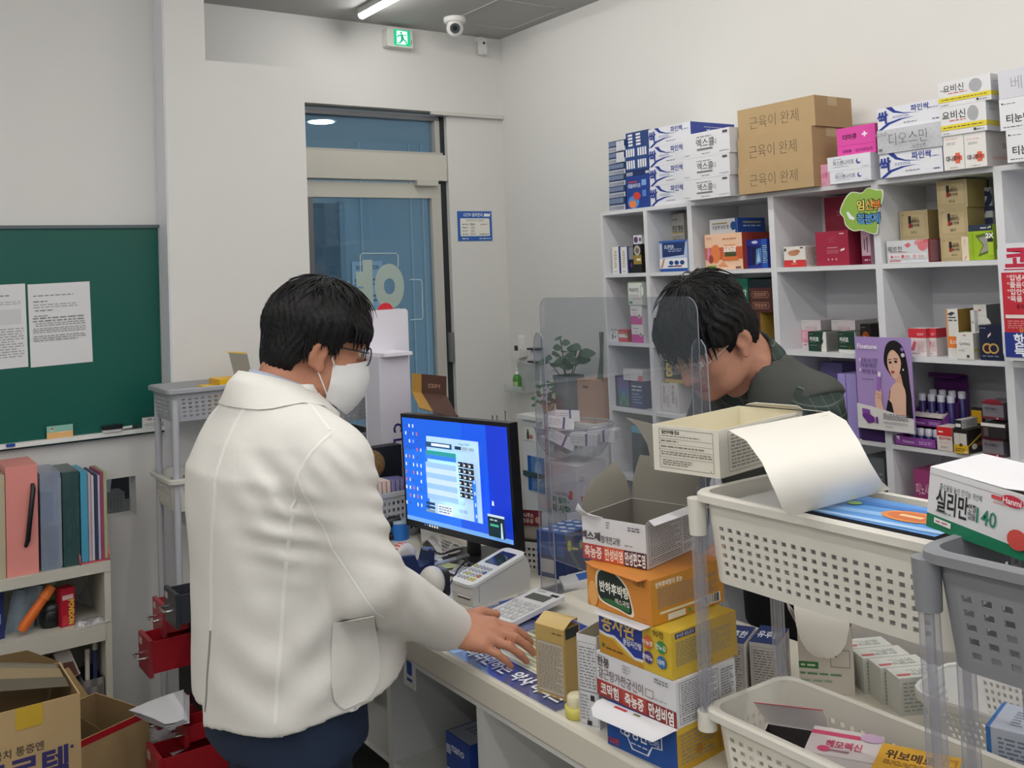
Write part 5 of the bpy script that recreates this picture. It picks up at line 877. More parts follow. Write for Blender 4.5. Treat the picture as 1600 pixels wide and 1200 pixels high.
place_corner('white_promotion_box', 'white promotional box with green and red lettering under the clear bowl', c0, an2, .135, .135, .15, bz0, 'd3d0d6', {'F': [('t', '이 봄의 희망은', .5, .4, .05, '44444a', 'c', .01, .6), ('t', '이 발라~', .5, .27, .1, '2f8a5a', 'c', .03, .7), ('t', '의 시작!', .5, .1, .12, '2f7a4a', 'c', .03, .7), ('e', .82, .44, .06, .06, 'd0605a'), ('e', .8, .36, .07, .05, 'c8504a'), ('l', .1, .9, .5, .92, 1, 'b8b4bc')], 'R': [('t', '탈모', .3, .3, .13, 'cf3348', 'c', .04), ('t', '마이', .3, .12, .13, '33333a', 'c', .04), ('o', .1, .68, .24, .76, '9a9aa2', .012)]})
bc = c0+V((math.cos(an2), math.sin(an2), 0))*(-.0675)+V((-math.sin(an2), math.cos(an2), 0))*.0675
bw = clear('e6eaee', .03, .02)
e = empty('clear_bowl', (bc.x, bc.y, bz0+.151), 'clear round bowl full of small white medicine boxes', 'bowl')
MB().lathe([(.0, .0), (.05, .002), (.085, .02), (.108, .055), (.118, .095), (.122, .11), (.125, .112), (.124, .106), (.112, .06), (.088, .024), (.05, .006), (0, .004)], bw, 40).build('bowl_body', e)
mb = MB(); mb.tube([(.123*math.cos(a), .123*math.sin(a), .111) for a in np.linspace(0, 2*math.pi, 41)], .0026, clear('b8bcc6', .45, .05), 6, cap=False); mb.build('bowl_rim', e)
sb = [(-.075, .02, .075, -.55, .5, -.35), (-.045, .055, .105, -.35, .22, -.3), (.0, .07, .115, -.15, .12, -.25), (-.01, -.01, .05, -1.0, .02, -.05), (.04, -.035, .058, -1.05, .0, .0), (-.05, .02, .035, .4, .1, .1), (.0, .03, .03, .2, .1, .1)]
sl_ = ('tilted at the left of the bowl', 'lying on top at the back of the bowl', 'lying flat behind the upright ones in the bowl', 'standing on edge at the front of the bowl', 'standing on edge at the right of the bowl', 'low at the back left of the bowl', 'at the bottom of the bowl')
sl_ = ('tilted at the left of the bowl', 'on top at the back', 'lying flat at the upper right', 'standing on edge at the front', 'standing on edge at the right', 'low at the back left', 'at the bottom')
for (x, y, z, a, b, c), l in zip(sb, sl_):
    o_ = carton('small_medicine_box', 'small white medicine box with a violet stripe, '+l, .088, .06, .036, (bc.x+x-.015, bc.y+y+.0, bz0+.151+z), a, 'dcdadc', {'T': [('r', .56, 0, .64, 1, '3b357e'), ('l', .1, .3, .5, .6, 2, '8a8696'), ('r', .84, .75, .97, .98, '8fc4d0'), ('l', .68, .2, .9, .5, 3, 'a8a8ac'), ('c', .2, .8, .08, 'cfc8b8')], 'F': [('r', .56, 0, .64, 1, '3b357e'), ('l', .05, .2, .5, .8, 3, 'b4b2b8')], 'R': [('l', .1, .2, .9, .8, 4, 'a8a6aa')], 'B': [('l', .05, .1, .9, .9, 8, 'a8a6aa')]}, 'medicine box', 'small boxes in the clear bowl')
    o_.rotation_euler = (c, b, a)
# small basket, maroon card, blue folder, second terminal behind the guard
p = at(836, 905, Z=CZ)
basket('small_basket', 'small white basket with round holes behind the guard', (p.x+.06, p.y+.085, CZ), .115, .09, .085, mat('c9c7c4', .45), 6, 4, 5, zt=.9, r=.012, lip=.003, rz=-1.1)
q = at(830, 832, Z=.9); MB().rbox((-.04, -.03, 0), (.04, .03, .085), .01, mat('4c4844', .4)).build('dark_pouch', loc=(p.x+.06, p.y+.085, CZ+.006), rz=-1.1, label='dark pouch with a gold glint in the small white basket', cat='pouch')
q = at(829, 830, X=p.x+.05)
carton('maroon_card', 'maroon printed card standing above the small white basket', .085, .003, .045, (p.x+.015, p.y+.11, CZ+.13), -1.05, '7a3038', {'F': [('t', '바나나주스', .4, .66, .24, 'ece0d8', 'c', .03, .62), ('t', '초코우유', .4, .3, .26, 'e8d4cc', 'c', .03, .6), ('e', .85, .4, .09, .2, 'c89a7a')]}, cat='card')
MB().box((-.004, -.03, 0), (.004, .03, .16), mat('c9bfae', .6)).build('card_holder', bpy.data.objects['maroon_card'], loc=(.0425, .012, -.125)).rotation_euler = (0, 0, 1.57)
q = at(862, 893, Z=CZ); carton('blue_folder_box', 'glossy blue folder box seen through the guard', .045, .06, .11, (q.x+.01, q.y+.03, CZ), ang-.2, '24559e', {'F': [('r', .1, .1, .8, .35, 'c5c0bc'), ('r', 0, .9, 1, 1, '3a74c0')], 'L': [('r', .05, .1, .6, .4, 'bdb8b4')]})
q = at(879, 850, Z=.86); carton('white_flap_card', 'white card with a blue edge standing beside the blue folder box', .004, .09, .15, (q.x+.01, q.y-.01, CZ+.0), ang-.7, 'd5d2cf', {'R': [], 'L': [('r', .86, 0, 1, 1, '2f66b8')], 'F': [('r', 0, 0, 1, 1, '2f66b8')]}, cat='card')
q = at(872, 925, Z=CZ); e = empty('display_terminal', (q.x+.02, q.y+.0, CZ), 'flat white terminal with a blue screen behind the guard', 'terminal', rz=-.5)
mb = MB(); sd = [(0, 0), (.12, 0), (.12, .03), (0, .012)]; n = 4; mb.add([(x, 0, z) for x, z in sd]+[(x, .085, z) for x, z in sd], [tuple(range(n)), tuple(range(n, 2*n))[::-1]]+[(k, n+k, n+(k+1) % n, (k+1) % n) for k in range(n)], tt); mb.build('body', e)
mb = MB(); mb.quad([(.045, .015, .0195), (.105, .015, .0285), (.105, .07, .0285), (.045, .07, .0195)], mat('3a5a9a', .2, emit=.3)); mb.build('screen', e)
mb = MB(); p = at(914, 877, Z=.84); mb.sheet([[(-.04, -.03, .0), (.03, -.035, .004)], [(-.03, .03, .004), (.045, .03, .0)]], mat('8aa4c0', .4), .0008); mb.quad([(-.03, -.02, .0035), (-.005, -.022, .005), (0, -.005, .005), (-.028, 0, .0035)], 'd89a7a')
# ---------------------------------------------------------------- cabinet with plants in the corner
kz = .972; ky0, ky1, kx = 3.485, 4.06, 2.80
e = empty('white_cabinet', (kx, 3.8, 0), 'white cabinet with plants in the corner beside the shelves', 'cabinet'); oo = (kx, 3.8, 0)
MB().box((kx, ky0, kz-.02), (XW-.004, ky1, kz), white).build('cabinet_top', e, origin=oo); MB().box((kx+.02, ky0+.01, 0), (XW-.006, ky1-.02, kz-.02), mat('d3d5d8', .45)).build('body', e, origin=oo)
mb = MB(); mb.box((kx+.012, ky0+.02, .70), (kx+.02, ky1-.03, .94), mat('dcdedf', .4)); mb.box((kx+.004, ky0+.02, .675), (kx+.02, ky1-.03, .70), mat('3c5058', .4)); mb.build('drawer', e, origin=oo)
MB().box((kx+.012, ky0+.02, .05), (kx+.02, ky1-.03, .67), mat('d9dbdc', .4)).build('cabinet_door', e, origin=oo)
def wallpic(name, lab, u0, v0, u1, v1, X, col, dec, cat): a, b = at(u0, v0, X=X), at(u1, v1, X=X); return carton(name, lab, a.y-b.y, .002, a.z-b.z, (X, a.y, b.z), -math.pi/2, col, {'F': dec}, cat=cat)
wallpic('bottle_picture', 'small picture of a green bottle on the cabinet drawer', 818, 665, 834, 690, kx+.0098, 'e4e2da', [('o', 0, 0, 1, 1, 'c8c0b0', .02), ('r', .3, .1, .55, .6, '3a5a4a'), ('r', .36, .6, .5, .8, '3a5a4a'), ('e', .75, .3, .2, .14, 'd0707a')], 'picture')
wallpic('blue_leaflet', 'tall blue leaflet on the cabinet door behind the guard', 824, 711, 852, 772, kx+.0098, '5b86bc', [('r', 0, 0, .2, 1, '1f56a4'), ('e', .65, .6, .22, .3, '8fb0d8'), ('e', .65, .5, .1, .2, 'b4cce6'), ('l', .3, .1, .9, .3, 3, '8fb0d8')], 'leaflet')
pc = at(890, 640, Z=kz); pc = V((3.0, 3.87, kz)); pc = at(890, 634, X=3.0); pc.z = kz
pg = mat('5b6267', .6, noise=.04, scale=20); w = .062
e = empty('potted_plant', pc, 'leafy houseplant in a dark grey square pot on the white cabinet', 'plant'); oo = pc
mb = MB(); ring = lambda r, z: [(pc.x+x, pc.y+y, kz+z) for x, y in rrect(-r, -r, r, r, r*.35, 4)]
mb.sheet([ring(w*.82, .012), ring(w, .185), ring(w*.9, .185), ring(w*.88, .165)], pg, closed=True); mb.add(ring(w*.88, .165), [tuple(range(20))], mat('3c332a', .9, noise=.3)); mb.build('pot', e, origin=oo)
MB().add(ring(w*1.0, .0)+ring(w*1.05, .014), [tuple(range(20))[::-1], tuple(range(20, 40))]+[(k, (k+1) % 20, 20+(k+1) % 20, 20+k) for k in range(20)], mat('6f777b', .6)).build('saucer', e, origin=oo)
lf = mat('4a6650', .55, noise=.25, scale=40); lf2 = mat('2f6a3c', .55, noise=.25, scale=40)
def leaf(mb, p, d, L, W, mt, droop=.2):
    d = V(d).normalized(); s = d.cross(V((-.55, -.55, .63))); s = s.normalized() if s.length > .01 else V((1, 0, 0)); rows = []
    for i in range(7):
        t = i/6; c = V(p)+d*(L*t)-V((0, 0, droop*L*t*t)); ww = W*math.sin(math.pi*min(1, t*.96+.03))**.8
        rows.append([c-s*ww, c-V((0, 0, W*.12)), c+s*ww])
    mb.sheet(rows, mt)
mb = MB(); lm = MB()
for k, (dx, dy, h, n) in enumerate(((.0, .03, .12, 5), (.01, -.035, .15, 4), (-.02, .0, .2, 6), (.02, -.01, .14, 4), (-.03, .045, .1, 4))):
    b_ = V((pc.x+dx*.6, pc.y+dy*.6, kz+.165)); tp = b_+V((dx*1.4, dy*1.8, h)); mb.tube([b_, b_.lerp(tp, .5)+V((0, 0, .01)), tp], .0028, mat('4a4a3a', .7), 6)
    for j in range(n):
        a = j*2.4+k; q = b_.lerp(tp, .45+.55*j/max(1, n-1)); big = k in (1, 3)
        leaf(lm, q, (math.cos(a), math.sin(a), .25), .085 if big else .05, .03 if big else .021, lf if big else lf)
mb.build('stems', e, origin=oo); lm.build('leaves', e, origin=oo)
e = empty('small_potted_plant', at(857, 640, X=2.92).xy.to_3d()+V((0, 0, kz)), 'small trailing green plant in a tan pot beside the dark grey pot', 'plant'); q = e.location
MB().lathe([(.024, 0), (.032, .05), (.028, .05), (.027, .044), (0, .044)], mat('a98a66', .7), 18).build('pot', e)
lm = MB(); random.seed(11)
for k in range(60):
    a = random.uniform(0, 6.28); r = random.uniform(0, .06); leaf(lm, (r*math.cos(a), r*math.sin(a)+.01, .05+random.uniform(0, .11)-r*.4), (math.cos(a), math.sin(a), .3), .03, .012, lf2 if k % 2 else lf)
lm.build('leaves', e)
q = at(929, 640, X=2.9); e = empty('wooden_planter', (2.9, q.y+.0, kz), 'tan wooden planter with a tall pointed leaf beside the shelves', 'planter')
hp = at(915, 592, X=2.87).z-kz; MB().box((-.05, -.058, 0), (.06, .058, hp), mat('b08b74', .6, noise=.08, scale=20, stretch=(1, 1, .1))).box((-.051, -.02, hp*.8), (-.05, .015, hp*.86), '4a4038').build('planter_body', e)
lm = MB(); hl = at(938, 516, X=2.9).z-kz-hp
lm.sheet([[(-.0+.004*i, -.05-.022*(1-i/8), hp-.01+hl*i/8), (.008, -.05, hp-.01+hl*i/8), (.0+.004*i, -.05+.022*(1-i/8), hp-.01+hl*i/8)] for i in range(9)], mat('46533f', .5, noise=.3, scale=30), .002); lm.build('snake_leaf', e)
q = at(778, 700, Y=3.95); e = empty('floor_plant', (q.x, 3.95, 0), 'spiky dark leaved plant just behind the monitor', 'plant'); lm = MB()
for u, v in ((770, 649), (777, 649), (790, 642)): t = at(u, v, Y=3.95); lm.sheet([[(t.x-q.x-.02*(1-i/6), .0, .25+(t.z-.25)*i/6), (t.x-q.x+.02*(1-i/6), .005, .25+(t.z-.25)*i/6)] for i in range(7)], mat('2f332c', .6), .002)
lm.build('leaves', e); MB().lathe([(.09, 0), (.12, .26), (.1, .26), (.1, .24), (0, .24)], mat('66615a', .6), 24).build('pot', e)
# wall holder with sanitiser, thermometer, tape
X_ = XW; g = lambda u, v, X=3.12: at(u, v, X=X)
a = g(796, 612); b = g(822, 600)
e = empty('wall_holder', (XW-.001, (a.y+b.y)/2, a.z), 'clear plastic holder on the right wall in the corner', 'holder'); oo = (XW-.001, (a.y+b.y)/2, a.z)
yl_, yr_ = g(795, 606).y, g(822, 606).y; cz_ = g(808, 612).z
hm = clear('e6e9ea', .35, .1)
mb = MB(); mb.box((3.09, yr_, cz_), (XW-.001, yl_, cz_+.004), hm); mb.box((3.09, yr_, cz_), (3.093, yl_, cz_+.035), hm); mb.build('tray', e, origin=oo); MB().box((XW-.006, yr_-.03, cz_), (XW-.001, yl_, cz_+.15), hm).build('back_plate', e, origin=oo)
q = g(804, 600); e = empty('sanitizer_bottle', (3.135, q.y-.005, cz_+.004), 'green pump bottle of hand gel in the wall holder', 'bottle')
MB().lathe([(.022, 0), (.024, .004), (.024, .07), (.018, .085), (.009, .09)], mat('4a8a3c', .3), 20).build('bottle_body', e); MB().lathe([(.01, .09), (.01, .1), (.004, .102), (.004, .115), (.009, .116), (.009, .122), (0, .123)], mat('e6e6e2', .3), 14).build('pump', e)
mb = MB(); mb.sheet([[(.0245*math.cos(a), .0245*math.sin(a), z) for a in np.linspace(2.4, 4.2, 8)] for z in (.012, .05)], mat('a8c48a', .4)); mb.build('bottle_label', e)
q = g(801, 545); e = empty('wall_thermometer', (XW-.001, q.y, q.z), 'white wall thermometer with a small dark screen above the pump bottle', 'thermometer')
MB().rbox((-.045, -.026, -.06), (0, .026, .07), .01, mat('dcdcd8', .35), axis=0).build('casing', e); mb = MB(); mb.box((-.0462, -.016, -.012), (-.045, .016, .016), mat('2a3038', .2)); mb.lathe([(0, 0), (.006, 0), (.006, .001)], mat('333338', .2), 10, (0, 0, 0)); mb.build('screen', e); MB().rbox((-.04, -.045, -.05), (0, -.024, .0), .006, mat('d4d4d0', .4), axis=0).build('sensor_arm', e)
q = g(826, 556); e = empty('wall_clip', (XW-.001, q.y, q.z), 'black and white bracket on the wall beside the thermometer', 'bracket')
MB().box((-.04, -.02, -.03), (0, .02, .03), mat('c9cbd0', .4)).build('block', e)
for z in (-.04, .03): MB().box((-.055, -.035, z), (0, .035, z+.01), blk).build('clamp', e)
# ================================================================ stack of cartons on the counter
def deg(a): return math.radians(a)
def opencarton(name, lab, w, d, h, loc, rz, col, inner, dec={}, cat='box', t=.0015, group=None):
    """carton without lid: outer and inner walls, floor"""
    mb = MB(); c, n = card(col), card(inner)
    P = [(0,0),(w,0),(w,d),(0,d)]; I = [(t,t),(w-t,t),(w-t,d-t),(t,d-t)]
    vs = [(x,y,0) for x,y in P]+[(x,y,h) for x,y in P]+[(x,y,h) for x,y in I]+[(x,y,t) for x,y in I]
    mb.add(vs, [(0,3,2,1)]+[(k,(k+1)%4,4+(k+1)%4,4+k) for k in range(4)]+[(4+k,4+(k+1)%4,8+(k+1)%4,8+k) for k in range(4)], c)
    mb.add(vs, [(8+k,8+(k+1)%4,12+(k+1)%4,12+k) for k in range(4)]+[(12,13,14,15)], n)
    fc = faces_of(mb, w, d, h)
    for k, it in dec.items():
        for q in k: fc[q].draw(it)
    return mb.build(name, loc=loc, rz=rz, label=lab, cat=cat, group=group)
def wsheet(name, parent, rows, mt, t=.0008, label=None, back=None, smooth=True):
    """flap given by world points; parent keeps its own rotation"""
    mb = MB(); inv = parent.matrix_basis.inverted(); rows = [[inv @ V(p) for p in r] for r in rows]
    if back is None: mb.sheet(rows, mt, t, smooth)
    else:
        mb.sheet(rows, mt, 0, smooth); mb2 = [[p for p in r][::-1] for r in rows]
        nn = (rows[0][-1]-rows[0][0]).cross(rows[-1][0]-rows[0][0]).normalized()*t
        mb.sheet([[p-nn*-1 for p in r] for r in mb2], back, 0, smooth)
    return mb.build(name, parent, label=label)
pr2 = lambda v0, v1, n, u0=.05, u1=.95: ('l', u0, v0, u1, v1, n, '8a8a8a')
tbl = [('o', .05, .06, .7, .94, '555555', .012), ('l', .08, .5, .67, .9, 9, '77777a'), ('l', .08, .26, .67, .46, 4, '77777a'), ('r', .05, .24, .7, .25, '555555'), ('l', .08, .1, .67, .2, 2, '77777a'), ('r', .05, .48, .7, .49, '555555'), ('l', .74, .3, .95, .9, 10, '8a8a8a'), ('l', .74, .1, .95, .24, 3, '8a8a8a')]
def stackbox(fn, name, lab, L, a, w, d, h, z, *ar, **k): return fn(name, lab, w, d, h, (L[0], L[1], z), deg(a), *ar, **k)
z1, z2, z3, z4, z5, z6 = CZ, .876, .956, 1.036, 1.116, 1.198
yel = mat('d4a92c', .4); dorg = mat('c9872a', .4)
A_ = stackbox(carton, 'blue_yellow_carton', 'royal blue and yellow carton at the bottom of the front stack', (1.163, 1.435), -84, .165, .17, .0755, z1, '22509c', {'F': [('p', [(.2, .72), (.32, .8), (.46, .98), (.56, .98), (.66, .8), (.8, .72), (.8, .4), (.66, .36), (.6, .12), (.36, .12), (.3, .36), (.2, .4)], 'e8ecf2'), ('p', [(.215, .7), (.33, .77), (.66, .77), (.785, .7), (.785, .42), (.65, .38), (.58, .15), (.38, .15), (.31, .38), (.215, .42)], '22509c'), ('p', [(.38, .79), (.47, .94), (.55, .94), (.63, .79)], 'c83a46'), ('t', '정성환', .42, .56, .3, 'eef2f8', 'c', .02, .36), ('t', '엑스과립', .68, .5, .13, 'eef2f8', 'c', 0, .16), ('l', .36, .24, .62, .32, 1, 'c0cce0'), ('t', '120환', .1, .14, .12, 'd04048', 'c', .02)],
    'R': [('r', 0, 0, 1, 1, 'c49a28'), pr2(.15, .85, 8, .06, .6), ('r', .0, .86, 1, 1, 'd8b440'), ('c', .34, .35, .12, 'b07a30'), ('r', .66, .1, .94, .5, 'b88a30')]})
B_ = stackbox(carton, 'white_red_band_carton', 'white carton with a red band of white letters, second from the bottom of the stack', (1.172, 1.47), -87, .2, .155, .079, z2, 'dcdce0', {'F': [('r', 0, 0, .34, .36, 'a8403a'), ('r', .34, 0, .64, .36, 'b8483c'), ('r', .64, 0, 1, .36, '8f3432'), ('t', '코막힘', .17, .18, .22, 'eeeae8', 'c', .03, .24), ('t', '축농증', .49, .18, .22, 'eeeae8', 'c', .03, .24), ('t', '만성비염', .82, .18, .24, 'f0eeec', 'c', .03, .3), ('t', '한풍', .1, .8, .17, '4a3a3c', 'c', .02), ('t', '갈근탕가천궁신이', .32, .54, .2, '5a2f38', 'c', .0, .58), ('o', .64, .44, .74, .62, '8a4a50', .015), ('l', .76, .44, .9, .5, 1, 'a8a8ac'), ('l', .36, .74, .46, .94, 3, 'a8a8ac'), ('l', .76, .82, .92, .94, 2, '66666a'), ('l', .02, .92, .14, .96, 1, '77777a')], 'R': tbl})
C2 = stackbox(carton, 'yellow_blue_carton', 'yellow carton with a blue wave and gold letters, middle of the stack', (1.173, 1.458), -87, .182, .17, .079, z3, 'd2b13a', {'F': [('p', [(0, 1), (.62, 1), (.62, .2), (.5, .18), (.38, .34), (.22, .5), (.1, .48), (0, .52)], '2a3c94'), ('p', [(0, .52), (.1, .48), (.22, .5), (.38, .34), (.5, .18), (.62, .2), (.62, .14), (.5, .12), (.36, .28), (.22, .44), (.1, .42), (0, .46)], 'dadce4'), ('p', [(0, .42), (.2, .38), (.4, .14), (.62, .1), (.62, 0), (0, 0)], 'c08a30'), ('t', '용사환', .28, .76, .36, 'd8b868', 'c', .02, .48), ('t', '용담사간탕', .48, .46, .12, 'e6e8f0', 'c', .02, .26), ('c', .06, .2, .05, '3a6a3a'), ('l', .1, .12, .34, .2, 1, '6a4a20'), ('t', '90정', .84, .9, .13, '5a4a1a', 'c', .01)]+[('c', .7+.18*(k % 2), .64-.32*(k//2), .14, ('d8693a', '3a8a4a', '4a3a8a', '3470b0')[k]) for k in range(4)]+[('t', ('하농경', '잔뇨감', '혼탁뇨', '대하')[k], .7+.18*(k % 2), .64-.32*(k//2), .09, 'f0eee8', 'c', .02, .14) for k in range(4)], 'R': [('r', .06, .84, .36, .96, '2c3a78'), ('t', '용사환 효능효과', .21, .9, .07, 'e8e4d8', 'c', 0, .26), ('r', .55, 0, 1, 1, 'c2a048'), pr2(.25, .78, 10, .06, .9), ('l', .4, .08, .6, .14, 1, '7a5a1a')]})
D2 = stackbox(carton, 'orange_carton', 'orange carton with a dark leaf shaped label, second from the top of the stack', (1.172, 1.487), -87, .168, .19, .079, z4, 'cf8636', {'F': [('p', smoothpts([(.2, .2), (.14, .6), (.2, .92), (.42, .96), (.62, .74), (.7, .4), (.72, .06), (.5, .1)]), 'ece0c8'), ('p', smoothpts([(.22, .24), (.17, .6), (.22, .88), (.42, .92), (.6, .72), (.68, .4), (.69, .1), (.5, .14)]), '1d2a26'), ('p', [(.22, .26), (.34, .2), (.66, .12), (.68, .22), (.4, .3)], '2f6a3a'), ('t', '반하후박탕', .44, .54, .2, 'f0eee4', 'c', .03, .46), ('t', '엑스과립', .56, .3, .1, 'e8e4d8', 'c', .01), ('t', '120포', .84, .86, .12, '6a4a1a'), ('e', .1, .3, .08, .3, 'e8a860'), ('l', .78, .08, .96, .12, 1, 'a8702a')], 'R': [('r', 0, 0, 1, 1, 'cf9030'), ('t', '반하후박탕의 효능', .24, .86, .1, 'f4f0e4', 'c', .03, .36), pr2(.32, .78, 8, .08, .9), ('r', .1, .2, .74, .26, 'e8dcb8'), ('bars', .68, .06, .94, .28), ('r', .2, .03, .44, .17, 'e6e2d8'), ('c', .5, .1, .05, '5a9a4a')]})
e_a = -76
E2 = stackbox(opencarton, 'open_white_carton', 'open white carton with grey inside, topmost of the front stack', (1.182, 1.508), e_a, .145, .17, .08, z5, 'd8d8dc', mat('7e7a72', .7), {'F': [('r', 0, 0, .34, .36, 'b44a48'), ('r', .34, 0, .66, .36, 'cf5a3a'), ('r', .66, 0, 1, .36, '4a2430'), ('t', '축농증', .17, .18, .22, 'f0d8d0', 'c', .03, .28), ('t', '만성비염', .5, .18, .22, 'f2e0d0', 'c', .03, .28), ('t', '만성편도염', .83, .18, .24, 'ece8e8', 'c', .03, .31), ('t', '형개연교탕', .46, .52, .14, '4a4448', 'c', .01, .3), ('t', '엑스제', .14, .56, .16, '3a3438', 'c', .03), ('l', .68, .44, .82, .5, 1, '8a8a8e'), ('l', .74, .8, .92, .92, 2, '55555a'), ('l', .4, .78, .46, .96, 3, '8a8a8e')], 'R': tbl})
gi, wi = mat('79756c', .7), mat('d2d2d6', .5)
Q = lambda u, v, Z: at(u, v, Z=Z)
me_ = E2.matrix_basis.copy(); lw = lambda x, y, z: Mx.LocRotScale(V(E2.location), Mx.Rotation(deg(e_a), 3, 'Z').to_quaternion(), None) @ V((x, y, z))
def lsheet(name, par, rows, mt, lab=None, t=.0009): mb = MB(); mb.sheet(rows, mt, t); return mb.build(name, par, label=lab)
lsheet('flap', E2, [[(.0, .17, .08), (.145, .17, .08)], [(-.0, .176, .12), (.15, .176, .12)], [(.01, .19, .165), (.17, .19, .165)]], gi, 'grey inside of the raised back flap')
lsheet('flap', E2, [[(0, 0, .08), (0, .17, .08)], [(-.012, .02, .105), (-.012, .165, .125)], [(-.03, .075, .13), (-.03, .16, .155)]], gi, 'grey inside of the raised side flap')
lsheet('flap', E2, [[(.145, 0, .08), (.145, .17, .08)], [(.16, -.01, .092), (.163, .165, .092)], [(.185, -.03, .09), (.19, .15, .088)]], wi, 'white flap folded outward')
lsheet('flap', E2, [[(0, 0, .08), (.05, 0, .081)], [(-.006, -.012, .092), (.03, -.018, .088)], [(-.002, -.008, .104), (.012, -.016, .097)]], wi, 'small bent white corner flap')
lsheet('flap', A_, [[(-.01, .0, .0768), (.17, .0, .0768)], [(-.01, -.014, .0768), (.168, -.012, .0768)], [(-.008, -.03, .07), (.155, -.026, .068)], [(.002, -.037, .06), (.14, -.033, .058)]], mat('dedee2', .5), 'white open flap with a red mark')
mb = MB(); mb.box((.03, -.013, .0778), (.06, -.006, .078), 'c8404a'); mb.box((.075, -.011, .0778), (.09, -.005, .078), '7a7a3a'); mb.build('flap_print', A_)
for par, pts in ((D2, [[(-.0, 0, .0795), (.16, 0, .0795)], [(.0, -.004, .0795), (.16, -.006, .08)], [(.03, -.012, .077), (.15, -.014, .076)]]),): lsheet('flap', par, pts, mat('d08038', .4))
lsheet('flap', D2, [[(.02, -.002, -.0005), (.166, -.002, -.0005)], [(.04, -.02, -.004), (.16, -.022, -.004)]], wi, 'white tongue of the carton below')
# gold and white upright cartons, yellow tub
g_ = at(846, 1086, Z=CZ); G2 = at(893, 1102, Z=CZ)
hG = .14; e = carton('gold_upright_carton', 'gold upright carton with a grey print panel at the counter edge', .078, .05, hG, (1.19, 1.69, CZ+.004), deg(-78), 'b79a5c', {'F': [('o', .05, .05, .95, .78, '8a8478', .012), ('p', [(.06, .06), (.94, .06), (.94, .77), (.06, .77)], 'bfb4a0'), ('l', .09, .09, .91, .74, 26, '6a6660'), ('l', .6, .9, .92, .94, 1, '6a5a34')], 'T': [('r', .55, .2, .62, .6, 'b05040'), ('l', .3, .3, .9, .7, 3, '7a8a5a'), ('r', .44, .3, .5, .7, 'd8d0b8')]})
lsheet('lid', e, [[(0, .0, hG), (.078, 0, hG)], [(0, .03, hG+.016), (.078, .025, hG+.014)], [(0, .045, hG+.012), (.078, .045, hG+.014)], [(.02, .053, hG+.002), (.07, .053, hG+.004)]], mat('c3a86c', .45)); MB().box((.0782, .005, hG-.02), (.079, .045, hG), mat('22302c', .5)).build('side_slot', e)
w_ = at(905, 1155, X=1.168)
opencarton('white_print_carton', 'narrow white upright carton with fine print beside the gold carton', .045, .1, .172, (1.17, 1.525, CZ), deg(-72), 'd6d6d8', mat('c8c4b4', .6), {'F': [('o', .04, .03, .96, .92, '8a8a8c', .006), ('l', .1, .42, .9, .88, 14, '8a8a8e'), ('r', .04, .39, .96, .4, '77777a'), ('l', .1, .08, .5, .36, 8, '9a9a9e'), ('r', .6, .3, .8, .36, '333338'), ('r', .4, .03, .62, .08, '333338')]})
p = at(890, 1118, Z=CZ); e = empty('yellow_tub', (1.187, 1.557, CZ), 'small pale yellow tub with a cream lid at the counter edge', 'tub')
MB().lathe([(.019, 0), (.022, .003), (.0225, .022), (.02, .022)], mat('d2c764', .4), 24).build('tub_body', e); MB().lathe([(.017, .022), (.018, .028), (.0175, .04), (.013, .044), (0, .045)], mat('dcd5b4', .4), 24).build('lid', e)
for k, (u, v, l) in enumerate(((1150, 1086, 'nearer the stack'), (1196, 1092, 'nearer the flap carton'))):
    q = at(u, v, Z=CZ); carton('navy_top_carton', 'white carton with a navy lettered top behind the stack, the one '+l, .058, .1, .105, (q.x-.02+.014*k, q.y+.03, CZ), deg(-62), 'cfcbc8', {'T': [('r', 0, 0, 1, 1, '2a3a6c'), ('t', '유후한', .5, .5, .3, 'dfe4ee', 'c', .02, .8)], 'F': [('o', .06, .04, .94, .92, '9a948e', .008), ('l', .12, .08, .88, .88, 16, '8a847e')], 'R': [('l', .1, .05, .9, .9, 14, '9a948e')]}, group='navy topped cartons')
# flap carton and four white boxes in front of the upright panel
q = at(1250, 1086, Z=CZ); e = opencarton('flap_carton', 'white carton with a large rounded lid flap bent forward', .105, .05, .135, (1.60, 1.355, CZ), deg(-52), 'ddd6cb', mat('cfc8bc', .6), {'F': [('r', .0, .36, .36, .46, '3f8a4a'), ('l', .04, .38, .3, .44, 1, 'dce8d8'), ('o', .58, .4, .94, .66, '9a9488', .01), ('l', .62, .54, .72, .58, 1, '77736a'), ('l', .02, .26, .8, .32, 1, '6a9a70'), ('l', .02, .16, .6, .22, 1, '9ab09a')]})
rows = []
for y, z, hw in ((.05, .135, .052), (.046, .155, .053), (.03, .172, .054), (.008, .175, .054), (-.014, .163, .053), (-.026, .14, .05), (-.031, .115, .043), (-.033, .097, .032), (-.033, .086, .018), (-.033, .083, .004)):
    rows.append([(.05+q*hw, y-.004*(1-q*q), z+.004*(1-q*q)) for q in (-1, -.5, 0, .5, 1)])
lsheet('lid_flap', e, rows, mat('e6e1d8', .5)); lsheet('side_flap', e, [[(.105, .0, .135), (.105, .05, .135)], [(.118, .005, .15), (.12, .045, .15)], [(.128, .01, .14), (.132, .04, .14)]], mat('e2dcd2', .5)); lsheet('side_flap', e, [[(.0, .0, .135), (.0, .05, .135)], [(-.014, .005, .16), (-.016, .045, .16)], [(-.02, .01, .185), (-.022, .04, .185)]], mat('d8d2c8', .5))
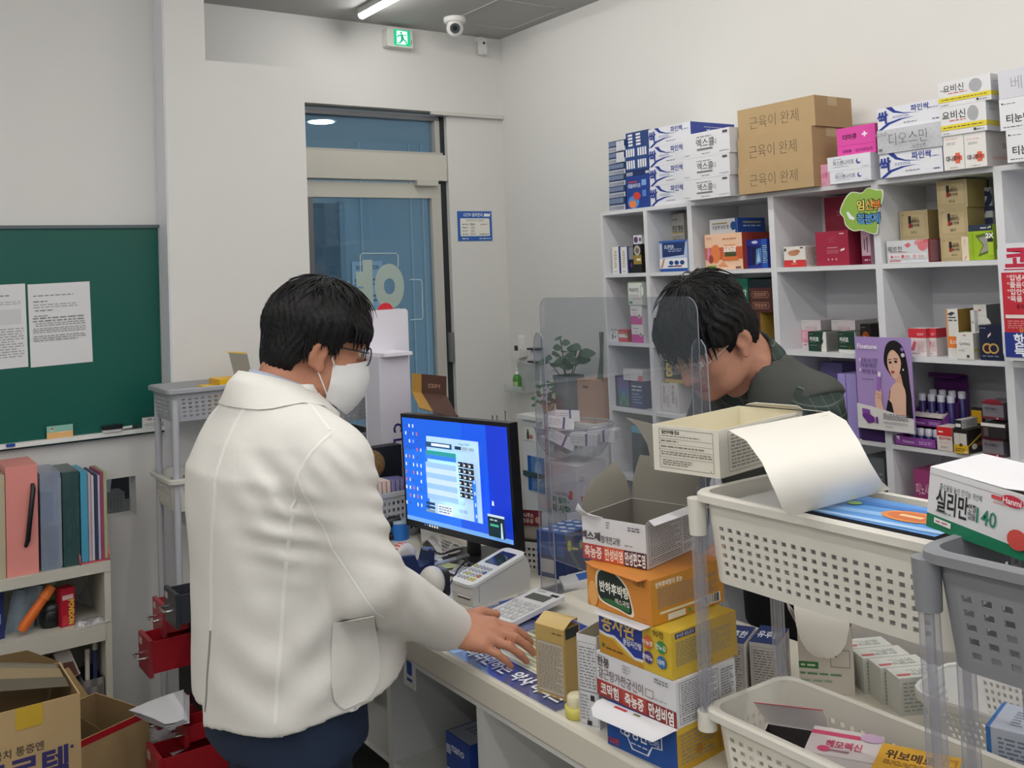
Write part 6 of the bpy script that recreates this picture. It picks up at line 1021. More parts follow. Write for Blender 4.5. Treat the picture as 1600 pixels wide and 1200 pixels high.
for k in range(4):
    q = at(1335+22*k, 1072-13*k, Z=.872)
    carton('white_script_carton', 'small white carton with script lettering on top, %s of a row of four' % ('nearest', 'second', 'third', 'farthest')[k], .1, .05, .07, (1.655+.016*k, 1.225+.051*k-.06, CZ), deg(-28), 'd2d4ce', {'T': [('t', '그날엔', .55, .5, .4, '55585a', 'c', -.01, .5), ('l', .35, .2, .8, .3, 1, '8a8a8a'), ('r', .05, .2, .3, .36, 'd0606a')], 'F': [('l', .08, .08, .92, .9, 8, 'a0a8a0')], 'R': [('l', .08, .08, .92, .9, 8, '93a093'), ('o', .03, .03, .97, .97, '8a9a8c', .01)]}, group='white script cartons')
fb = basket('flower_basket', 'white oval patterned basket on the counter by the upright panel', (1.705, .935, CZ), .36, .19, .085, mat('d9d8d6', .35), 22, 5, 12, taper=.25, r=.05, lip=.004, rz=deg(-82), zb=.08, zt=.8)
for k in range(2):
    carton('purple_box', 'purple topped white box in the flower basket, %s' % ('the back one', 'the front one')[k], .07, .045, .055, (1.69-.046*k, .935, CZ+.006), deg(-75), 'd8d2d4', {'T': [('r', 0, 0, 1, 1, '8a3f7c'), ('t', '매이', .5, .5, .45, 'ead8e6', 'c', .03)], 'F': [('l', .1, .1, .9, .9, 4, 'b0a4ac')]}, group='purple topped boxes')
lf_ = MB(); lf_.sheet([[(-.02, -.015, 0), (.02, -.012, .004)], [(-.018, .015, .012), (.022, .014, .018)]], mat('6a8a72', .5), .001); lf_.build('green_sachet', loc=(1.70, 1.07, CZ+.012), label='small green sachet in the far end of the flower basket', cat='sachet')
# ================================================================ stacking basket racks on the counter
ivory = mat('dbd8cf', .38); posts = clear('d6d7de', .16, .05)
bx0, bx1, by0, by1 = 1.222, 1.437, .765, 1.25
def post(name, par, x, y, z0, z1, r=.0125):
    mb = MB(); n = 24; rows = [[(x+(r if k % 2 else r*.82)*math.cos(2*math.pi*k/n), y+(r if k % 2 else r*.82)*math.sin(2*math.pi*k/n), z) for k in range(n)] for z in (z0, z1)]
    mb.sheet(rows, posts, closed=True, smooth=False); mb.tube([(x, y, z0), (x, y, z1)], r*.45, clear('c4c5d0', .2, .1), 8, cap=False); o_ = mb.build(name, par, origin=par.location); return o_
Lb, Wb = by1-by0, bx1-bx0; cx_, cy_ = (bx0+bx1)/2, (by0+by1)/2
rk = empty('stacking_rack', (cx_, cy_, CZ), 'ivory two tier basket rack on clear posts standing on the counter', 'storage rack')
basket('basket', None, (cx_, cy_, CZ+.003), Lb-.02, Wb-.02, .105, ivory, 20, 4, 9, rz=math.pi/2, zt=.7, parent=rk)
basket('basket', None, (cx_, cy_, 1.125), Lb-.02, Wb-.02, .148, ivory, 21, 6, 9, rz=math.pi/2, zb=.08, zt=.68, parent=rk)
for x in (bx0+.012, bx1-.012):
    for y in (by0+.0, by1-.0):
        post('clear_post', rk, x, y, CZ+.09, 1.22); MB().tube([(x, y, 1.2), (x, y, 1.262)], [.015, .017], ivory, 14).build('post_socket', rk, origin=rk.location); MB().tube([(x, y, CZ+.07), (x, y, CZ+.1)], [.017, .0165], ivory, 14).build('post_foot', rk, origin=rk.location)
gry = mat('84868b', .45); gx0, gx1, gy0, gy1 = 1.105, 1.36, .28, .745
gb_ = basket('grey_stacking_basket', 'grey stacking basket with square holes at the right picture edge', ((gx0+gx1)/2, (gy0+gy1)/2, 1.16), gy1-gy0-.02, gx1-gx0-.02, .14, gry, 15, 5, 8, rz=math.pi/2, zb=.1, zt=.7)
for x in (gx0+.014, gx1-.014):
    for y in (gy0+.01, gy1-.006): post('clear_post', gb_, x, y, CZ+.0, 1.24, .0135); MB().tube([(x, y, 1.225), (x, y, 1.29)], [.016, .018], gry, 14).build('post_socket', gb_, origin=gb_.location)
for ob in gb_.children:
    if ob.name.startswith(('clear_post', 'post_')): ob.matrix_parent_inverse = Mx.Rotation(-math.pi/2, 4, 'Z')
# contents of the lower basket
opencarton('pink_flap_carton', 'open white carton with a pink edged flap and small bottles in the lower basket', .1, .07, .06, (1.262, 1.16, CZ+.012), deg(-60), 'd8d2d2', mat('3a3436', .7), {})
e = bpy.data.objects['pink_flap_carton']; lsheet('flap', e, [[(0, .07, .06), (.1, .07, .06)], [(-.012, .062, .084), (.1, .06, .088)], [(-.016, .05, .1), (.098, .045, .106)]], mat('e6e0e0', .5)); lsheet('flap_edge', e, [[(-.016, .05, .1), (.098, .045, .106)], [(-.016, .042, .1045), (.098, .037, .1105)]], mat('cf4a66', .5))
for k in range(3): MB().lathe([(.011, 0), (.011, .03), (.006, .034), (.006, .044), (.0, .044)], mat('2a2426', .3), 14).build('small_bottle', loc=e.matrix_basis @ V((.02+.03*k, .035, .0025)), label='small dark bottle inside the pink flapped open carton', cat='bottle', group='bottles in the pink flapped carton')
carton('pink_print_carton', 'white and pink carton lying in the lower ivory basket', .11, .1, .085, (1.25, 1.06, CZ+.01), deg(-62), 'd8cfd0', {'T': [('r', 0, .72, .7, .86, 'cf4a72'), ('t', '헤모렉신', .5, .44, .2, 'cf4a72', 'c', .03, .5), ('r', .3, .2, .6, .26, 'a07a84'), ('c', .25, .24, .1, 'd84a7a'), ('e', .84, .84, .16, .16, 'c8a8c8'), ('r', .12, .0, .98, .02, 'bdb4b4')], 'F': [('l', .1, .2, .9, .8, 4, 'bdb2b4')]})
carton('yellow_print_carton', 'yellow topped carton with brown lettering in the lower ivory basket', .115, .095, .09, (1.275, .955, CZ+.01), deg(-66), 'd2c8b8', {'T': [('r', 0, 0, 1, 1, 'd9a52c'), ('t', '위보메로', .4, .66, .24, '4a3014', 'c', .03, .62), ('l', .1, .3, .8, .46, 3, '8a6420'), ('o', .8, .6, .96, .85, 'b8842a', .02)], 'F': [('o', .04, .06, .96, .94, '77706a', .012), ('t', '일반의약품 정보', .3, .84, .11, '3a3634', 'c', .02, .4), ('l', .08, .12, .92, .7, 7, '9a9288')]})
for k in range(2):
    carton('blue_edge_carton', 'pale blue carton with a blue corner stripe at the lower right edge, %s' % ('lower', 'upper')[k], .14, .1, .07, (1.453, .875, CZ+.001+.0705*k), deg(-75), 'b4bccb', {'F': [('r', 0, 0, .05, 1, '3470b4'), ('l', .12, .1, .95, .85, 8, '6f7888')], 'T': [('r', 0, 0, .04, 1, '3470b4'), ('l', .2, .2, .9, .8, 6, '8a93a3')]}, group='blue striped cartons')
# open white carton with its big lid on the upper basket
wm = mat('dfdbcf', .5, noise=.01); ang = -81
carton('white_support_carton', 'plain white carton under the open lidded carton in the upper basket', .16, .13, .125, (1.252, 1.2, 1.131), deg(-90), 'c9c8c8', {})
bpy.data.objects['white_support_carton'].location = (1.262, 1.215, 1.131)
WW, WD, WH = .146, .285, .084; wl_o = V((1.262, 1.385, 1.288))
wc = opencarton('lidded_white_carton', 'large open white carton with its wide lid folded over the basket', WW, WD, WH, wl_o, deg(ang), wm, mat('ddd6be', .6), {'F': [('o', .1, .08, .92, .93, '77746c', .012), ('t', '일반의약품 정보', .28, .86, .07, '33322e', 'c', .03, .28), ('l', .13, .76, .72, .8, 1, '77746c'), ('l', .13, .64, .4, .7, 1, '77746c'), ('l', .13, .52, .8, .58, 1, '77746c'), ('l', .13, .36, .9, .46, 2, '77746c'), ('l', .15, .14, .6, .28, 3, '77746c'), ('c', .88, .12, .012, '222222')]+[('r', .1, v, .92, v+.008, '77746c') for v in (.72, .61, .49, .32)], 'R': [('o', .1, .08, .95, .93, '8a867c', .012), ('l', .13, .14, .92, .88, 10, '8f8b82')]})
def at_rows(rr): return [[at(u, v, Z=z) for u, v, z in r] for r in rr]
inv = (Mx.Translation(wl_o) @ Mx.Rotation(deg(ang), 4, 'Z')).inverted()
def arc(a, b, n): return [tuple(a[i]+(b[i]-a[i])*k/n for i in range(3)) for k in range(n+1)]
LR = [arc((1138, 673, 1.373), (1296, 643, 1.373), 6), arc((1166, 689, 1.377), (1322, 658, 1.377), 6), arc((1190, 722, 1.362), (1342, 690, 1.362), 6), arc((1208, 762, 1.335), (1360, 725, 1.335), 6), arc((1221, 792, 1.3), (1377, 752, 1.3), 6), arc((1233, 806, 1.279), (1391, 764, 1.279), 6)]
mb = MB(); mb.sheet([[inv @ p for p in r] for r in at_rows(LR)], mat('e6e3db', .5), .001)
mb.build('lid', wc, label='wide white lid curving down over the basket')
fr_ = at_rows([arc((1224, 796, 1.2975), (1380, 755, 1.2975), 1)])[0]
def flapw(pts, mt, name, lab=None): mb = MB(); mb.sheet([[inv @ p for p in r] for r in at_rows(pts)], mt, .0009); return mb.build(name, wc, label=lab)
flapw([[(1165, 633, 1.373), (1293, 644, 1.373)], [(1170, 631, 1.378), (1255, 640, 1.378)], [(1180, 629, 1.384), (1245, 634, 1.384)]], mat('e2dfd6', .5), 'flap', 'inner white flap')
mb = MB(); q = [inv @ at(u, v, Z=1.381) for u, v in ((1275, 648), (1298, 644), (1302, 651), (1281, 655))]; mb.text('EXP', sum([V(p) for p in q], V())/4+V((0, 0, .0)), (q[1]-q[0]).normalized(), (q[0]-q[3]).normalized(), .008, '8a887f', 'c', .01); mb.build('lid_print', wc)
yv = 1.45
mb = MB(); pts = [[(978, 652), (1027, 664)], [(996, 666), (1028, 682)], [(1012, 694), (1030, 705)], [(1020, 728), (1033, 737)]]
mb.sheet([[inv @ at(u, v, X=1.285) for u, v in r] for r in pts], mat('8c8981', .6), .001); mb.build('flap', wc, label='grey flap hanging off the left side')
e = carton('blue_picture_carton', 'flat blue carton with an orange oval lying in the upper basket', .24, .14, .02, (1.265, 1.06, 1.252), deg(-90), '2a2e38', {'T': [('r', 0, 0, 1, 1, '5a96d8'), ('p', [(0, .2), (1, .45), (1, .6), (0, .35)], '8ab8e8'), ('p', [(0, .6), (1, .8), (1, .9), (0, .75)], '3f78c4'), ('p', [(0, .0), (1, .1), (1, .22), (0, .08)], 'a4c8ee'), ('e', .66, .5, .2, .22, 'dd8a4a'), ('e', .66, .5, .16, .15, 'd0703a'), ('r', .58, .46, .74, .54, 'e8c898'), ('e', .2, .6, .05, .08, '8ab86a')], 'R': [('r', 0, 0, 1, 1, '22242a')]})
MB().box((1.265, .84, 1.13), (1.40, 1.055, 1.2515), mat('b7b9bd', .6)).build('plain_box', label='pale grey box under the flat blue carton in the upper basket', cat='box', origin=(1.265, .84, 1.13))
# tilted white and green carton at the right edge
Xs = 1.19; O_ = at(1447, 822, X=Xs); U__ = (at(1600, 877, X=Xs)-O_).normalized(); Wd = (at(1455, 730, X=Xs)-O_); hS = (Wd-U__*Wd.dot(U__)).length
roll = math.asin(max(-1, min(1, U__.z)))
wS, dS = .26, .125
SZ = opencarton('tilted_green_carton', 'white and green carton with large black lettering tilted on the grey basket', wS, dS, hS, O_, deg(-90), mat('dddde0', .45), mat('b9b4ae', .6), {'F': [('p', [(0, 0), (1, 0), (1, .1), (0, .24)], '1f7a58'), ('r', 0, .895, 1, .9, '33363a'), ('t', '흡수율을 높인 간기능 개선제', .17, .74, .085, '3a4440', 'c', .0, .22), ('t', '실리만', .13, .5, .3, '26282c', 'c', .02, .17), ('t', '연질', .236, .55, .1, '33363a', 'c', .01, .04), ('t', '캡슐', .236, .42, .1, '33363a', 'c', .01, .04), ('t', '140', .31, .48, .26, '2f8068', 'c', .01, .1), ('l', .05, .3, .13, .35, 1, '66706a'), ('p', [(.045, .12), (.135, .1), (.135, .19), (.045, .21)], 'e6e6e4'), ('l', .055, .13, .125, .18, 1, 'b05a58'), ('e', .43, .86, .055, .09, 'c8324a'), ('t', 'Hanmi', .43, .86, .1, 'f2e8ea', 'c', .02, .09), ('r', .33, .82, .38, .88, 'd04a50'), ('r', .34, .76, .4, .77, 'd04a50'), ('e', .47, .3, .05, .16, 'd0504a'), ('r', .55, .3, .8, .5, '3a8a68')]})
SZ.rotation_mode = 'QUATERNION'; SZ.rotation_quaternion = (Mx.Rotation(deg(-90), 4, 'Z') @ Mx.Rotation(-roll, 4, 'Y')).to_quaternion()
if abs((SZ.rotation_quaternion @ V((1, 0, 0))).z-U__.z) > .02: SZ.rotation_quaternion = (Mx.Rotation(deg(-90), 4, 'Z') @ Mx.Rotation(roll, 4, 'Y')).to_quaternion()
lsheet('lid', SZ, [[(-.0, .0, hS), (-.0, dS, hS)], [(.1, .0, hS+.001), (.09, dS, hS+.004)], [(.17, .03, hS+.006), (.18, dS, hS+.01)]], mat('e0e0e4', .45), 'white half open lid')
cb = at(1600, 690, X=1.75)
e = empty('clear_plastic_tub', (1.66, .93, 1.06), 'clear round plastic tub at the right edge behind the green carton', 'tub')
mb = MB(); ct_ = clear('d6d8de', .2, .04)
mb.lathe([(0, 0), (.06, .0), (.075, .03), (.085, .1), (.09, .16), (.094, .162), (.092, .168), (.088, .164)], ct_, 32); mb.build('tub_body', e); mb = MB()
for z, r in ((.165, .093), (.13, .089), (.09, .086)): mb.tube([(r*math.cos(a), r*math.sin(a), z) for a in np.linspace(0, 2*math.pi, 33)], .0022, clear('e8eaf0', .5, .05), 6, cap=False)
mb.build('tub_ridges', e)
# ================================================================ low shelf unit at the left with files
YF = 3.58; sx1 = .776
shc = mat('c6c3b7', .45, noise=.015, scale=5); oo = (.2, YF, 0)
e = empty('low_shelf_unit', oo, 'low cream shelf unit under the green board with files on top', 'shelf unit')
MB().box((sx1-.02, YF, 0), (sx1, YL-.002, .72), shc).build('side_panel', e, origin=oo)
for z0, z1, nm in ((.718, .751, 'top_board'), (.492, .553, 'shelf'), (.2, .25, 'shelf')): MB().box((-.4, YF-.004, z0), (sx1-(.02 if nm == 'shelf' else 0), YL-.002, z1), shc).build(nm, e, origin=oo)
MB().box((-.4, YL-.012, 0), (sx1-.02, YL-.003, .718), mat('b5b2a8', .5)).build('back_panel', e, origin=oo)
zt = .7515
def fpx(u, v, Y=YF+.02): return at(u, v, Y=Y)
def fileobj(name, lab, u0, u1, vt, mt, dep=.2, lean=0, Y=YF+.02, cat='file', extra=None, group=None, z=None):
    z = zt if z is None else z
    a = fpx(u0, vt, Y); b = fpx(u1, vt, Y); w = max(.004, b.x-a.x); h = a.z-z
    mb = MB(); mb.add([(0,0,0),(w,0,0),(w,dep,0),(0,dep,0),(lean,0,h),(w+lean,0,h),(w+lean,dep,h),(lean,dep,h)], [(0,3,2,1),(4,5,6,7),(0,1,5,4),(1,2,6,5),(2,3,7,6),(3,0,4,7)], mt)
    if extra: extra(mb, w, h)
    return mb.build(name, loc=(a.x-lean, Y, z), label=lab, cat=cat, group=group), w, h
fileobj('beige_board', 'beige board at the left picture edge standing on the low shelf', -14, 7, 745, mat('b8ac90', .6), .2)
def pinkx(mb, w, h):
    mb.tube([(w*.86, -.012, h*.8), (w*.84, -.02, h*.7), (w*.66, -.02, h*.34), (w*.62, -.01, h*.26)], [.007, .009, .009, .007], mat('1b1b1e', .3), 8)
o_, w, h = fileobj('pink_binder', 'salmon pink file box with a black handle on the low shelf', 8, 58, 731, mat('e09088', .45, noise=.04, scale=8), .19)
mb = MB(); mb.tube([(w*.84, -.002, h*.82), (w*.84, -.014, h*.78), (w*.64, -.016, h*.32), (w*.6, -.002, h*.26)], [.006, .008, .008, .006], mat('1b1b1e', .3), 8); mb.build('handle', o_, label='black plastic handle')
o_, w, h = fileobj('clear_file_holder', 'bluish clear magazine holder with papers beside the pink file box', 62, 94, 741, clear('a9b6cc', .5, .2), .19)
f2 = lambda nm, par, a, b, mt: MB().box(a, b, mt).build(nm, par)
f2('papers', o_, (.01, .02, .005), (.06, .17, h*.8), mat('b9c3d0', .5, noise=.3, scale=18)); f2('dark_papers', o_, (.004, .004, .004), (.05, .015, h*.45), mat('26282e', .5)); f2('blue_print', o_, (.006, .003, h*.5), (.04, .014, h*.8), mat('2f5a8c', .5, noise=.5, scale=30)); f2('papers', o_, (.066, .01, .005), (w-.006, .17, h*.93), mat('c4c8d0', .5))
o_, w, h = fileobj('teal_file_holder', 'dark teal magazine holder with a black book beside the clear holder', 97, 123, 739, clear('3f5f60', .72, .2), .19)
f2('black_book', o_, (.005, .006, .006), (w*.62, .17, h*.72), mat('17181c', .4)); mb = MB()
f = Face(mb, (.005, .0055, .006), (1, 0, 0), (0, 0, 1), w*.62, h*.72); mb.text('Pharm IT3000', f.pt(.5, .6), (0, 0, -1), (1, 0, 0), .012, 'cfc89a', 'c', .01); f.draw([('r', .4, .2, .5, .23, 'c8c8c4')]); mb.build('spine_print', o_)
pf = [('turquoise_folder', 'turquoise plastic folder among the thin folders', 125, 136, 738, '4a9ab8'), ('clear_folder', 'thin clear folder right of the turquoise folder', 137, 141, 740, 'c2a8b4'), ('white_folder', 'thin white folder left of the navy booklet', 142, 146, 744, 'c4c2c8'), ('navy_booklet', 'thin navy booklet in the folder row', 147, 151, 741, '343c5a'), ('lilac_folder', 'pale lilac folder right of the navy booklet', 152, 155.5, 743, 'b4aec2'), ('magenta_folder', 'dark pink folder left of the green booklet', 156.2, 160.5, 739, '9c4468'), ('green_booklet', 'pale green booklet at the right end of the folder row', 161, 166, 738, 'a8ad84')]
for nm, lb, u0, u1, vt, c in pf: fileobj(nm, lb, u0, u1, vt, mat(c, .45, noise=.06, scale=20), .17, cat='folder', z=zt+.005)
a, b = fpx(124.5, 880, YF+.012), fpx(172, 880, YF+.012); pk = mat('c25a5e', .4)
e = empty('pink_file_rack', (a.x, YF+.012, zt), 'pink low rack holding the row of thin folders', 'file rack'); w = b.x-a.x
mb = MB(); mb.box((0, 0, 0), (w, .2, .004), pk); mb.build('rack_base', e)
for x in (0, w-.004):
    mb = MB(); pts = [(.0, 0), (.2, 0), (.2, .16), (.1, .15), (.02, .05), (0, .02)]; mb.add([(x, y, z) for y, z in pts]+[(x+.004, y, z) for y, z in pts], [tuple(range(6))[::-1], tuple(range(6, 12))]+[(k, (k+1) % 6, 6+(k+1) % 6, 6+k) for k in range(6)], pk); mb.build('side_panel', e)
zs = .5535
def thing_at(fn): return fn
carton('povidone_box', 'red box with yellow lettering on the middle shelf', .045, .045, .125, (fpx(97, 985).x, YF+.03, zs), deg(12), 'b32034', {'F': [('r', .1, .7, .9, .82, 'd8b8b4'), ('r', .55, 0, 1, .6, 'b32034'), ('r', .1, .05, .5, .3, 'c83a40')], 'R': [('r', 0, 0, 1, 1, '8a1c2a')]}); mb = MB(); mb.text('POVIDON', (.034, -.0006, .045), (0, 0, -1), (1, 0, 0), .018, 'd8c84a', 'c', .04, fit=.08); mb.build('povidone_print', bpy.data.objects['povidone_box'])
p = fpx(50, 985); e = empty('orange_tube', (fpx(33, 1002).x, YF+.03, zs+.018), 'orange tube leaning with its cap up on the middle shelf', 'tube'); d = V((.085, .02, .1)); om = mat('e2702a', .4)
MB().tube([V((0, 0, 0)), d*.15, d*.85], [.012, .017, .015], om, 14).build('tube_body', e); MB().tube([d*.85, d*1.18], [.018, .016], mat('f08038', .4), 14).build('cap', e)
carton('green_white_packet', 'green and white box at the back of the middle shelf', .06, .04, .15, (fpx(66, 950).x, YF+.13, zs), deg(-8), 'b9bdb4', {'F': [('r', .5, 0, 1, .8, '5a8a4a'), ('r', 0, .6, .4, .9, '3a5a4a')]})
p = fpx(85, 985); e = empty('dark_jar', (p.x, YF+.08, zs), 'small dark jar between the orange tube and the red box', 'jar'); MB().lathe([(.03, 0), (.034, .01), (.034, .05), (.03, .055)], mat('1f2224', .25), 20).build('jar_body', e); MB().lathe([(.032, .055), (.032, .075), (0, .077)], mat('2b3030', .3), 20).build('lid', e)
carton('navy_pouch', 'navy printed pouch at the left edge of the middle shelf', .11, .03, .16, (fpx(10, 985).x-.11, YF+.04, zs), deg(6), '2a3468', {'F': [('e', .5, .6, .2, .12, 'a84a5a'), ('r', .6, .3, .9, .5, '8a9ac0')]}, cat='pouch')
mb = MB(); mb.sheet([[(0, .0+.02*math.sin(i*1.3+j), .0+.035*j+.002) if False else (.022*i+.02*j*.35, .012*math.sin(i*1.9+j*.7), .034*j) for i in range(5)] for j in range(5)], mat('8b9fae', .3, noise=.3, scale=25), .012); mb.build('blue_grey_pouch', loc=(fpx(12, 1000).x, YF+.09, zs), label='crumpled blue grey plastic pouch on the middle shelf', cat='pouch')
mb = MB()
for s, l, px in ((.04, 'crumpled silver foil strip hanging over the middle shelf edge', 118), (.05, 'crumpled clear film scrap at the right of the middle shelf', 140)):
    mb = MB(); mb.sheet([[(s*i*.4+random.uniform(-.004, .004), .02*j-.025, (.0 if j else -.012)+random.uniform(.002, .012)) for i in range(4)] for j in range(4)], mat('c9c9cb', .25, metal=.5), .0015, smooth=False); mb.build('foil_scrap', loc=(fpx(px, 985).x, YF+.02, zs+.002), label=l, cat='scrap')
mb = MB(); mb.sheet([[(.03*i, .03*j, .045+.04*math.sin(i*1.1)*math.sin(j*1.3+.5)) for i in range(5)] for j in range(4)], clear('c8ccd0', .2, .15), .001); mb.build('clear_bag', loc=(fpx(96, 985).x, YF+.1, zs+.004), label='crumpled clear bag behind the red box on the middle shelf', cat='bag')
# lowest compartment: papers and a patterned pen box
zb_ = .2506
for k in range(7):
    mb = MB(); n = 6; mb.sheet([[(-.2+.085*i, .02+.035*j, .168+.009*k+.004*math.sin(i*.9+j*.4)) for i in range(6)] for j in range(5)], mat(('8f8f92', '5a5a60', 'a3a39e', '3c3c44', '97948a', '4a4a55', 'b0b0b2')[k], .6), .004); mb.build('paper_pile_sheet', loc=(.22+.012*(k % 3), YF+.01, zb_+.0), label='loose paper on the pile in the lowest compartment behind the printed cardboard box', cat='paper', group='papers in the lowest compartment')
MB().box((.05, YF+.03, zb_), (.62, YF+.2, zb_+.165), mat('6d6a66', .7)).build('grey_paper_box', label='grey box under the paper pile in the lowest compartment', cat='box', origin=(.05, YF+.03, zb_))
a = at(131, 1066, Y=YF+.01); b = at(163, 1060, Y=YF+.01)
opencarton('patterned_pen_box', 'grey patterned box holding pens in the lowest compartment', b.x-a.x, .15, a.z-zb_, (a.x, YF+.015, zb_), 0, mat('7d7a78', .6), mat('3c3a3a', .7), {'F': [('r', .1+.3*i, .1+.24*j, .32+.3*i, .3+.24*j, '8f8c88' if (i+j) % 2 else '6e6b69') for i in range(3) for j in range(4)]})
for k, (x, h, c, l) in enumerate(((.02, .2, 'd6d2c8', 'white pen standing in the patterned pen box'), (.045, .24, '2f3a66', 'blue marker with a white cap standing in the patterned pen box'), (.075, .21, '26272c', 'black pen standing in the patterned pen box'))):
    e = empty('pen', (a.x+x, YF+.06, zb_+.003), l, 'pen'); MB().tube([(0, 0, 0), (.004, .01, h*.8)], .008, mat(c, .4), 10).build('barrel', e); MB().tube([(.004, .01, h*.8), (.005, .012, h)], .0085, mat('d0ccc4', .4), 10).build('cap', e)
carton('red_white_leaflet', 'folded white leaflet with a maroon picture beside the pen box', .05, .004, .1, (a.x-.05, YF+.05, zb_+.12), deg(-15), 'c4bfbc', {'F': [('p', [(.1, .1), (.9, .0), (.9, .5), (.3, .6)], '6a4440')]}, cat='leaflet'); bpy.data.objects['red_white_leaflet'].rotation_euler[1] = -.35
# niche contents seen through the pass-through
carton('grey_mesh_bin', 'grey bin with packets seen through the small wall opening', .12, .1, .07, (NX0+.005, YL+.11, NZ0+.0), 0, '7d8084', {'F': [('r', .05+.1*i, .2+.12*j, .1+.1*i, .25+.12*j, '5f6266') for i in range(9) for j in range(5)]}, cat='bin')
struct('wall_niche', MB().box((NX0-.2, YL+.1, NZ0-.06), (NX1+.12, YL+.35, NZ0-.001), mat('8a8c90', .6)).box((NX0-.2, YL+.34, NZ0-.06), (NX1+.12, YL+.36, NZ1+.1), mat('4a4c52', .7)))
mb = MB(); mb.sheet([[(.0, 0, .0), (.03, 0, .005), (.06, 0, 0)], [(.01, .03, .045), (.04, .03, .05), (.075, .03, .06)]], mat('c8ccd8', .4), .002); mb.box((.01, .0, .0), (.03, .01, .02), '2f4a9a'); mb.build('blue_white_packet', loc=(NX0+.02, YL+.14, NZ0+.071), label='blue and white packet on the grey bin in the wall opening', cat='packet')
# ================================================================ cardboard boxes on the floor
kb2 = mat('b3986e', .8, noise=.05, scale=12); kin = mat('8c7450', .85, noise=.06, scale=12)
yc = 2.70; a = at(125, 1083, Y=yc); w = .42; hC = a.z
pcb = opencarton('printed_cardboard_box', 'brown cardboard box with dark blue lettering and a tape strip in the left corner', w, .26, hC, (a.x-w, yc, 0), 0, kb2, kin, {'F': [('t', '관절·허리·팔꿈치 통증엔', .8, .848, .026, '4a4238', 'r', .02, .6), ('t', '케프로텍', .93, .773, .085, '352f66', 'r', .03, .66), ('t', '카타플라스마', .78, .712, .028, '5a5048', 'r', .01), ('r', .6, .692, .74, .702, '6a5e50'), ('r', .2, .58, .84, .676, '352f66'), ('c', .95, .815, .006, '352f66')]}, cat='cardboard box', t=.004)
for it in ():
    pass
lsheet('flap', pcb, [[(.0, .26, hC), (w, .26, hC)], [(0, .24, hC+.07), (w*.8, .23, hC+.06)]], kin); mb = MB(); q = at(45, 1092, Y=yc)
mb.box((q.x-(a.x-w)-.03, -.001, hC-.05), (q.x-(a.x-w)+.03, .0, hC+.001), mat('c2a02e', .15)); mb.build('tape_strip', pcb)
for k in range(3): lsheet('inner_flap', pcb, [[(.0, .06+.07*k, hC-.01), (w*.5, .07+.07*k, hC+.035+.01*k), (w-.01, .08+.07*k, hC-.005)], [(.0, .12+.07*k, hC+.005), (w*.5, .12+.07*k, hC+.05+.01*k), (w-.01, .14+.07*k, hC+.0)]], mat(('5d5548', '8a7a5c', '77705f')[k], .8))
zq = .42; p1, p2 = at(108, 1166, Z=zq), at(233, 1109, Z=zq); dx = p2-p1; ax = math.atan2(dx.y, dx.x); w2 = dx.length
ob2 = opencarton('open_cardboard_box', 'open brown cardboard box with a red taped rim beside the red drawers', w2, .26, zq, (p1.x, p1.y, 0), ax, kb2, kin, {'F': [('r', 0, .955, 1, 1, 'b3202c'), ('r', 0, .6, 1, .604, '8f7852')]}, cat='cardboard box', t=.004)
lsheet('flap', ob2, [[(0, .26, zq), (w2*.9, .26, zq)], [(-.01, .28, zq+.1), (w2*.7, .28, zq+.1)]], mat('a58a5e', .8, noise=.05, scale=12)); lsheet('flap', ob2, [[(w2*.45, .02, zq-.01), (w2*.6, .25, zq-.01)], [(w2*.5, .03, zq-.12), (w2*.66, .25, zq-.12)]], kin)
# ================================================================ red drawer tower
red, redd, blkd = mat('a01d28', .3), mat('7d1a22', .35), mat('33363c', .35)
ch = mat('c9c9cc', .15, metal=.9)
tx0 = .925
e = empty('drawer_tower', (tx0, 2.9, 0), 'dark tower of small red and black drawers behind the lab coat', 'drawer unit'); oo = (tx0, 2.9, 0)
mb = MB(); mb.box((tx0, 2.60, 0), (1.14, 3.33, .64), mat('2a2426', .5)); mb.build('body', e, origin=oo)
def drawer(u, v, Y, w, h, mt, lab, side=None, contents=None):
    p = at(u, v, Y=Y); ext = tx0-p.x
    d_ = MB(); d_.box((0, -w, -h), (.012, 0, 0), mt); o1 = d_.build('drawer', e, origin=None)
    o1.location = p-V(oo); o1['label'] = lab
    mb = MB(); s = side or mt
    for a, b in (((.012, -w+.004, -h+.01), (ext, -w+.01, -.006)), ((.012, -.01, -h+.01), (ext, -.004, -.006)), ((.012, -w+.01, -h+.01), (ext, -.01, -h+.014))): mb.box(a, b, s)
    mb.build('drawer_tray', o1)
    mb = MB(); hz = -h*.52
    mb.tube([(0, -w*.3, hz), (-.024, -w*.3, hz), (-.024, -w*.75, hz), (0, -w*.75, hz)], .0035, ch, 8); mb.build('handle', o1, label='chrome wire handle')
    mb = MB(); mb.box((-.0008, -w*.32, -h*.3), (0, -w*.1, -h*.12), mat('b8a8a8', .5)); mb.build('label_tag', o1)
    return o1
drawer(256, 915, 3.12, .12, .1, blkd, 'black drawer pulled out at the top')
drawer(238, 932, 3.32, .115, .1, mat('963038', .35), 'red drawer half hidden behind the black drawer')
drawer(216, 985, 3.25, .125, .11, mat('8f2630', .3), 'red drawer pulled far out', red)
drawer(232, 1096, 3.22, .1, .09, mat('8a3038', .35), 'small red drawer above the open cardboard box')
drawer(274, 1118, 2.98, .09, .06, red, 'red drawer under the paper stack')
drawer(228, 1160, 2.98, .13, .12, red, 'lowest red drawer with a paper sheet lying in it')
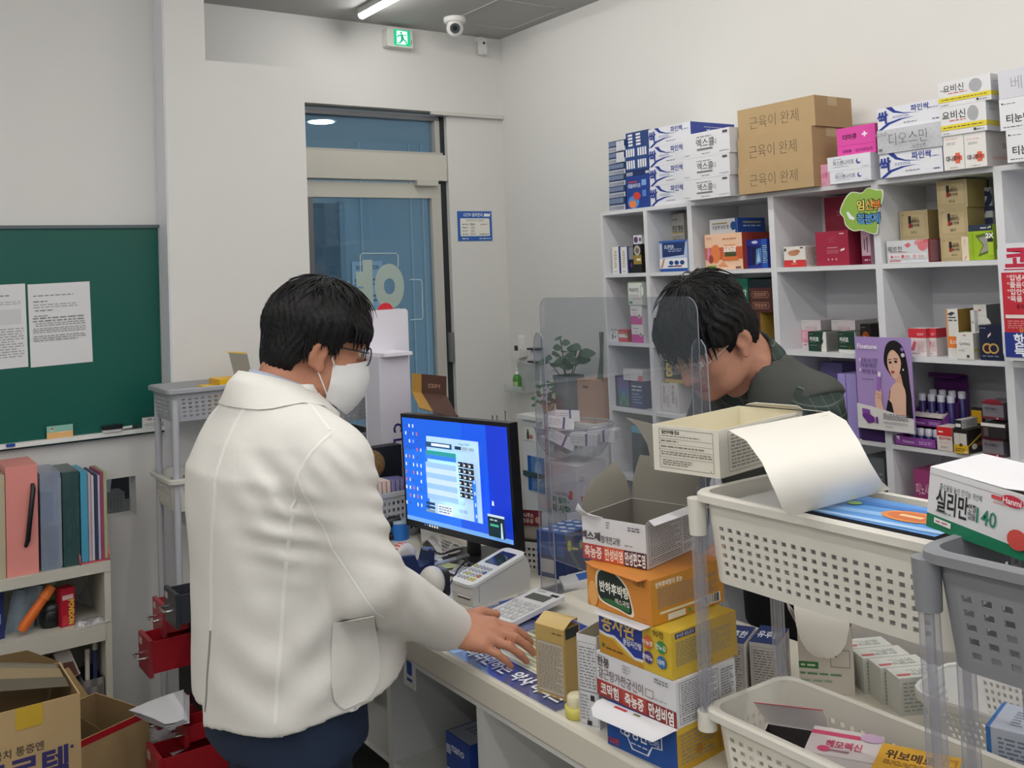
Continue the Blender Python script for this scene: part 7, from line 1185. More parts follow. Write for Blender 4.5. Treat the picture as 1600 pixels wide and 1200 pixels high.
for k in range(4):
    q = [at(u+3*k, v+5*k-8, Y=yy) for u, v, yy in ((200, 1062, 3.02), (286, 1046, 3.06), (286, 1082, 2.86), (256, 1090, 2.86))]; zz = .462-.006*k
    c = sum(q, V())/4; mb = MB()
    pts = [V((p.x-c.x, p.y-c.y, .0)) for p in q]; a, b, c2, d2 = pts
    rows = [[a.lerp(d2, i/3).lerp(b.lerp(c2, i/3), j/3)+V((0, 0, .004*math.sin(i+j+k))) for j in range(4)] for i in range(4)]
    mb.sheet(rows, mat('d3d3d8', .6), .0012); mb.build('paper_sheet', loc=(c.x, c.y, zz), label='white paper on the loose stack sticking out over the red drawers', cat='paper', group='papers stacked over the red drawers')
MB().box((.9, 2.9, .40), (.925, 3.1, .418), mat('2a2426')).build('paper_shelf', e, origin=oo)
q = [at(u, v, Z=.335) for u, v in ((220, 1140), (290, 1133), (345, 1140), (270, 1178))]; c = sum(q, V())/4; mb = MB(); a, b, c2, d2 = [p-c for p in q]
mb.sheet([[a.lerp(d2, i/3).lerp(b.lerp(c2, i/3), j/3)+V((0, 0, .006*math.sin(i*1.5+j))) for j in range(4)] for i in range(4)], mat('c4c4ca', .6), .001); mb.build('paper_sheet', loc=c, label='single grey white paper sheet lying across the lowest red drawer', cat='paper')
# ================================================================ people: bodies and clothes grown from blended limb volumes
def v3(p): return np.array(p, np.float32)
def rcone(a, b, ra, rb):
    a, b = v3(a), v3(b); ab = b-a; L2 = float(ab@ab)+1e-9
    def f(P):
        t = np.clip(((P-a)@ab)/L2, 0, 1); q = P-a-t[:, None]*ab
        return np.sqrt((q*q).sum(1))-(ra+(rb-ra)*t)
    return f
def ell(c, r, ax=None):
    c, r = v3(c), v3(r); A = np.eye(3, dtype=np.float32) if ax is None else np.array(ax, np.float32)
    def f(P):
        q = (P-c)@A.T; k0 = np.sqrt(((q/r)**2).sum(1))+1e-9; k1 = np.sqrt(((q/(r*r))**2).sum(1))+1e-9
        return k0*(k0-1)/k1
    return f
def loft(fr, tab, n=2.4):
    """trunk from a table of (height, forward centre, forward radius, side radius)"""
    T = np.array(tab, np.float32)
    def f(P):
        q = fr.inv(P); z = q[:, 2]; c = np.interp(z, T[:, 0], T[:, 1]); a = np.interp(z, T[:, 0], T[:, 2]); b = np.interp(z, T[:, 0], T[:, 3])
        e = (np.abs((q[:, 0]-c)/a)**n+np.abs(q[:, 1]/b)**n)**(1/n); d = (e-1)*np.minimum(a, b)
        return np.maximum(d, np.maximum(T[0, 0]-z, z-T[-1, 0]))
    return f
class Frame:
    """forward / right / up axes at a point"""
    def __init__(s, o, heading, pitch=0, roll=0):
        p = math.radians(heading); f = np.array([math.sin(p), math.cos(p), 0]); r = np.array([math.cos(p), -math.sin(p), 0]); u = np.array([0, 0, 1.])
        q = math.radians(pitch); f, u = f*math.cos(q)-u*math.sin(q), u*math.cos(q)+f*math.sin(q)
        w = math.radians(roll); r, u = r*math.cos(w)-u*math.sin(w), u*math.cos(w)+r*math.sin(w)
        s.o = np.array(o, float); s.A = np.stack([f, r, u]).astype(np.float32)
    def w(s, a, b, c): return s.o+s.A[0]*a+s.A[1]*b+s.A[2]*c
    def inv(s, P): return (P-s.o.astype(np.float32))@s.A.T
def smin(a, b, k):
    if k <= 0: return np.minimum(a, b)
    h = np.clip(.5+.5*(b-a)/k, 0, 1); return b*(1-h)+a*h-k*h*(1-h)
def smax(a, b, k): return -smin(-a, -b, k)
def field(prims, disp=None):
    def f(P):
        d = None
        for fn, k, op in prims:
            q = fn(P)
            if d is None: d = q
            elif op == '+': d = smin(d, q, k)
            elif op == '-': d = smax(d, -q, k)
            else: d = smax(d, q, k)
        return d if disp is None else d+disp(P)
    return f
def axis(parts):
    """grid lines: list of (start, end, step)"""
    out = []
    for a, b, h in parts: out += list(np.arange(a, b-h*.3, h))
    while len(out) % 4: out.append(out[-1]+parts[-1][2])
    return np.array(out, np.float32)
def grow(fn, X, Y, Z, relax=1):
    nx, ny, nz = len(X), len(Y), len(Z); D = np.empty((nx, ny, nz), np.float32)
    xc, yc, zc = X[2::4], Y[2::4], Z[2::4]; bx, by, bz = len(xc), len(yc), len(zc)
    G = np.stack(np.meshgrid(xc, yc, zc, indexing='ij'), -1).reshape(-1, 3); dc = fn(G).reshape(bx, by, bz)
    wx = np.gradient(xc)[:, None, None]; wy = np.gradient(yc)[None, :, None]; wz = np.gradient(zc)[None, None, :]
    rad = np.sqrt(wx**2+wy**2+wz**2)*.5
    D[:] = np.repeat(np.repeat(np.repeat(np.sign(dc)*9, 4, 0), 4, 1), 4, 2)
    near = np.argwhere(np.abs(dc) < rad*1.9+.004)
    off = np.stack(np.meshgrid(range(4), range(4), range(4), indexing='ij'), -1).reshape(-1, 3)
    for s in range(0, len(near), 4000):
        I = (near[s:s+4000, None, :]*4+off[None]).reshape(-1, 3); P = np.stack([X[I[:, 0]], Y[I[:, 1]], Z[I[:, 2]]], 1)
        D[I[:, 0], I[:, 1], I[:, 2]] = fn(P)
    S = D < 0; c8 = sum(S[i:nx-1+i, j:ny-1+j, k:nz-1+k].astype(np.int8) for i in (0, 1) for j in (0, 1) for k in (0, 1))
    act = np.argwhere((c8 > 0) & (c8 < 8)); vid = np.full((nx-1, ny-1, nz-1), -1, np.int32); vid[act[:, 0], act[:, 1], act[:, 2]] = np.arange(len(act))
    acc = np.zeros((len(act), 3)); cnt = np.zeros(len(act)); ax = (X, Y, Z)
    for d in range(3):
        o1, o2 = [q for q in range(3) if q != d]
        for a in (0, 1):
            for b in (0, 1):
                i0 = act.copy(); i0[:, o1] += a; i0[:, o2] += b; i1 = i0.copy(); i1[:, d] += 1
                v0 = D[i0[:, 0], i0[:, 1], i0[:, 2]]; v1 = D[i1[:, 0], i1[:, 1], i1[:, 2]]; m_ = (v0 < 0) != (v1 < 0)
                t = np.where(m_, v0/np.where(v0 == v1, 1, v0-v1), 0); p = np.zeros((len(act), 3))
                p[:, d] = ax[d][i0[:, d]]+(ax[d][i1[:, d]]-ax[d][i0[:, d]])*t; p[:, o1] = ax[o1][i0[:, o1]]; p[:, o2] = ax[o2][i0[:, o2]]
                acc += p*m_[:, None]; cnt += m_
    Vv = acc/np.maximum(cnt, 1)[:, None]; Q = []
    for d in range(3):
        o1, o2 = [(1, 2), (2, 0), (0, 1)][d]
        sl0 = [slice(None)]*3; sl1 = [slice(None)]*3; sl0[d] = slice(0, -1); sl1[d] = slice(1, None)
        for q in (o1, o2): sl0[q] = slice(1, -1); sl1[q] = slice(1, -1)
        a, b = S[tuple(sl0)], S[tuple(sl1)]
        for flip, mk in ((False, a & ~b), (True, ~a & b)):
            e = np.argwhere(mk); e[:, o1] += 1; e[:, o2] += 1
            if not len(e): continue
            def cell(da, db): g = e.copy(); g[:, o1] -= da; g[:, o2] -= db; return vid[g[:, 0], g[:, 1], g[:, 2]]
            q = np.stack([cell(1, 1), cell(0, 1), cell(0, 0), cell(1, 0)], 1); Q.append(q[:, ::-1] if flip else q)
    Q = np.concatenate(Q); Q = Q[(Q >= 0).all(1)]
    for _ in range(relax):
        sm = np.zeros_like(Vv); cn = np.zeros(len(Vv))
        for a, b in ((0, 1), (1, 2), (2, 3), (3, 0)):
            np.add.at(sm, Q[:, a], Vv[Q[:, b]]); np.add.at(sm, Q[:, b], Vv[Q[:, a]]); np.add.at(cn, Q[:, a], 1); np.add.at(cn, Q[:, b], 1)
        Vv = .5*Vv+.5*sm/np.maximum(cn, 1)[:, None]
    return Vv, Q
def meshobj(name, Vv, Q, mats, parent=None, org=(0, 0, 0), region=None, **k):
    me = bpy.data.meshes.new(name); org = np.array(org, float); n = len(Q)
    me.vertices.add(len(Vv)); me.vertices.foreach_set('co', (Vv-org).astype(np.float32).ravel())
    me.loops.add(n*4); me.loops.foreach_set('vertex_index', Q.astype(np.int32).ravel()); me.polygons.add(n)
    me.polygons.foreach_set('loop_start', np.arange(0, n*4, 4, dtype=np.int32))
    for mt in mats: me.materials.append(mt)
    if region is not None: me.polygons.foreach_set('material_index', region(Vv[Q].mean(1)).astype(np.int32))
    me.polygons.foreach_set('use_smooth', np.ones(n, bool)); me.update(calc_edges=True); me.validate()
    ob = bpy.data.objects.new(name, me); COL.objects.link(ob)
    if parent is None: ob.location = org
    else: ob.parent = parent
    tag(ob, k.get('label'), k.get('cat')); return ob
from mathutils.bvhtree import BVHTree
class Drape:
    """finds the cloth surface so that seams, pockets and collars lie on it"""
    def __init__(s, Vv, Q): s.t = BVHTree.FromPolygons([tuple(p) for p in Vv], [tuple(int(i) for i in q) for q in Q])
    def near(s, p, off):
        h = s.t.find_nearest(V(p)); return h[0]+h[1]*off
    def cast(s, a, b, off):
        a, b = V(a), V(b); h = s.t.ray_cast(a, (b-a).normalized()); return (h[0]+h[1]*off) if h[0] is not None else s.near(b, off)
skin = mat('bd8870', .55, noise=.1, scale=60, bump=.05); lipm = mat('9a5a50', .5, noise=.06, scale=60); skinp = mat('b47c62', .55, noise=.12, scale=70, bump=.05)
hairm = mat('0d0c0e', .45, noise=.5, scale=120, bump=.5, spec=.3, stretch=(1, 1, .25))
def headprims(H, s=1.0):
    w = lambda a, b, c: H.w(a*s, b*s, c*s); A = H.A; P = []
    add = lambda fn, k=.02, op='+': P.append((fn, k*s, op))
    R = lambda *r: tuple(x*s for x in r)
    add(ell(w(-.008, 0, .035), R(.096, .076, .09), A)); add(ell(w(.035, 0, -.035), R(.062, .064, .085), A), .03)
    add(ell(w(.052, 0, -.085), R(.036, .042, .034), A), .02); add(ell(w(.074, 0, -.1), R(.018, .022, .016), A), .015)
    for q in (-1, 1):
        add(ell(w(.055, .042*q, -.025), R(.03, .024, .026), A), .02); add(ell(w(.03, .05*q, -.07), R(.045, .02, .03), A), .025)
        add(ell(w(.092, .032*q, .003), R(.016, .019, .011), A), .01, '-')
        add(ell(w(.083, .033*q, .001), R(.0125, .0135, .0125), A), .002)
        add(ell(w(.09, .03*q, .022), R(.012, .024, .007), A), .008)
        E = Frame(w(-.006, .074*q, -.012), 0); ea = np.stack([A[0]*.94-A[2]*.34, A[1]*.86-A[0]*.5*q*0-A[0]*.0, A[2]*.94+A[0]*.34]); ea = np.array([e/np.linalg.norm(e) for e in ea])
        add(ell(w(-.008, .08*q, -.008), R(.02, .009, .033), ea), .004); add(ell(w(-.016, .086*q, .0), R(.014, .007, .028), ea), .004); add(ell(w(.0, .082*q, -.036), R(.011, .006, .012), ea), .006)
        add(ell(w(-.001, .094*q, -.003), R(.0125, .011, .02), ea), .0015, '-')
    add(rcone(w(.093, 0, .012), w(.113, 0, -.034), .008*s, .0125*s), .012)
    for q in (-1, 1): add(ell(w(.1, .013*q, -.038), R(.012, .009, .008), A), .006)
    add(ell(w(.093, 0, -.064), R(.011, .023, .006), A), .005); add(ell(w(.09, 0, -.073), R(.011, .02, .006), A), .005)
    add(ell(w(.104, 0, -.0685), R(.009, .024, .0012), A), .002, '-')
    return P
def fingers(base, d, s, up, seglen, pitches, r, n=None):
    """one finger: base point, pointing direction d, bend axis side s; returns chain of round cones"""
    P = []; p = np.array(base, float); d = np.array(d, float); up = np.array(up, float)
    for i, (L_, a) in enumerate(zip(seglen, pitches)):
        a = math.radians(a); q = p+(d*math.cos(a)-up*math.sin(a))*L_
        P.append((rcone(p, q, r*(1-.09*i), r*(1-.09*(i+1))), .004 if i else .006, '+')); p = q
    return P, p
def handprims(W_, d, s, up, scale=1, pit=(18, 46, 62), spread=.16, thumb=1):
    """palm, four unequal bent fingers and a thumb; d from wrist to knuckles, s towards the thumb"""
    W_, d, s, up = (np.array(q, float) for q in (W_, d, s, up)); ax = np.stack([d, s, up]); k = scale; P = []; tips = []
    P.append((ell(W_+d*.052*k+up*.002, (.056*k, .041*k, .0155*k), ax), .02, '+'))
    P.append((rcone(W_+d*.02*k+s*.012*k, W_+d*.088*k+s*.024*k+up*.002, .016*k, .0125*k), .012, '+')); P.append((rcone(W_+d*.02*k-s*.012*k, W_+d*.08*k-s*.026*k+up*.0, .015*k, .0115*k), .012, '+'))
    P.append((ell(W_+d*.034*k+s*.03*k-up*.006, (.03*k, .016*k, .014*k), ax), .014, '+'))
    for i, (o, L_, b, rr) in enumerate(((.029, .96, .088, .0098), (.0095, 1.06, .093, .0099), (-.0105, 1.0, .089, .0094), (-.029, .8, .08, .0083))):
        dd = d+s*(o/.03*spread); dd /= np.linalg.norm(dd); lift = .003 if i in (1, 2) else 0
        q, tip = fingers(W_+d*b*k+s*o*k+up*lift, dd, s, up, (.043*k*L_, .026*k*L_, .021*k*L_), (pit[0]+(4 if i == 3 else 0), pit[1], pit[2]), rr*k); P += q; tips.append(tip)
        P.append((ell(W_+d*(b-.002)*k+s*o*k+up*(lift+.004), (.011*k, .009*k, .0075*k), ax), .006, '+'))
    if thumb:
        dd = d*.62+s*.72-up*.3; dd /= np.linalg.norm(dd); d2 = d*.85+s*.3-up*.42; d2 /= np.linalg.norm(d2)
        a = W_+d*.03*k+s*.032*k; b = a+dd*.036*k; c = b+d2*.03*k
        P += [(rcone(a, b, .0135*k, .0115*k), .01, '+'), (rcone(b, c, .0112*k, .0088*k), .004, '+')]
    return P, tips
def hairfield(H, s, rad, cen, hl, seed=0, rough=.004):
    """cap of hair: ellipsoid above a hairline that depends on the forward position"""
    A = H.A; hl = np.array(hl, np.float32)*s; rs = np.random.RandomState(seed); K = rs.normal(size=(14, 3))*np.array([60, 60, 30]); ph = rs.uniform(0, 6, 14)
    e = ell(H.w(*[q*s for q in cen]), tuple(q*s for q in rad), A); inner = ell(H.w(-.008*s, 0, .033*s), (.09*s, .07*s, .084*s), A)
    e2 = ell(H.w(-.058*s, 0, -.015*s), (.056*s, .078*s, .075*s), A)
    def f(P):
        q = H.inv(P); d = smin(e(P), e2(P), .02*s); r = np.sqrt(((q)**2).sum(1))+1e-6; az = np.arctan2(q[:, 1], q[:, 0]+.05)
        n = sum(np.sin(q@k_.astype(np.float32)+p_) for k_, p_ in zip(K, ph))/14
        d = d-rough*s*2.2*n-.0022*s*np.sin(az*34+6*np.sin(q[:, 2]*40/s))
        zb = np.interp(q[:, 0], hl[:, 0], hl[:, 1])+.006*s*np.sin(az*21+n*3)
        return smax(d, zb-q[:, 2], .006*s)
    return f
def strands(mb, H, s, cen, rad, n, mt, seed=1, r=.0016, loose=.0, zmin=None):
    rs = random.Random(seed); C0 = [q*s for q in cen]; R0 = [q*s for q in rad]
    for k in range(n):
        a0 = rs.uniform(0, 2*math.pi); t0 = rs.uniform(.02, .5); t1 = t0+rs.uniform(.35, .95); pts = []; lift = 1+rs.uniform(-.005, .02)+(rs.random() < .12)*loose
        for i in range(7):
            t = t0+(t1-t0)*i/6; a = a0+.25*math.sin(t*2+k); L_ = lift+(loose*.5*i/6 if lift > 1.02 else 0)
            p = (C0[0]+R0[0]*math.sin(t)*math.cos(a)*L_, C0[1]+R0[1]*math.sin(t)*math.sin(a)*L_, C0[2]+R0[2]*math.cos(t)*L_); pts.append(tuple(H.w(*p)))
        mb.tube(pts, [r*.6, r, r, r, r*.9, r*.6, r*.15], mt, 5, cap=False)

class ScaledFrame(Frame):
    """standing frame enlarged a little; heights below the hip are squeezed so that the feet stay on the floor"""
    def __init__(s, o, heading, k):
        Frame.__init__(s, o, heading); s.k = k; s.z7 = 1.66-(1.66-.7)*k
    def w(s, a, b, c): return s.o+s.A[0]*(a*s.k)+s.A[1]*(b*s.k)+np.array([0, 0, 1.66-(1.66-c)*s.k if c > .7 else c*s.z7/.7])
    def inv(s, P):
        q = Frame.inv(s, P); z = q[:, 2]; return np.stack([q[:, 0]/s.k, q[:, 1]/s.k, np.where(z > s.z7, 1.66-(1.66-z)/s.k, z*.7/s.z7)], 1)
def plaid():
    mt = bpy.data.materials.new('m_plaid'); mt.use_nodes = True; nt = mt.node_tree; b = nt.nodes['Principled BSDF']; b.inputs['Roughness'].default_value = .85
    tc = nt.nodes.new('ShaderNodeTexCoord'); prev = None
    for rot, sc_, c0, c1, pos in (((0, 0, 0), 9, '1d2826', '2f3b36', .55), ((0, 1.57, 0), 9, '1d2826', '323e3a', .55), ((0, 0, 0), 26, None, '4f5853', .955), ((0, 1.57, 0), 22, None, '5f6862', .965)):
        mp = nt.nodes.new('ShaderNodeMapping'); mp.inputs['Rotation'].default_value = (rot[0]+.3, rot[1]+.2, rot[2]+.5); wv = nt.nodes.new('ShaderNodeTexWave'); wv.inputs['Scale'].default_value = sc_*.45
        wv.inputs['Distortion'].default_value = .6; wv.inputs['Detail'].default_value = 1; wv.inputs['Detail Scale'].default_value = .6
        nt.links.new(tc.outputs['Object'], mp.inputs[0]); nt.links.new(mp.outputs[0], wv.inputs[0]); rp = nt.nodes.new('ShaderNodeValToRGB'); rp.color_ramp.elements[0].position = pos; rp.color_ramp.elements[1].position = min(1, pos+.05)
        nt.links.new(wv.outputs['Fac'], rp.inputs[0]); mx = nt.nodes.new('ShaderNodeMix'); mx.data_type = 'RGBA'; nt.links.new(rp.outputs[0], mx.inputs[0])
        mx.inputs[6].default_value = lin(hx(c0 or '1d2826'))+(1,); mx.inputs[7].default_value = lin(hx(c1))+(1,)
        if prev is not None: nt.links.new(prev, mx.inputs[6])
        prev = mx.outputs[2]
    nt.links.new(prev, b.inputs['Base Color']); return mt
# ---------------------------------------------------------------- man in the lab coat
KM = 1.037; PO = (.76*KM, 2.0*KM, 0); BF = ScaledFrame(PO, 87, KM); HS = 1.035; HF = Frame(BF.w(.103, 0, 1.524), 101, 14, 3); L = BF.w
Wr = np.array(at(706, 984, Z=.879)); Sh = L(.035, .185, 1.305); El = L(.085, .235, 1.075)
hd = np.array([.60, -.79, -.06]); hd /= np.linalg.norm(hd); hs_ = np.array([.66, .50, .5]); hs_ -= hd*(hs_@hd); hs_ /= np.linalg.norm(hs_); hu = np.cross(hd, hs_); hu = hu if hu[2] > 0 else -hu
ShL, ElL, WrL = L(.02, -.19, 1.325), L(.13, -.255, 1.06), L(.33, -.17, .885)
hp, tipsR = handprims(Wr+hd*-.012, hd, hs_, hu, 1.14, (16, 44, 58), .05)
hdl = (L(1, .12, 0)-L(0, 0, 0)); hdl /= np.linalg.norm(hdl); hsl = L(0, 1, 0)-L(0, 0, 0); hpl, _ = handprims(WrL, hdl, hsl, np.array([0, 0, 1.]), 1.0, (14, 40, 50))
body = [(loft(BF, [(.78, 0, .12, .165), (.95, .01, .135, .17), (1.1, .0, .12, .16), (1.25, -.01, .115, .175), (1.36, -.01, .09, .15), (1.42, 0, .06, .08)]), 0, '+'),
    (rcone(L(.005, 0, 1.36), HF.w(-.03, 0, -.06), .066, .06), .05, '+'), (rcone(L(0, 0, 1.4), HF.w(-.045, 0, -.02), .055, .055), .03, '+'),
    (rcone(Sh-v3((0, 0, 0)), El, .055, .043), .04, '+'), (rcone(El, Wr-hd*.01, .042, .029), .02, '+'), (rcone(ShL, ElL, .055, .043), .04, '+'), (rcone(ElL, WrL, .042, .029), .02, '+')]
for q in (-1, 1): body += [(rcone(L(.0, .09*q, .86), L(.03, .1*q, .48), .085, .058), .05, '+'), (rcone(L(.03, .1*q, .48), L(-.01, .1*q, .09), .056, .04), .02, '+'), (rcone(L(-.03, .1*q, .045), L(.14, .12*q, .03), .042, .03), .03, '+')]
body += headprims(HF, HS)
body += hp+hpl
X_ = axis([(.54, 1.36, .0045)]); Y_ = axis([(1.70, 2.42, .0045)]); Z_ = axis([(0, .72, .014), (.72, .94, .0045), (.94, 1.36, .009), (1.36, 1.68, .0042)])
Vv, Q = grow(field(body), X_, Y_, Z_)
man1 = meshobj('person', Vv, Q, [skinp], org=PO, label='person in a white lab coat and white face mask reaching over the counter', cat='person')
def coatfold(folds):
    F_ = [(v3(c), s, v3(n)/np.linalg.norm(n), lam, a) for c, s, n, lam, a in folds]
    def f(P):
        d = 0
        for c, s, n, lam, a in F_:
            q = P-c; t = q@n; d = d+a*np.exp(-(q*q).sum(1)/(s*s))*np.sin(2*math.pi*t/lam)
        n = .0012*np.sin(P[:, 0]*37+P[:, 2]*21)*np.sin(P[:, 1]*33-P[:, 2]*17); return d+n
    return f
pxn = lambda u, v, dy: np.array(at(u, v, Y=dy))
folds = [(pxn(435, 770, 1.86), .07, (1, 0, .55), .05, .005), (pxn(455, 830, 1.85), .075, (.3, 0, 1), .045, .005), (pxn(580, 770, 1.84), .06, (.4, 0, 1), .045, .005), (pxn(600, 850, 1.82), .06, (.5, 0, 1), .05, .006), (pxn(640, 930, 1.86), .06, (1, 0, .8), .055, .005),
    (pxn(540, 720, 1.8), .05, (.8, 0, .6), .04, .004), (pxn(370, 1090, 1.85), .12, (.8, 0, 1), .09, .006), (pxn(520, 1050, 1.83), .12, (-.7, 0, 1), .1, .006), (pxn(400, 900, 1.84), .14, (1, 0, .3), .1, .005), (pxn(355, 700, 1.86), .1, (1, 0, -.5), .08, .004), (pxn(560, 1000, 1.83), .09, (1, 0, .2), .08, .004)]
trunk = loft(BF, [(.66, .05, .215, .222), (.80, .05, .213, .222), (.95, .042, .203, .212), (1.08, .02, .178, .205), (1.2, -.004, .158, .212), (1.29, -.014, .145, .213), (1.35, -.012, .118, .19), (1.4, -.004, .096, .14), (1.44, .0, .085, .1), (1.455, .004, .08, .09)], 2.5)
cuffd = (Wr-El)/np.linalg.norm(Wr-El); cuf = Wr+cuffd*.004
coat = [(trunk, 0, '+'), (rcone(L(-.0, .15, 1.345), Sh+v3((0, 0, -.01)), .078, .08), .045, '+'), (rcone(Sh, El, .08, .066), .035, '+'), (rcone(El, cuf, .066, .053), .03, '+'), (rcone(L(-.0, -.15, 1.345), ShL, .078, .08), .045, '+'), (rcone(ShL, ElL, .082, .07), .03, '+'), (rcone(ElL, WrL, .068, .05), .03, '+')]
slant = lambda P: (.768+.17*(BF.inv(P)[:, 0]+.16)+.012*np.sin(BF.inv(P)[:, 1]*14)+.04*((BF.inv(P)[:, 1] < -.004) & (BF.inv(P)[:, 0] < .1)))-P[:, 2]
coat.append((slant, .004, '*'))
def cuffcut(P): return (P-cuf.astype(np.float32))@cuffd.astype(np.float32)
def cuffzone(P): q = P-cuf.astype(np.float32); return np.minimum(np.sqrt((q*q).sum(1)), 9)-.09
coat.append((lambda P: np.maximum(cuffcut(P)*-1*-1-0.0, -9) if False else np.where(cuffzone(P) < 0, cuffcut(P), -9), .0, '*'))
coat.append((rcone(cuf-cuffd*.06, cuf+cuffd*.03, .036, .046), .003, '-'))
coat.append((ell(L(.045, 0, 1.475), (.085, .075, .05)), .01, '-'))
coat.append((rcone(L(.17, 0, 1.30), L(.07, 0, 1.5), .012, .075), .02, '-'))
X_ = axis([(.52, 1.26, .0062)]); Y_ = axis([(1.70, 2.44, .0062)]); Z_ = axis([(.70, 1.50, .0062)])
cV, cQ = grow(field(coat, coatfold(folds)), X_, Y_, Z_, 2)
coatm = mat('dcdad5', .75, noise=.025, scale=90, bump=.04, spec=.25)
ct = meshobj('lab_coat', cV, cQ, [coatm], man1, PO)
dr = Drape(cV, cQ); seamm = mat('e6e4df', .7, spec=.25)
def ribbon(pts, name, wd, mt, off=.0012, par=man1, lab=None, n=24):
    """narrow band lying on the coat through the given points"""
    P = [V(p) for p in pts]; out = []
    for i in range(n+1):
        t = i/n*(len(P)-1); k = min(int(t), len(P)-2); p = P[k].lerp(P[k+1], t-k); h = dr.t.find_nearest(p); out.append((h[0], h[1]))
    rows = []
    for i, (p, nn) in enumerate(out):
        d = (out[min(i+1, n)][0]-out[max(i-1, 0)][0]).normalized(); s = d.cross(nn).normalized()*wd
        rows.append([dr.near(p-s, off*.4), p+nn*off, dr.near(p+s, off*.4)])
    mb = MB(); mb.sheet(rows, mt, .0006); return mb.build(name, par, origin=PO, label=lab)
def onco(u, v): # point of the coat seen at this pixel
    d = V(RM.T @ np.array([(u-CX)/F, (v-CY)/F, 1.])).normalized(); h = dr.t.ray_cast(V(EYE), d); return h[0] if h[0] is not None else None
def ribpx(px, name, wd, mt=None, off=.0012, n=30):
    q = [onco(u, v) for u, v in px]; q = [p for p in q if p is not None]
    if len(q) > 1: return ribbon(q, name, wd, mt or seamm, off, ct, n=n)
ribpx([(392, 622), (368, 660), (347, 710), (336, 770), (331, 830), (329, 900), (329, 985)], 'back_seam', .006)
ribpx([(458, 800), (450, 850), (443, 930), (438, 1010), (432, 1080), (430, 1130)], 'side_seam', .004)
ribpx([(516, 678), (488, 705), (468, 735), (459, 765), (457, 800)], 'armhole_seam', .003, off=.0016)
ribpx([(463, 742), (490, 800), (520, 860), (560, 920), (600, 965)], 'sleeve_seam', .002)
ribpx([(470, 610), (495, 645), (515, 672)], 'shoulder_seam', .003)
# vent: the left back half hangs as a separate panel
ribpx([(329, 985), (326, 1030), (323, 1080), (320, 1112)], 'vent_edge', .004, mat('8f8d88', .8), .001)
# pocket, hem band
def patch(px_rows, name, off, t=.0015, mt=coatm):
    rows = []
    for r in px_rows:
        rr = []
        for u, v in r:
            p = onco(u, v); rr.append(dr.near(p, off) if p is not None else None)
        rows.append(rr)
    for r in rows:
        for i, p in enumerate(r):
            if p is None: r[i] = next((q for q in r if q is not None), V(L(.2, .1, .9)))
    mb = MB(); mb.sheet(rows, mt, t); return mb.build(name, ct, origin=PO)
def lerp2(a, b, n): return [(a[0]+(b[0]-a[0])*k/n, a[1]+(b[1]-a[1])*k/n) for k in range(n+1)]
rowsP = [lerp2((520, 972), (584, 960), 8), lerp2((518, 990), (587, 975), 8), lerp2((517, 1030), (590, 1005), 8), lerp2((517, 1070), (592, 1040), 8), lerp2((520, 1092), (590, 1062), 8), lerp2((528, 1103), (582, 1080), 8), lerp2((538, 1108), (572, 1093), 8)]
patch(rowsP, 'pocket', .003)
ribpx([(520, 983), (545, 979), (584, 970)], 'pocket_hem', .0025, off=.0055)
# collar and lapels
rows = []
for i in range(25):
    a = math.radians(-138+276*i/24); b = abs(a)/math.radians(138); fr_ = .5-.5*math.cos(a)
    zt_ = 1.487-.055*fr_-.03*b**4; rin = .066+.012*b; fw = -math.cos(a); sd = math.sin(a)
    cfw = .012+.02*b
    inn = L(cfw+fw*(rin-.004), sd*(rin+.002), zt_-.025); top = L(cfw+fw*(rin+.012), sd*(rin+.014), zt_); mid = L(cfw+fw*(rin+.034), sd*(rin+.04), zt_-.022); out = dr.near(L(cfw+fw*(rin+.06), sd*(rin+.07), zt_-.062), .004)
    rows.append([V(inn), V(top), V(mid), out])
mb = MB(); mb.sheet(rows, coatm, .002); mb.build('collar', ct, origin=PO)
for sgn_ in (1, -1):
    r = [[L(.10, .055*sgn_, 1.445), L(.085, .095*sgn_, 1.415)], [L(.135, .05*sgn_, 1.40), L(.115, .11*sgn_, 1.37)], [L(.165, .04*sgn_, 1.33), L(.16, .085*sgn_, 1.31)], [L(.19, .025*sgn_, 1.24), L(.19, .04*sgn_, 1.22)]]
    mb = MB(); mb.sheet([[dr.near(p, .006) for p in q] for q in r], coatm, .002); mb.build('lapel', ct, origin=PO)
# shirt collar, strap
shm = mat('a9b0c4', .7, noise=.04, scale=60); rows = []
for i in range(29):
    a = math.radians(-165+330*i/28); fr_ = .5-.5*math.cos(a); c0 = .022+.02*fr_; fw, sd = -math.cos(a), math.sin(a)
    rows.append([V(L(c0+fw*.058, sd*.06, 1.41)), V(L(c0+fw*.063, sd*.066, 1.488-.065*fr_)), V(L(c0+fw*.07, sd*.073, 1.478-.07*fr_)), V(L(c0+fw*.079, sd*.082, 1.44-.075*fr_))])
mb = MB(); mb.sheet(rows, shm, .0015); mb.build('shirt', man1, origin=PO)
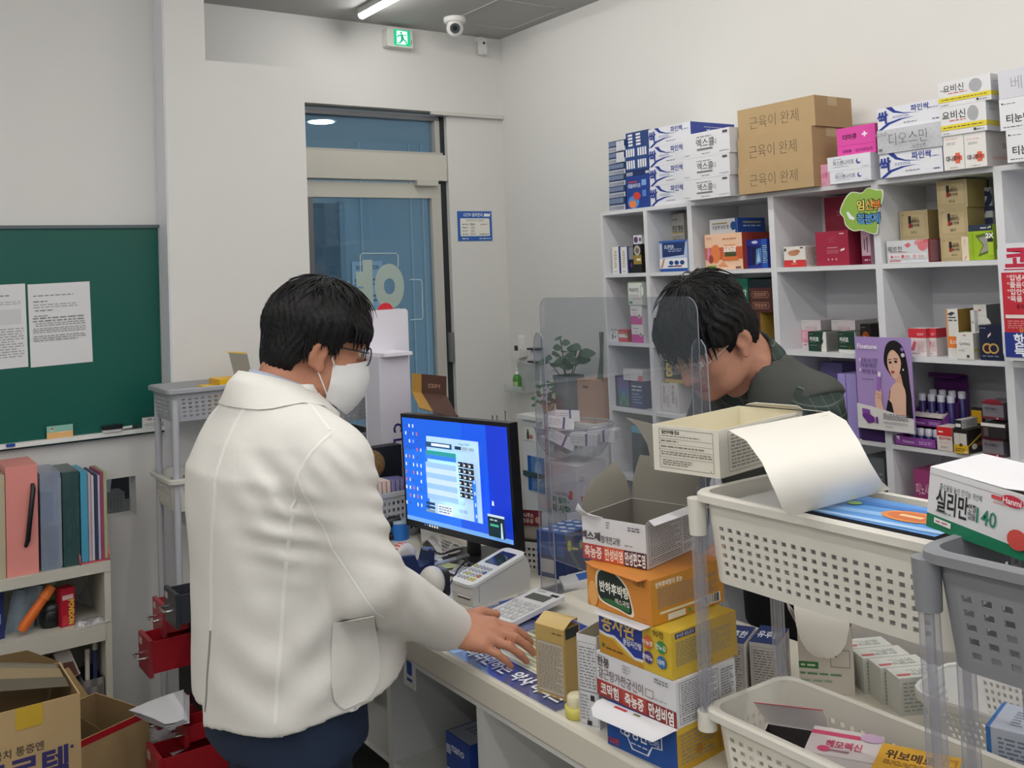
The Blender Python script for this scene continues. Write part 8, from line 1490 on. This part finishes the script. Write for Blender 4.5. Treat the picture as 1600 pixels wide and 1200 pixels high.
# trousers and shoes
jm = mat('1c2a42', .8, noise=.35, scale=9, bump=.1); jp = [(loft(BF, [(.74, .01, .15, .19), (.92, .01, .15, .185), (.98, .01, .145, .18)]), 0, '+')]
for q in (-1, 1): jp += [(rcone(L(.0, .095*q, .84), L(.03, .105*q, .47), .096, .078), .04, '+'), (rcone(L(.03, .105*q, .47), L(-.01, .105*q, .1), .08, .066), .03, '+')]
jp.append((lambda P: .075-P[:, 2], .004, '*'))
tV, tQ = grow(field(jp, coatfold([(L(-.1, .1, .6), .12, (.2, 0, 1), .06, .005), (L(.1, .1, .5), .1, (.2, .2, 1), .05, .005)])), axis([(.52, 1.06, .01)]), axis([(1.76, 2.36, .01)]), axis([(.05, 1.0, .01)]))
meshobj('trousers', tV, tQ, [jm], man1, PO)
shoe = mat('1c1c1f', .5)
for q in (-1, 1): sV, sQ = grow(field([(rcone(L(-.04, .105*q, .05), L(.14, .125*q, .04), .048, .04), 0, '+'), (rcone(L(-.03, .105*q, .1), L(-.02, .105*q, .06), .045, .05), .03, '+'), (lambda P: .002-P[:, 2], .003, '*')]), axis([(.58, 1.08, .009)]), axis([(1.8, 2.36, .009)]), axis([(-.02, .18, .009)])); meshobj('shoe', sV, sQ, [shoe], man1, PO)
# hair
hl = [(-.2, -.075), (-.08, -.075), (-.055, -.062), (-.035, -.02), (-.022, .012), (.008, .012), (.014, -.004), (.028, -.002), (.034, .02), (.06, .03), (.1, .03), (.2, .03)]
hV, hQ = grow(field([(hairfield(HF, HS, (.119, .097, .1), (-.004, 0, .046), hl, 3), 0, '+')]), *(axis([(HF.o[i]-.16, HF.o[i]+.17, .0045)]) for i in range(3)), relax=1)
hr_ = meshobj('hair', hV, hQ, [hairm], man1, PO)
mb = MB(); strands(mb, HF, HS, (-.004, 0, .046), (.121, .099, .102), 300, hairm, 5, .0014, .05)
rs = random.Random(4)
for k in range(34):      # fringe tips over the brow
    y = -.09+.18*k/33+rs.uniform(-.004, .004); x0 = .108*math.sqrt(max(.05, 1-(y/.105)**2)); mb.tube([tuple(HF.w(x0-.018, y*.9, .085)), tuple(HF.w(x0+.006, y, .055)), tuple(HF.w(x0+.004+rs.uniform(0, .006), y*1.0, .022+rs.uniform(-.012, .012)))], [.006, .006, .0008], hairm, 6, cap=False)
for k in range(16):      # around the ear
    x = -.04+.075*k/15; 
    for q in (1, -1):
        z0 = float(np.interp(x, [h[0] for h in hl], [h[1] for h in hl])); w_ = .098*math.sqrt(max(.02, 1-((x+.004)/.122)**2)); mb.tube([tuple(HF.w(x, q*w_, z0+.05)), tuple(HF.w(x, q*w_*.98, z0+.015)), tuple(HF.w(x+.004, q*w_*.93, z0-.008+rs.uniform(-.006, .004)))], [.005, .005, .0008], hairm, 5, cap=False)
mb.build('hair_strands', hr_, origin=None) if False else mb.build('hair_strands', man1, origin=PO)
# face mask, straps, glasses, eyes, brow
maskm = mat('dcdcdc', .7, noise=.02, scale=80, bump=.03); rows = []; hw_ = lambda a, b, c: tuple(HF.w(a*HS, b*HS, c*HS))
for i in range(11):
    v = i/10; rows.append([])
    for j in range(23):
        t = (-1+j/11)*math.pi/2; rf = np.interp(v, [0, .3, .6, .85, 1], [.117, .131, .128, .112, .096]); rz = np.interp(v, [0, .3, .6, 1], [-.006, -.046, -.085, -.132]); sz = np.interp(v, [0, 1], [-.028, -.1])
        sn, cs = math.sin(t), math.cos(t); k = abs(cs)**.75; wd = np.interp(v, [0, .5, 1], [.07, .0775, .07]); rows[-1].append(V(hw_(.03+(rf-.03)*k, wd*math.copysign(abs(sn)**.9, sn), rz*k+sz*(1-k))))
mb = MB(); mb.sheet(rows, maskm, .0014); mb.build('face_mask', man1, origin=PO)
mb = MB()
for q in (1, -1):
    mb.tube([hw_(.034, .071*q, -.03), hw_(.016, .079*q, -.002), hw_(.004, .086*q, .018), hw_(-.012, .086*q, .026), hw_(-.03, .078*q, .01)], .0017, seamm, 6); mb.tube([hw_(.034, .07*q, -.095), hw_(.014, .074*q, -.066), hw_(-.002, .08*q, -.044), hw_(-.016, .078*q, -.034)], .0017, seamm, 6)
mb.build('mask_strap', man1, origin=PO)
mb = MB(); mb.tube([hw_(-.055, .07, -.105), hw_(-.02, .076, -.122), (hw_(.02, .074, -.138)), hw_(.046, .066, -.136), hw_(.056, .06, -.118), hw_(.05, .06, -.1)], .005, mat('23264a', .6), 8); mb.build('neck_strap', man1, origin=PO, label='dark blue neck strap')
def glasses(H, s, mt, par, org, q_=(1, -1), lensr=(.026, .019), tilt=.0, r=.0016):
    mb = MB(); w = lambda a, b, c: tuple(H.w(a*s, b*s, c*s))
    for q in (1, -1):
        mb.tube([w(-.03, .081*q, .0), w(-.012, .083*q, .016), (w(.03, .08*q, .012)), w(.1, .066*q, .01)], r*1.2, mt, 6); mb.tube([w(.112-.1*(abs(.033*q+lensr[0]*math.cos(t)))**2*6, .033*q+lensr[0]*math.cos(t), .0+lensr[1]*math.sin(t)) for t in np.linspace(0, 2*math.pi, 25)], r, mt, 6, cap=False)
    mb.tube([w(.116, .009, .006), w(.119, 0, .008), w(.116, -.009, .006)], r, mt, 6); mb.build('glasses_frame', par, origin=org)
    mb = MB()
    for q in (1, -1): mb.add([w(.111-.1*(abs(.033*q+lensr[0]*math.cos(t)))**2*6, .033*q+lensr[0]*math.cos(t), lensr[1]*math.sin(t)) for t in np.linspace(0, 2*math.pi, 24, endpoint=False)], [tuple(range(24))], clear('e8eef4', .06, .02))
    mb.build('glasses_lens', par, origin=org)
def eyes(H, s, par, org):
    for q in (1, -1):
        mb = MB(); c = H.w(.0835*s, .033*q*s, .001*s); d = H.A[0]; mb.ball(tuple(c), .0124*s, mat('d8d2cc', .25), 14, 10)
        for r_, k_, col in ((.0062, .0115, '2a1c14'), (.0028, .0124, '080808')): mb.tube([tuple(c+d*k_*s), tuple(c+d*(k_+.0008)*s)], [r_*s, r_*.85*s], mat(col, .2), 14)
        mb.build('eye', par, origin=org)
        mb = MB(); mb.tube([tuple(H.w(a*s, b*q*s, c_*s)) for a, b, c_ in ((.1, .014, .024), (.098, .03, .031), (.088, .05, .027))], [.0018*s, .0034*s, .001*s], hairm, 6); mb.build('eyebrow', par, origin=org)
glasses(HF, HS, mat('2a2d38', .3), man1, PO); eyes(HF, HS, man1, PO)
# nails of the reaching hand
mb = MB()
for t_ in tipsR: mb.ball(tuple(t_+hu*.0058-hd*.001), (.005, .005, .0022), mat('c99a86', .35), 8, 5)
mb.build('fingernail', man1, origin=PO)
# ---------------------------------------------------------------- man in the grey vest behind the counter
KN = 1.03; MO = (2.12*KN-.037, 1.68*KN+.026, 0); MF = ScaledFrame(MO, -84, KN); M_ = MF.w; H2 = Frame(M_(.317, -.022, 1.49), -91, 34, -4); S2 = 1.13
pl_ = plaid(); vestm = mat('454744', .8, noise=.08, scale=70, bump=.06)
mSh = {q: M_(.13, .165*q, 1.325) for q in (-1, 1)}; mEl = {-1: M_(.17, -.25, 1.08), 1: M_(.2, .25, 1.08)}; mWr = {-1: M_(.27, -.09, 1.0), 1: M_(.30, .1, 1.0)}
T2 = [(.78, -.01, .125, .165), (.95, .0, .135, .168), (1.1, .05, .125, .165), (1.22, .09, .12, .175), (1.31, .12, .1, .16), (1.37, .15, .075, .11), (1.42, .18, .06, .07)]
b2 = [(loft(MF, T2), 0, '+'), (rcone(M_(.155, 0, 1.37), H2.w(-.04, 0, -.07), .068, .064), .05, '+'), (rcone(M_(.13, 0, 1.385), H2.w(-.06, 0, -.02), .06, .058), .03, '+')]
for q in (-1, 1):
    b2 += [(rcone(mSh[q], mEl[q], .055, .044), .04, '+'), (rcone(mEl[q], mWr[q], .043, .03), .02, '+'), (rcone(M_(.0, .09*q, .88), M_(.0, .1*q, .48), .09, .06), .05, '+'), (rcone(M_(.0, .1*q, .48), M_(-.03, .1*q, .09), .057, .04), .02, '+'), (rcone(M_(-.05, .1*q, .045), M_(.12, .12*q, .03), .042, .03), .03, '+')]
    d_ = M_(1, -.15*q, -.08)-M_(0, 0, 0); d_ /= np.linalg.norm(d_); s_ = (M_(0, -1, 0)-M_(0, 0, 0))*q; s_ = s_-d_*(s_@d_); s_ /= np.linalg.norm(s_); u_ = np.cross(d_, s_); u_ = u_ if u_[2] > 0 else -u_
    b2 += handprims(mWr[q], d_, s_, u_, 1.03, (18, 44, 56))[0]
b2 += headprims(H2, S2)
Vv, Q = grow(field(b2), axis([(1.6, 2.4, .005)]), axis([(1.38, 2.06, .005)]), axis([(0, .9, .014), (.9, 1.06, .0055), (1.06, 1.28, .01), (1.28, 1.66, .0045)]))
lipc, lipr = H2.w(.1*S2, 0, -.0685*S2), .024*S2
def lipreg(C): q = H2.inv(C.astype(np.float32)); return ((np.abs(q[:, 1]) < .024*S2) & (np.abs(q[:, 2]+.0685*S2) < .011*S2) & (q[:, 0] > .085*S2)).astype(int)
man2 = meshobj('person', Vv, Q, [skin, lipm], org=MO, region=lipreg, label='person in a dark grey vest and plaid shirt bending down behind the counter', cat='person')
sleeve = [(loft(MF, [(z, c, a+.012, b+.012) for z, c, a, b in T2]), 0, '+')]
for q in (-1, 1): sleeve += [(rcone(M_(.13, .12*q, 1.33), mSh[q]+v3((0, 0, -.008)), .062, .066), .04, '+'), (rcone(mSh[q], mEl[q], .068, .06), .03, '+'), (rcone(mEl[q], mEl[q]*.15+mWr[q]*.85, .06, .045), .02, '+')]
sleeve.append((rcone(M_(.16, 0, 1.38), H2.w(-.04, 0, -.06), .072, .075), .004, '-'))
sf = [(mSh[-1]+v3((-.02, -.06, -.05)), .07, (.3, .2, 1), .05, .006), (mEl[-1], .08, (.2, 0, 1), .045, .006), (mEl[1], .08, (.2, 0, 1), .045, .006)]
sV, sQ = grow(field(sleeve, coatfold(sf)), axis([(1.66, 2.44, .0075)]), axis([(1.34, 2.14, .0075)]), axis([(.76, 1.46, .0075)]), 2); meshobj('shirt', sV, sQ, [pl_], man2, MO, label='dark plaid shirt')
vest = [(loft(MF, [(.76, -.01, .16, .2)]+[(z, c, a+.03, b+.028) for z, c, a, b in T2]), 0, '+')]
for q in (-1, 1): vest += [(rcone(M_(.125, .05*q, 1.36), M_(.125, .174*q, 1.327), .07, .073), .04, '+')]
def armcut(P): q = MF.inv(P); return np.abs(q[:, 1])-np.interp(q[:, 2], [1.0, 1.2, 1.29, 1.335, 1.36], [.2, .158, .15, .185, .24])
vest += [(armcut, .008, '*')]
vest += [(rcone(M_(.165, 0, 1.37), H2.w(-.04, 0, -.06), .08, .09), .012, '-'), (rcone(M_(.3, 0, 1.18), M_(.2, 0, 1.42), .01, .085), .015, '-'), (lambda P: .93-P[:, 2], .004, '*')]
vf = [(M_(-.02, -.05, 1.25), .12, (0, .5, 1), .08, .004), (M_(0, -.15, 1.1), .12, (0, .3, 1), .08, .005)]
vV, vQ = grow(field(vest, coatfold(vf)), axis([(1.74, 2.44, .0065)]), axis([(1.4, 2.04, .0065)]), axis([(.9, 1.46, .0065)]), 2); meshobj('vest', vV, vQ, [vestm], man2, MO, label='dark grey sleeveless vest')
# shirt collar
rows = []
NA = H2.w(-.045, 0, -.03)-M_(.15, 0, 1.36); NA /= np.linalg.norm(NA); nr = M_(0, 1, 0)-M_(0, 0, 0); nf = np.cross(nr, NA); nf = nf if nf@(M_(1, 0, 0)-M_(0, 0, 0)) > 0 else -nf; nc = M_(.155, 0, 1.375)
for i in range(29):
    a = math.radians(-165+330*i/28); fw, sd = -math.cos(a), math.sin(a); fr_ = .5-.5*math.cos(a); g = lambda rad, h: V(nc+nf*(fw*rad)+nr*(sd*rad*1.02)+NA*h)
    rows.append([g(.08, -.02), g(.077, .088-.08*fr_), g(.084, .09-.08*fr_), g(.097, .03-.07*fr_)])
mb = MB(); mb.sheet(rows, pl_, .002); mb.build('shirt_collar', man2, origin=MO)
jp = [(loft(MF, [(.72, .0, .14, .185), (.86, .0, .145, .185), (1.0, .01, .143, .18)]), 0, '+')]
for q in (-1, 1): jp += [(rcone(M_(.0, .095*q, .82), M_(.0, .105*q, .47), .104, .08), .04, '+'), (rcone(M_(.0, .105*q, .47), M_(-.03, .105*q, .1), .078, .066), .03, '+')]
jp.append((lambda P: .075-P[:, 2], .004, '*'))
tV, tQ = grow(field(jp), axis([(1.95, 2.4, .012)]), axis([(1.44, 2.02, .012)]), axis([(.04, 1.02, .012)])); meshobj('trousers', tV, tQ, [mat('15161c', .8, noise=.2, scale=20)], man2, MO)
for q in (-1, 1): sV, sQ = grow(field([(rcone(M_(-.08, .105*q, .05), M_(.12, .125*q, .04), .048, .04), 0, '+'), (rcone(M_(-.06, .105*q, .1), M_(-.05, .105*q, .06), .045, .05), .03, '+'), (lambda P: .002-P[:, 2], .003, '*')]), axis([(1.94, 2.42, .01)]), axis([(1.46, 2.0, .01)]), axis([(-.02, .18, .01)])); meshobj('shoe', sV, sQ, [shoe], man2, MO)
hl2 = [(-.2, -.075), (-.085, -.075), (-.055, -.06), (-.035, -.02), (-.02, .012), (.006, .012), (.014, -.016), (.03, -.016), (.036, .016), (.06, .026), (.1, .026), (.2, .026)]
hV, hQ = grow(field([(hairfield(H2, S2, (.112, .096, .097), (-.004, 0, .046), hl2, 9, .006), 0, '+')]), *(axis([(H2.o[i]-.18, H2.o[i]+.18, .0048)]) for i in range(3)), relax=1); hr2 = meshobj('hair', hV, hQ, [hairm], man2, MO)
mb = MB(); strands(mb, H2, S2, (-.004, 0, .046), (.114, .098, .099), 300, hairm, 8, .0016, .07)
rs = random.Random(9)
for k in range(30):
    y = -.085+.17*k/29+rs.uniform(-.004, .004); x0 = .112*math.sqrt(max(.05, 1-(y/.108)**2)); w3 = lambda a, b, c: tuple(H2.w(a*S2, b*S2, c*S2))
    mb.tube([w3(x0-.014, y*.9, .085), w3(x0+.004, y, .055), w3(x0+.002+rs.uniform(0, .01), y+rs.uniform(-.006, .006), .018+rs.uniform(-.012, .014))], [.006, .006, .0008], hairm, 6, cap=False)
mb.build('hair_strands', man2, origin=MO)
glasses(H2, S2, mat('b9b4a6', .3, metal=.6), man2, MO, r=.0012); eyes(H2, S2, man2, MO)
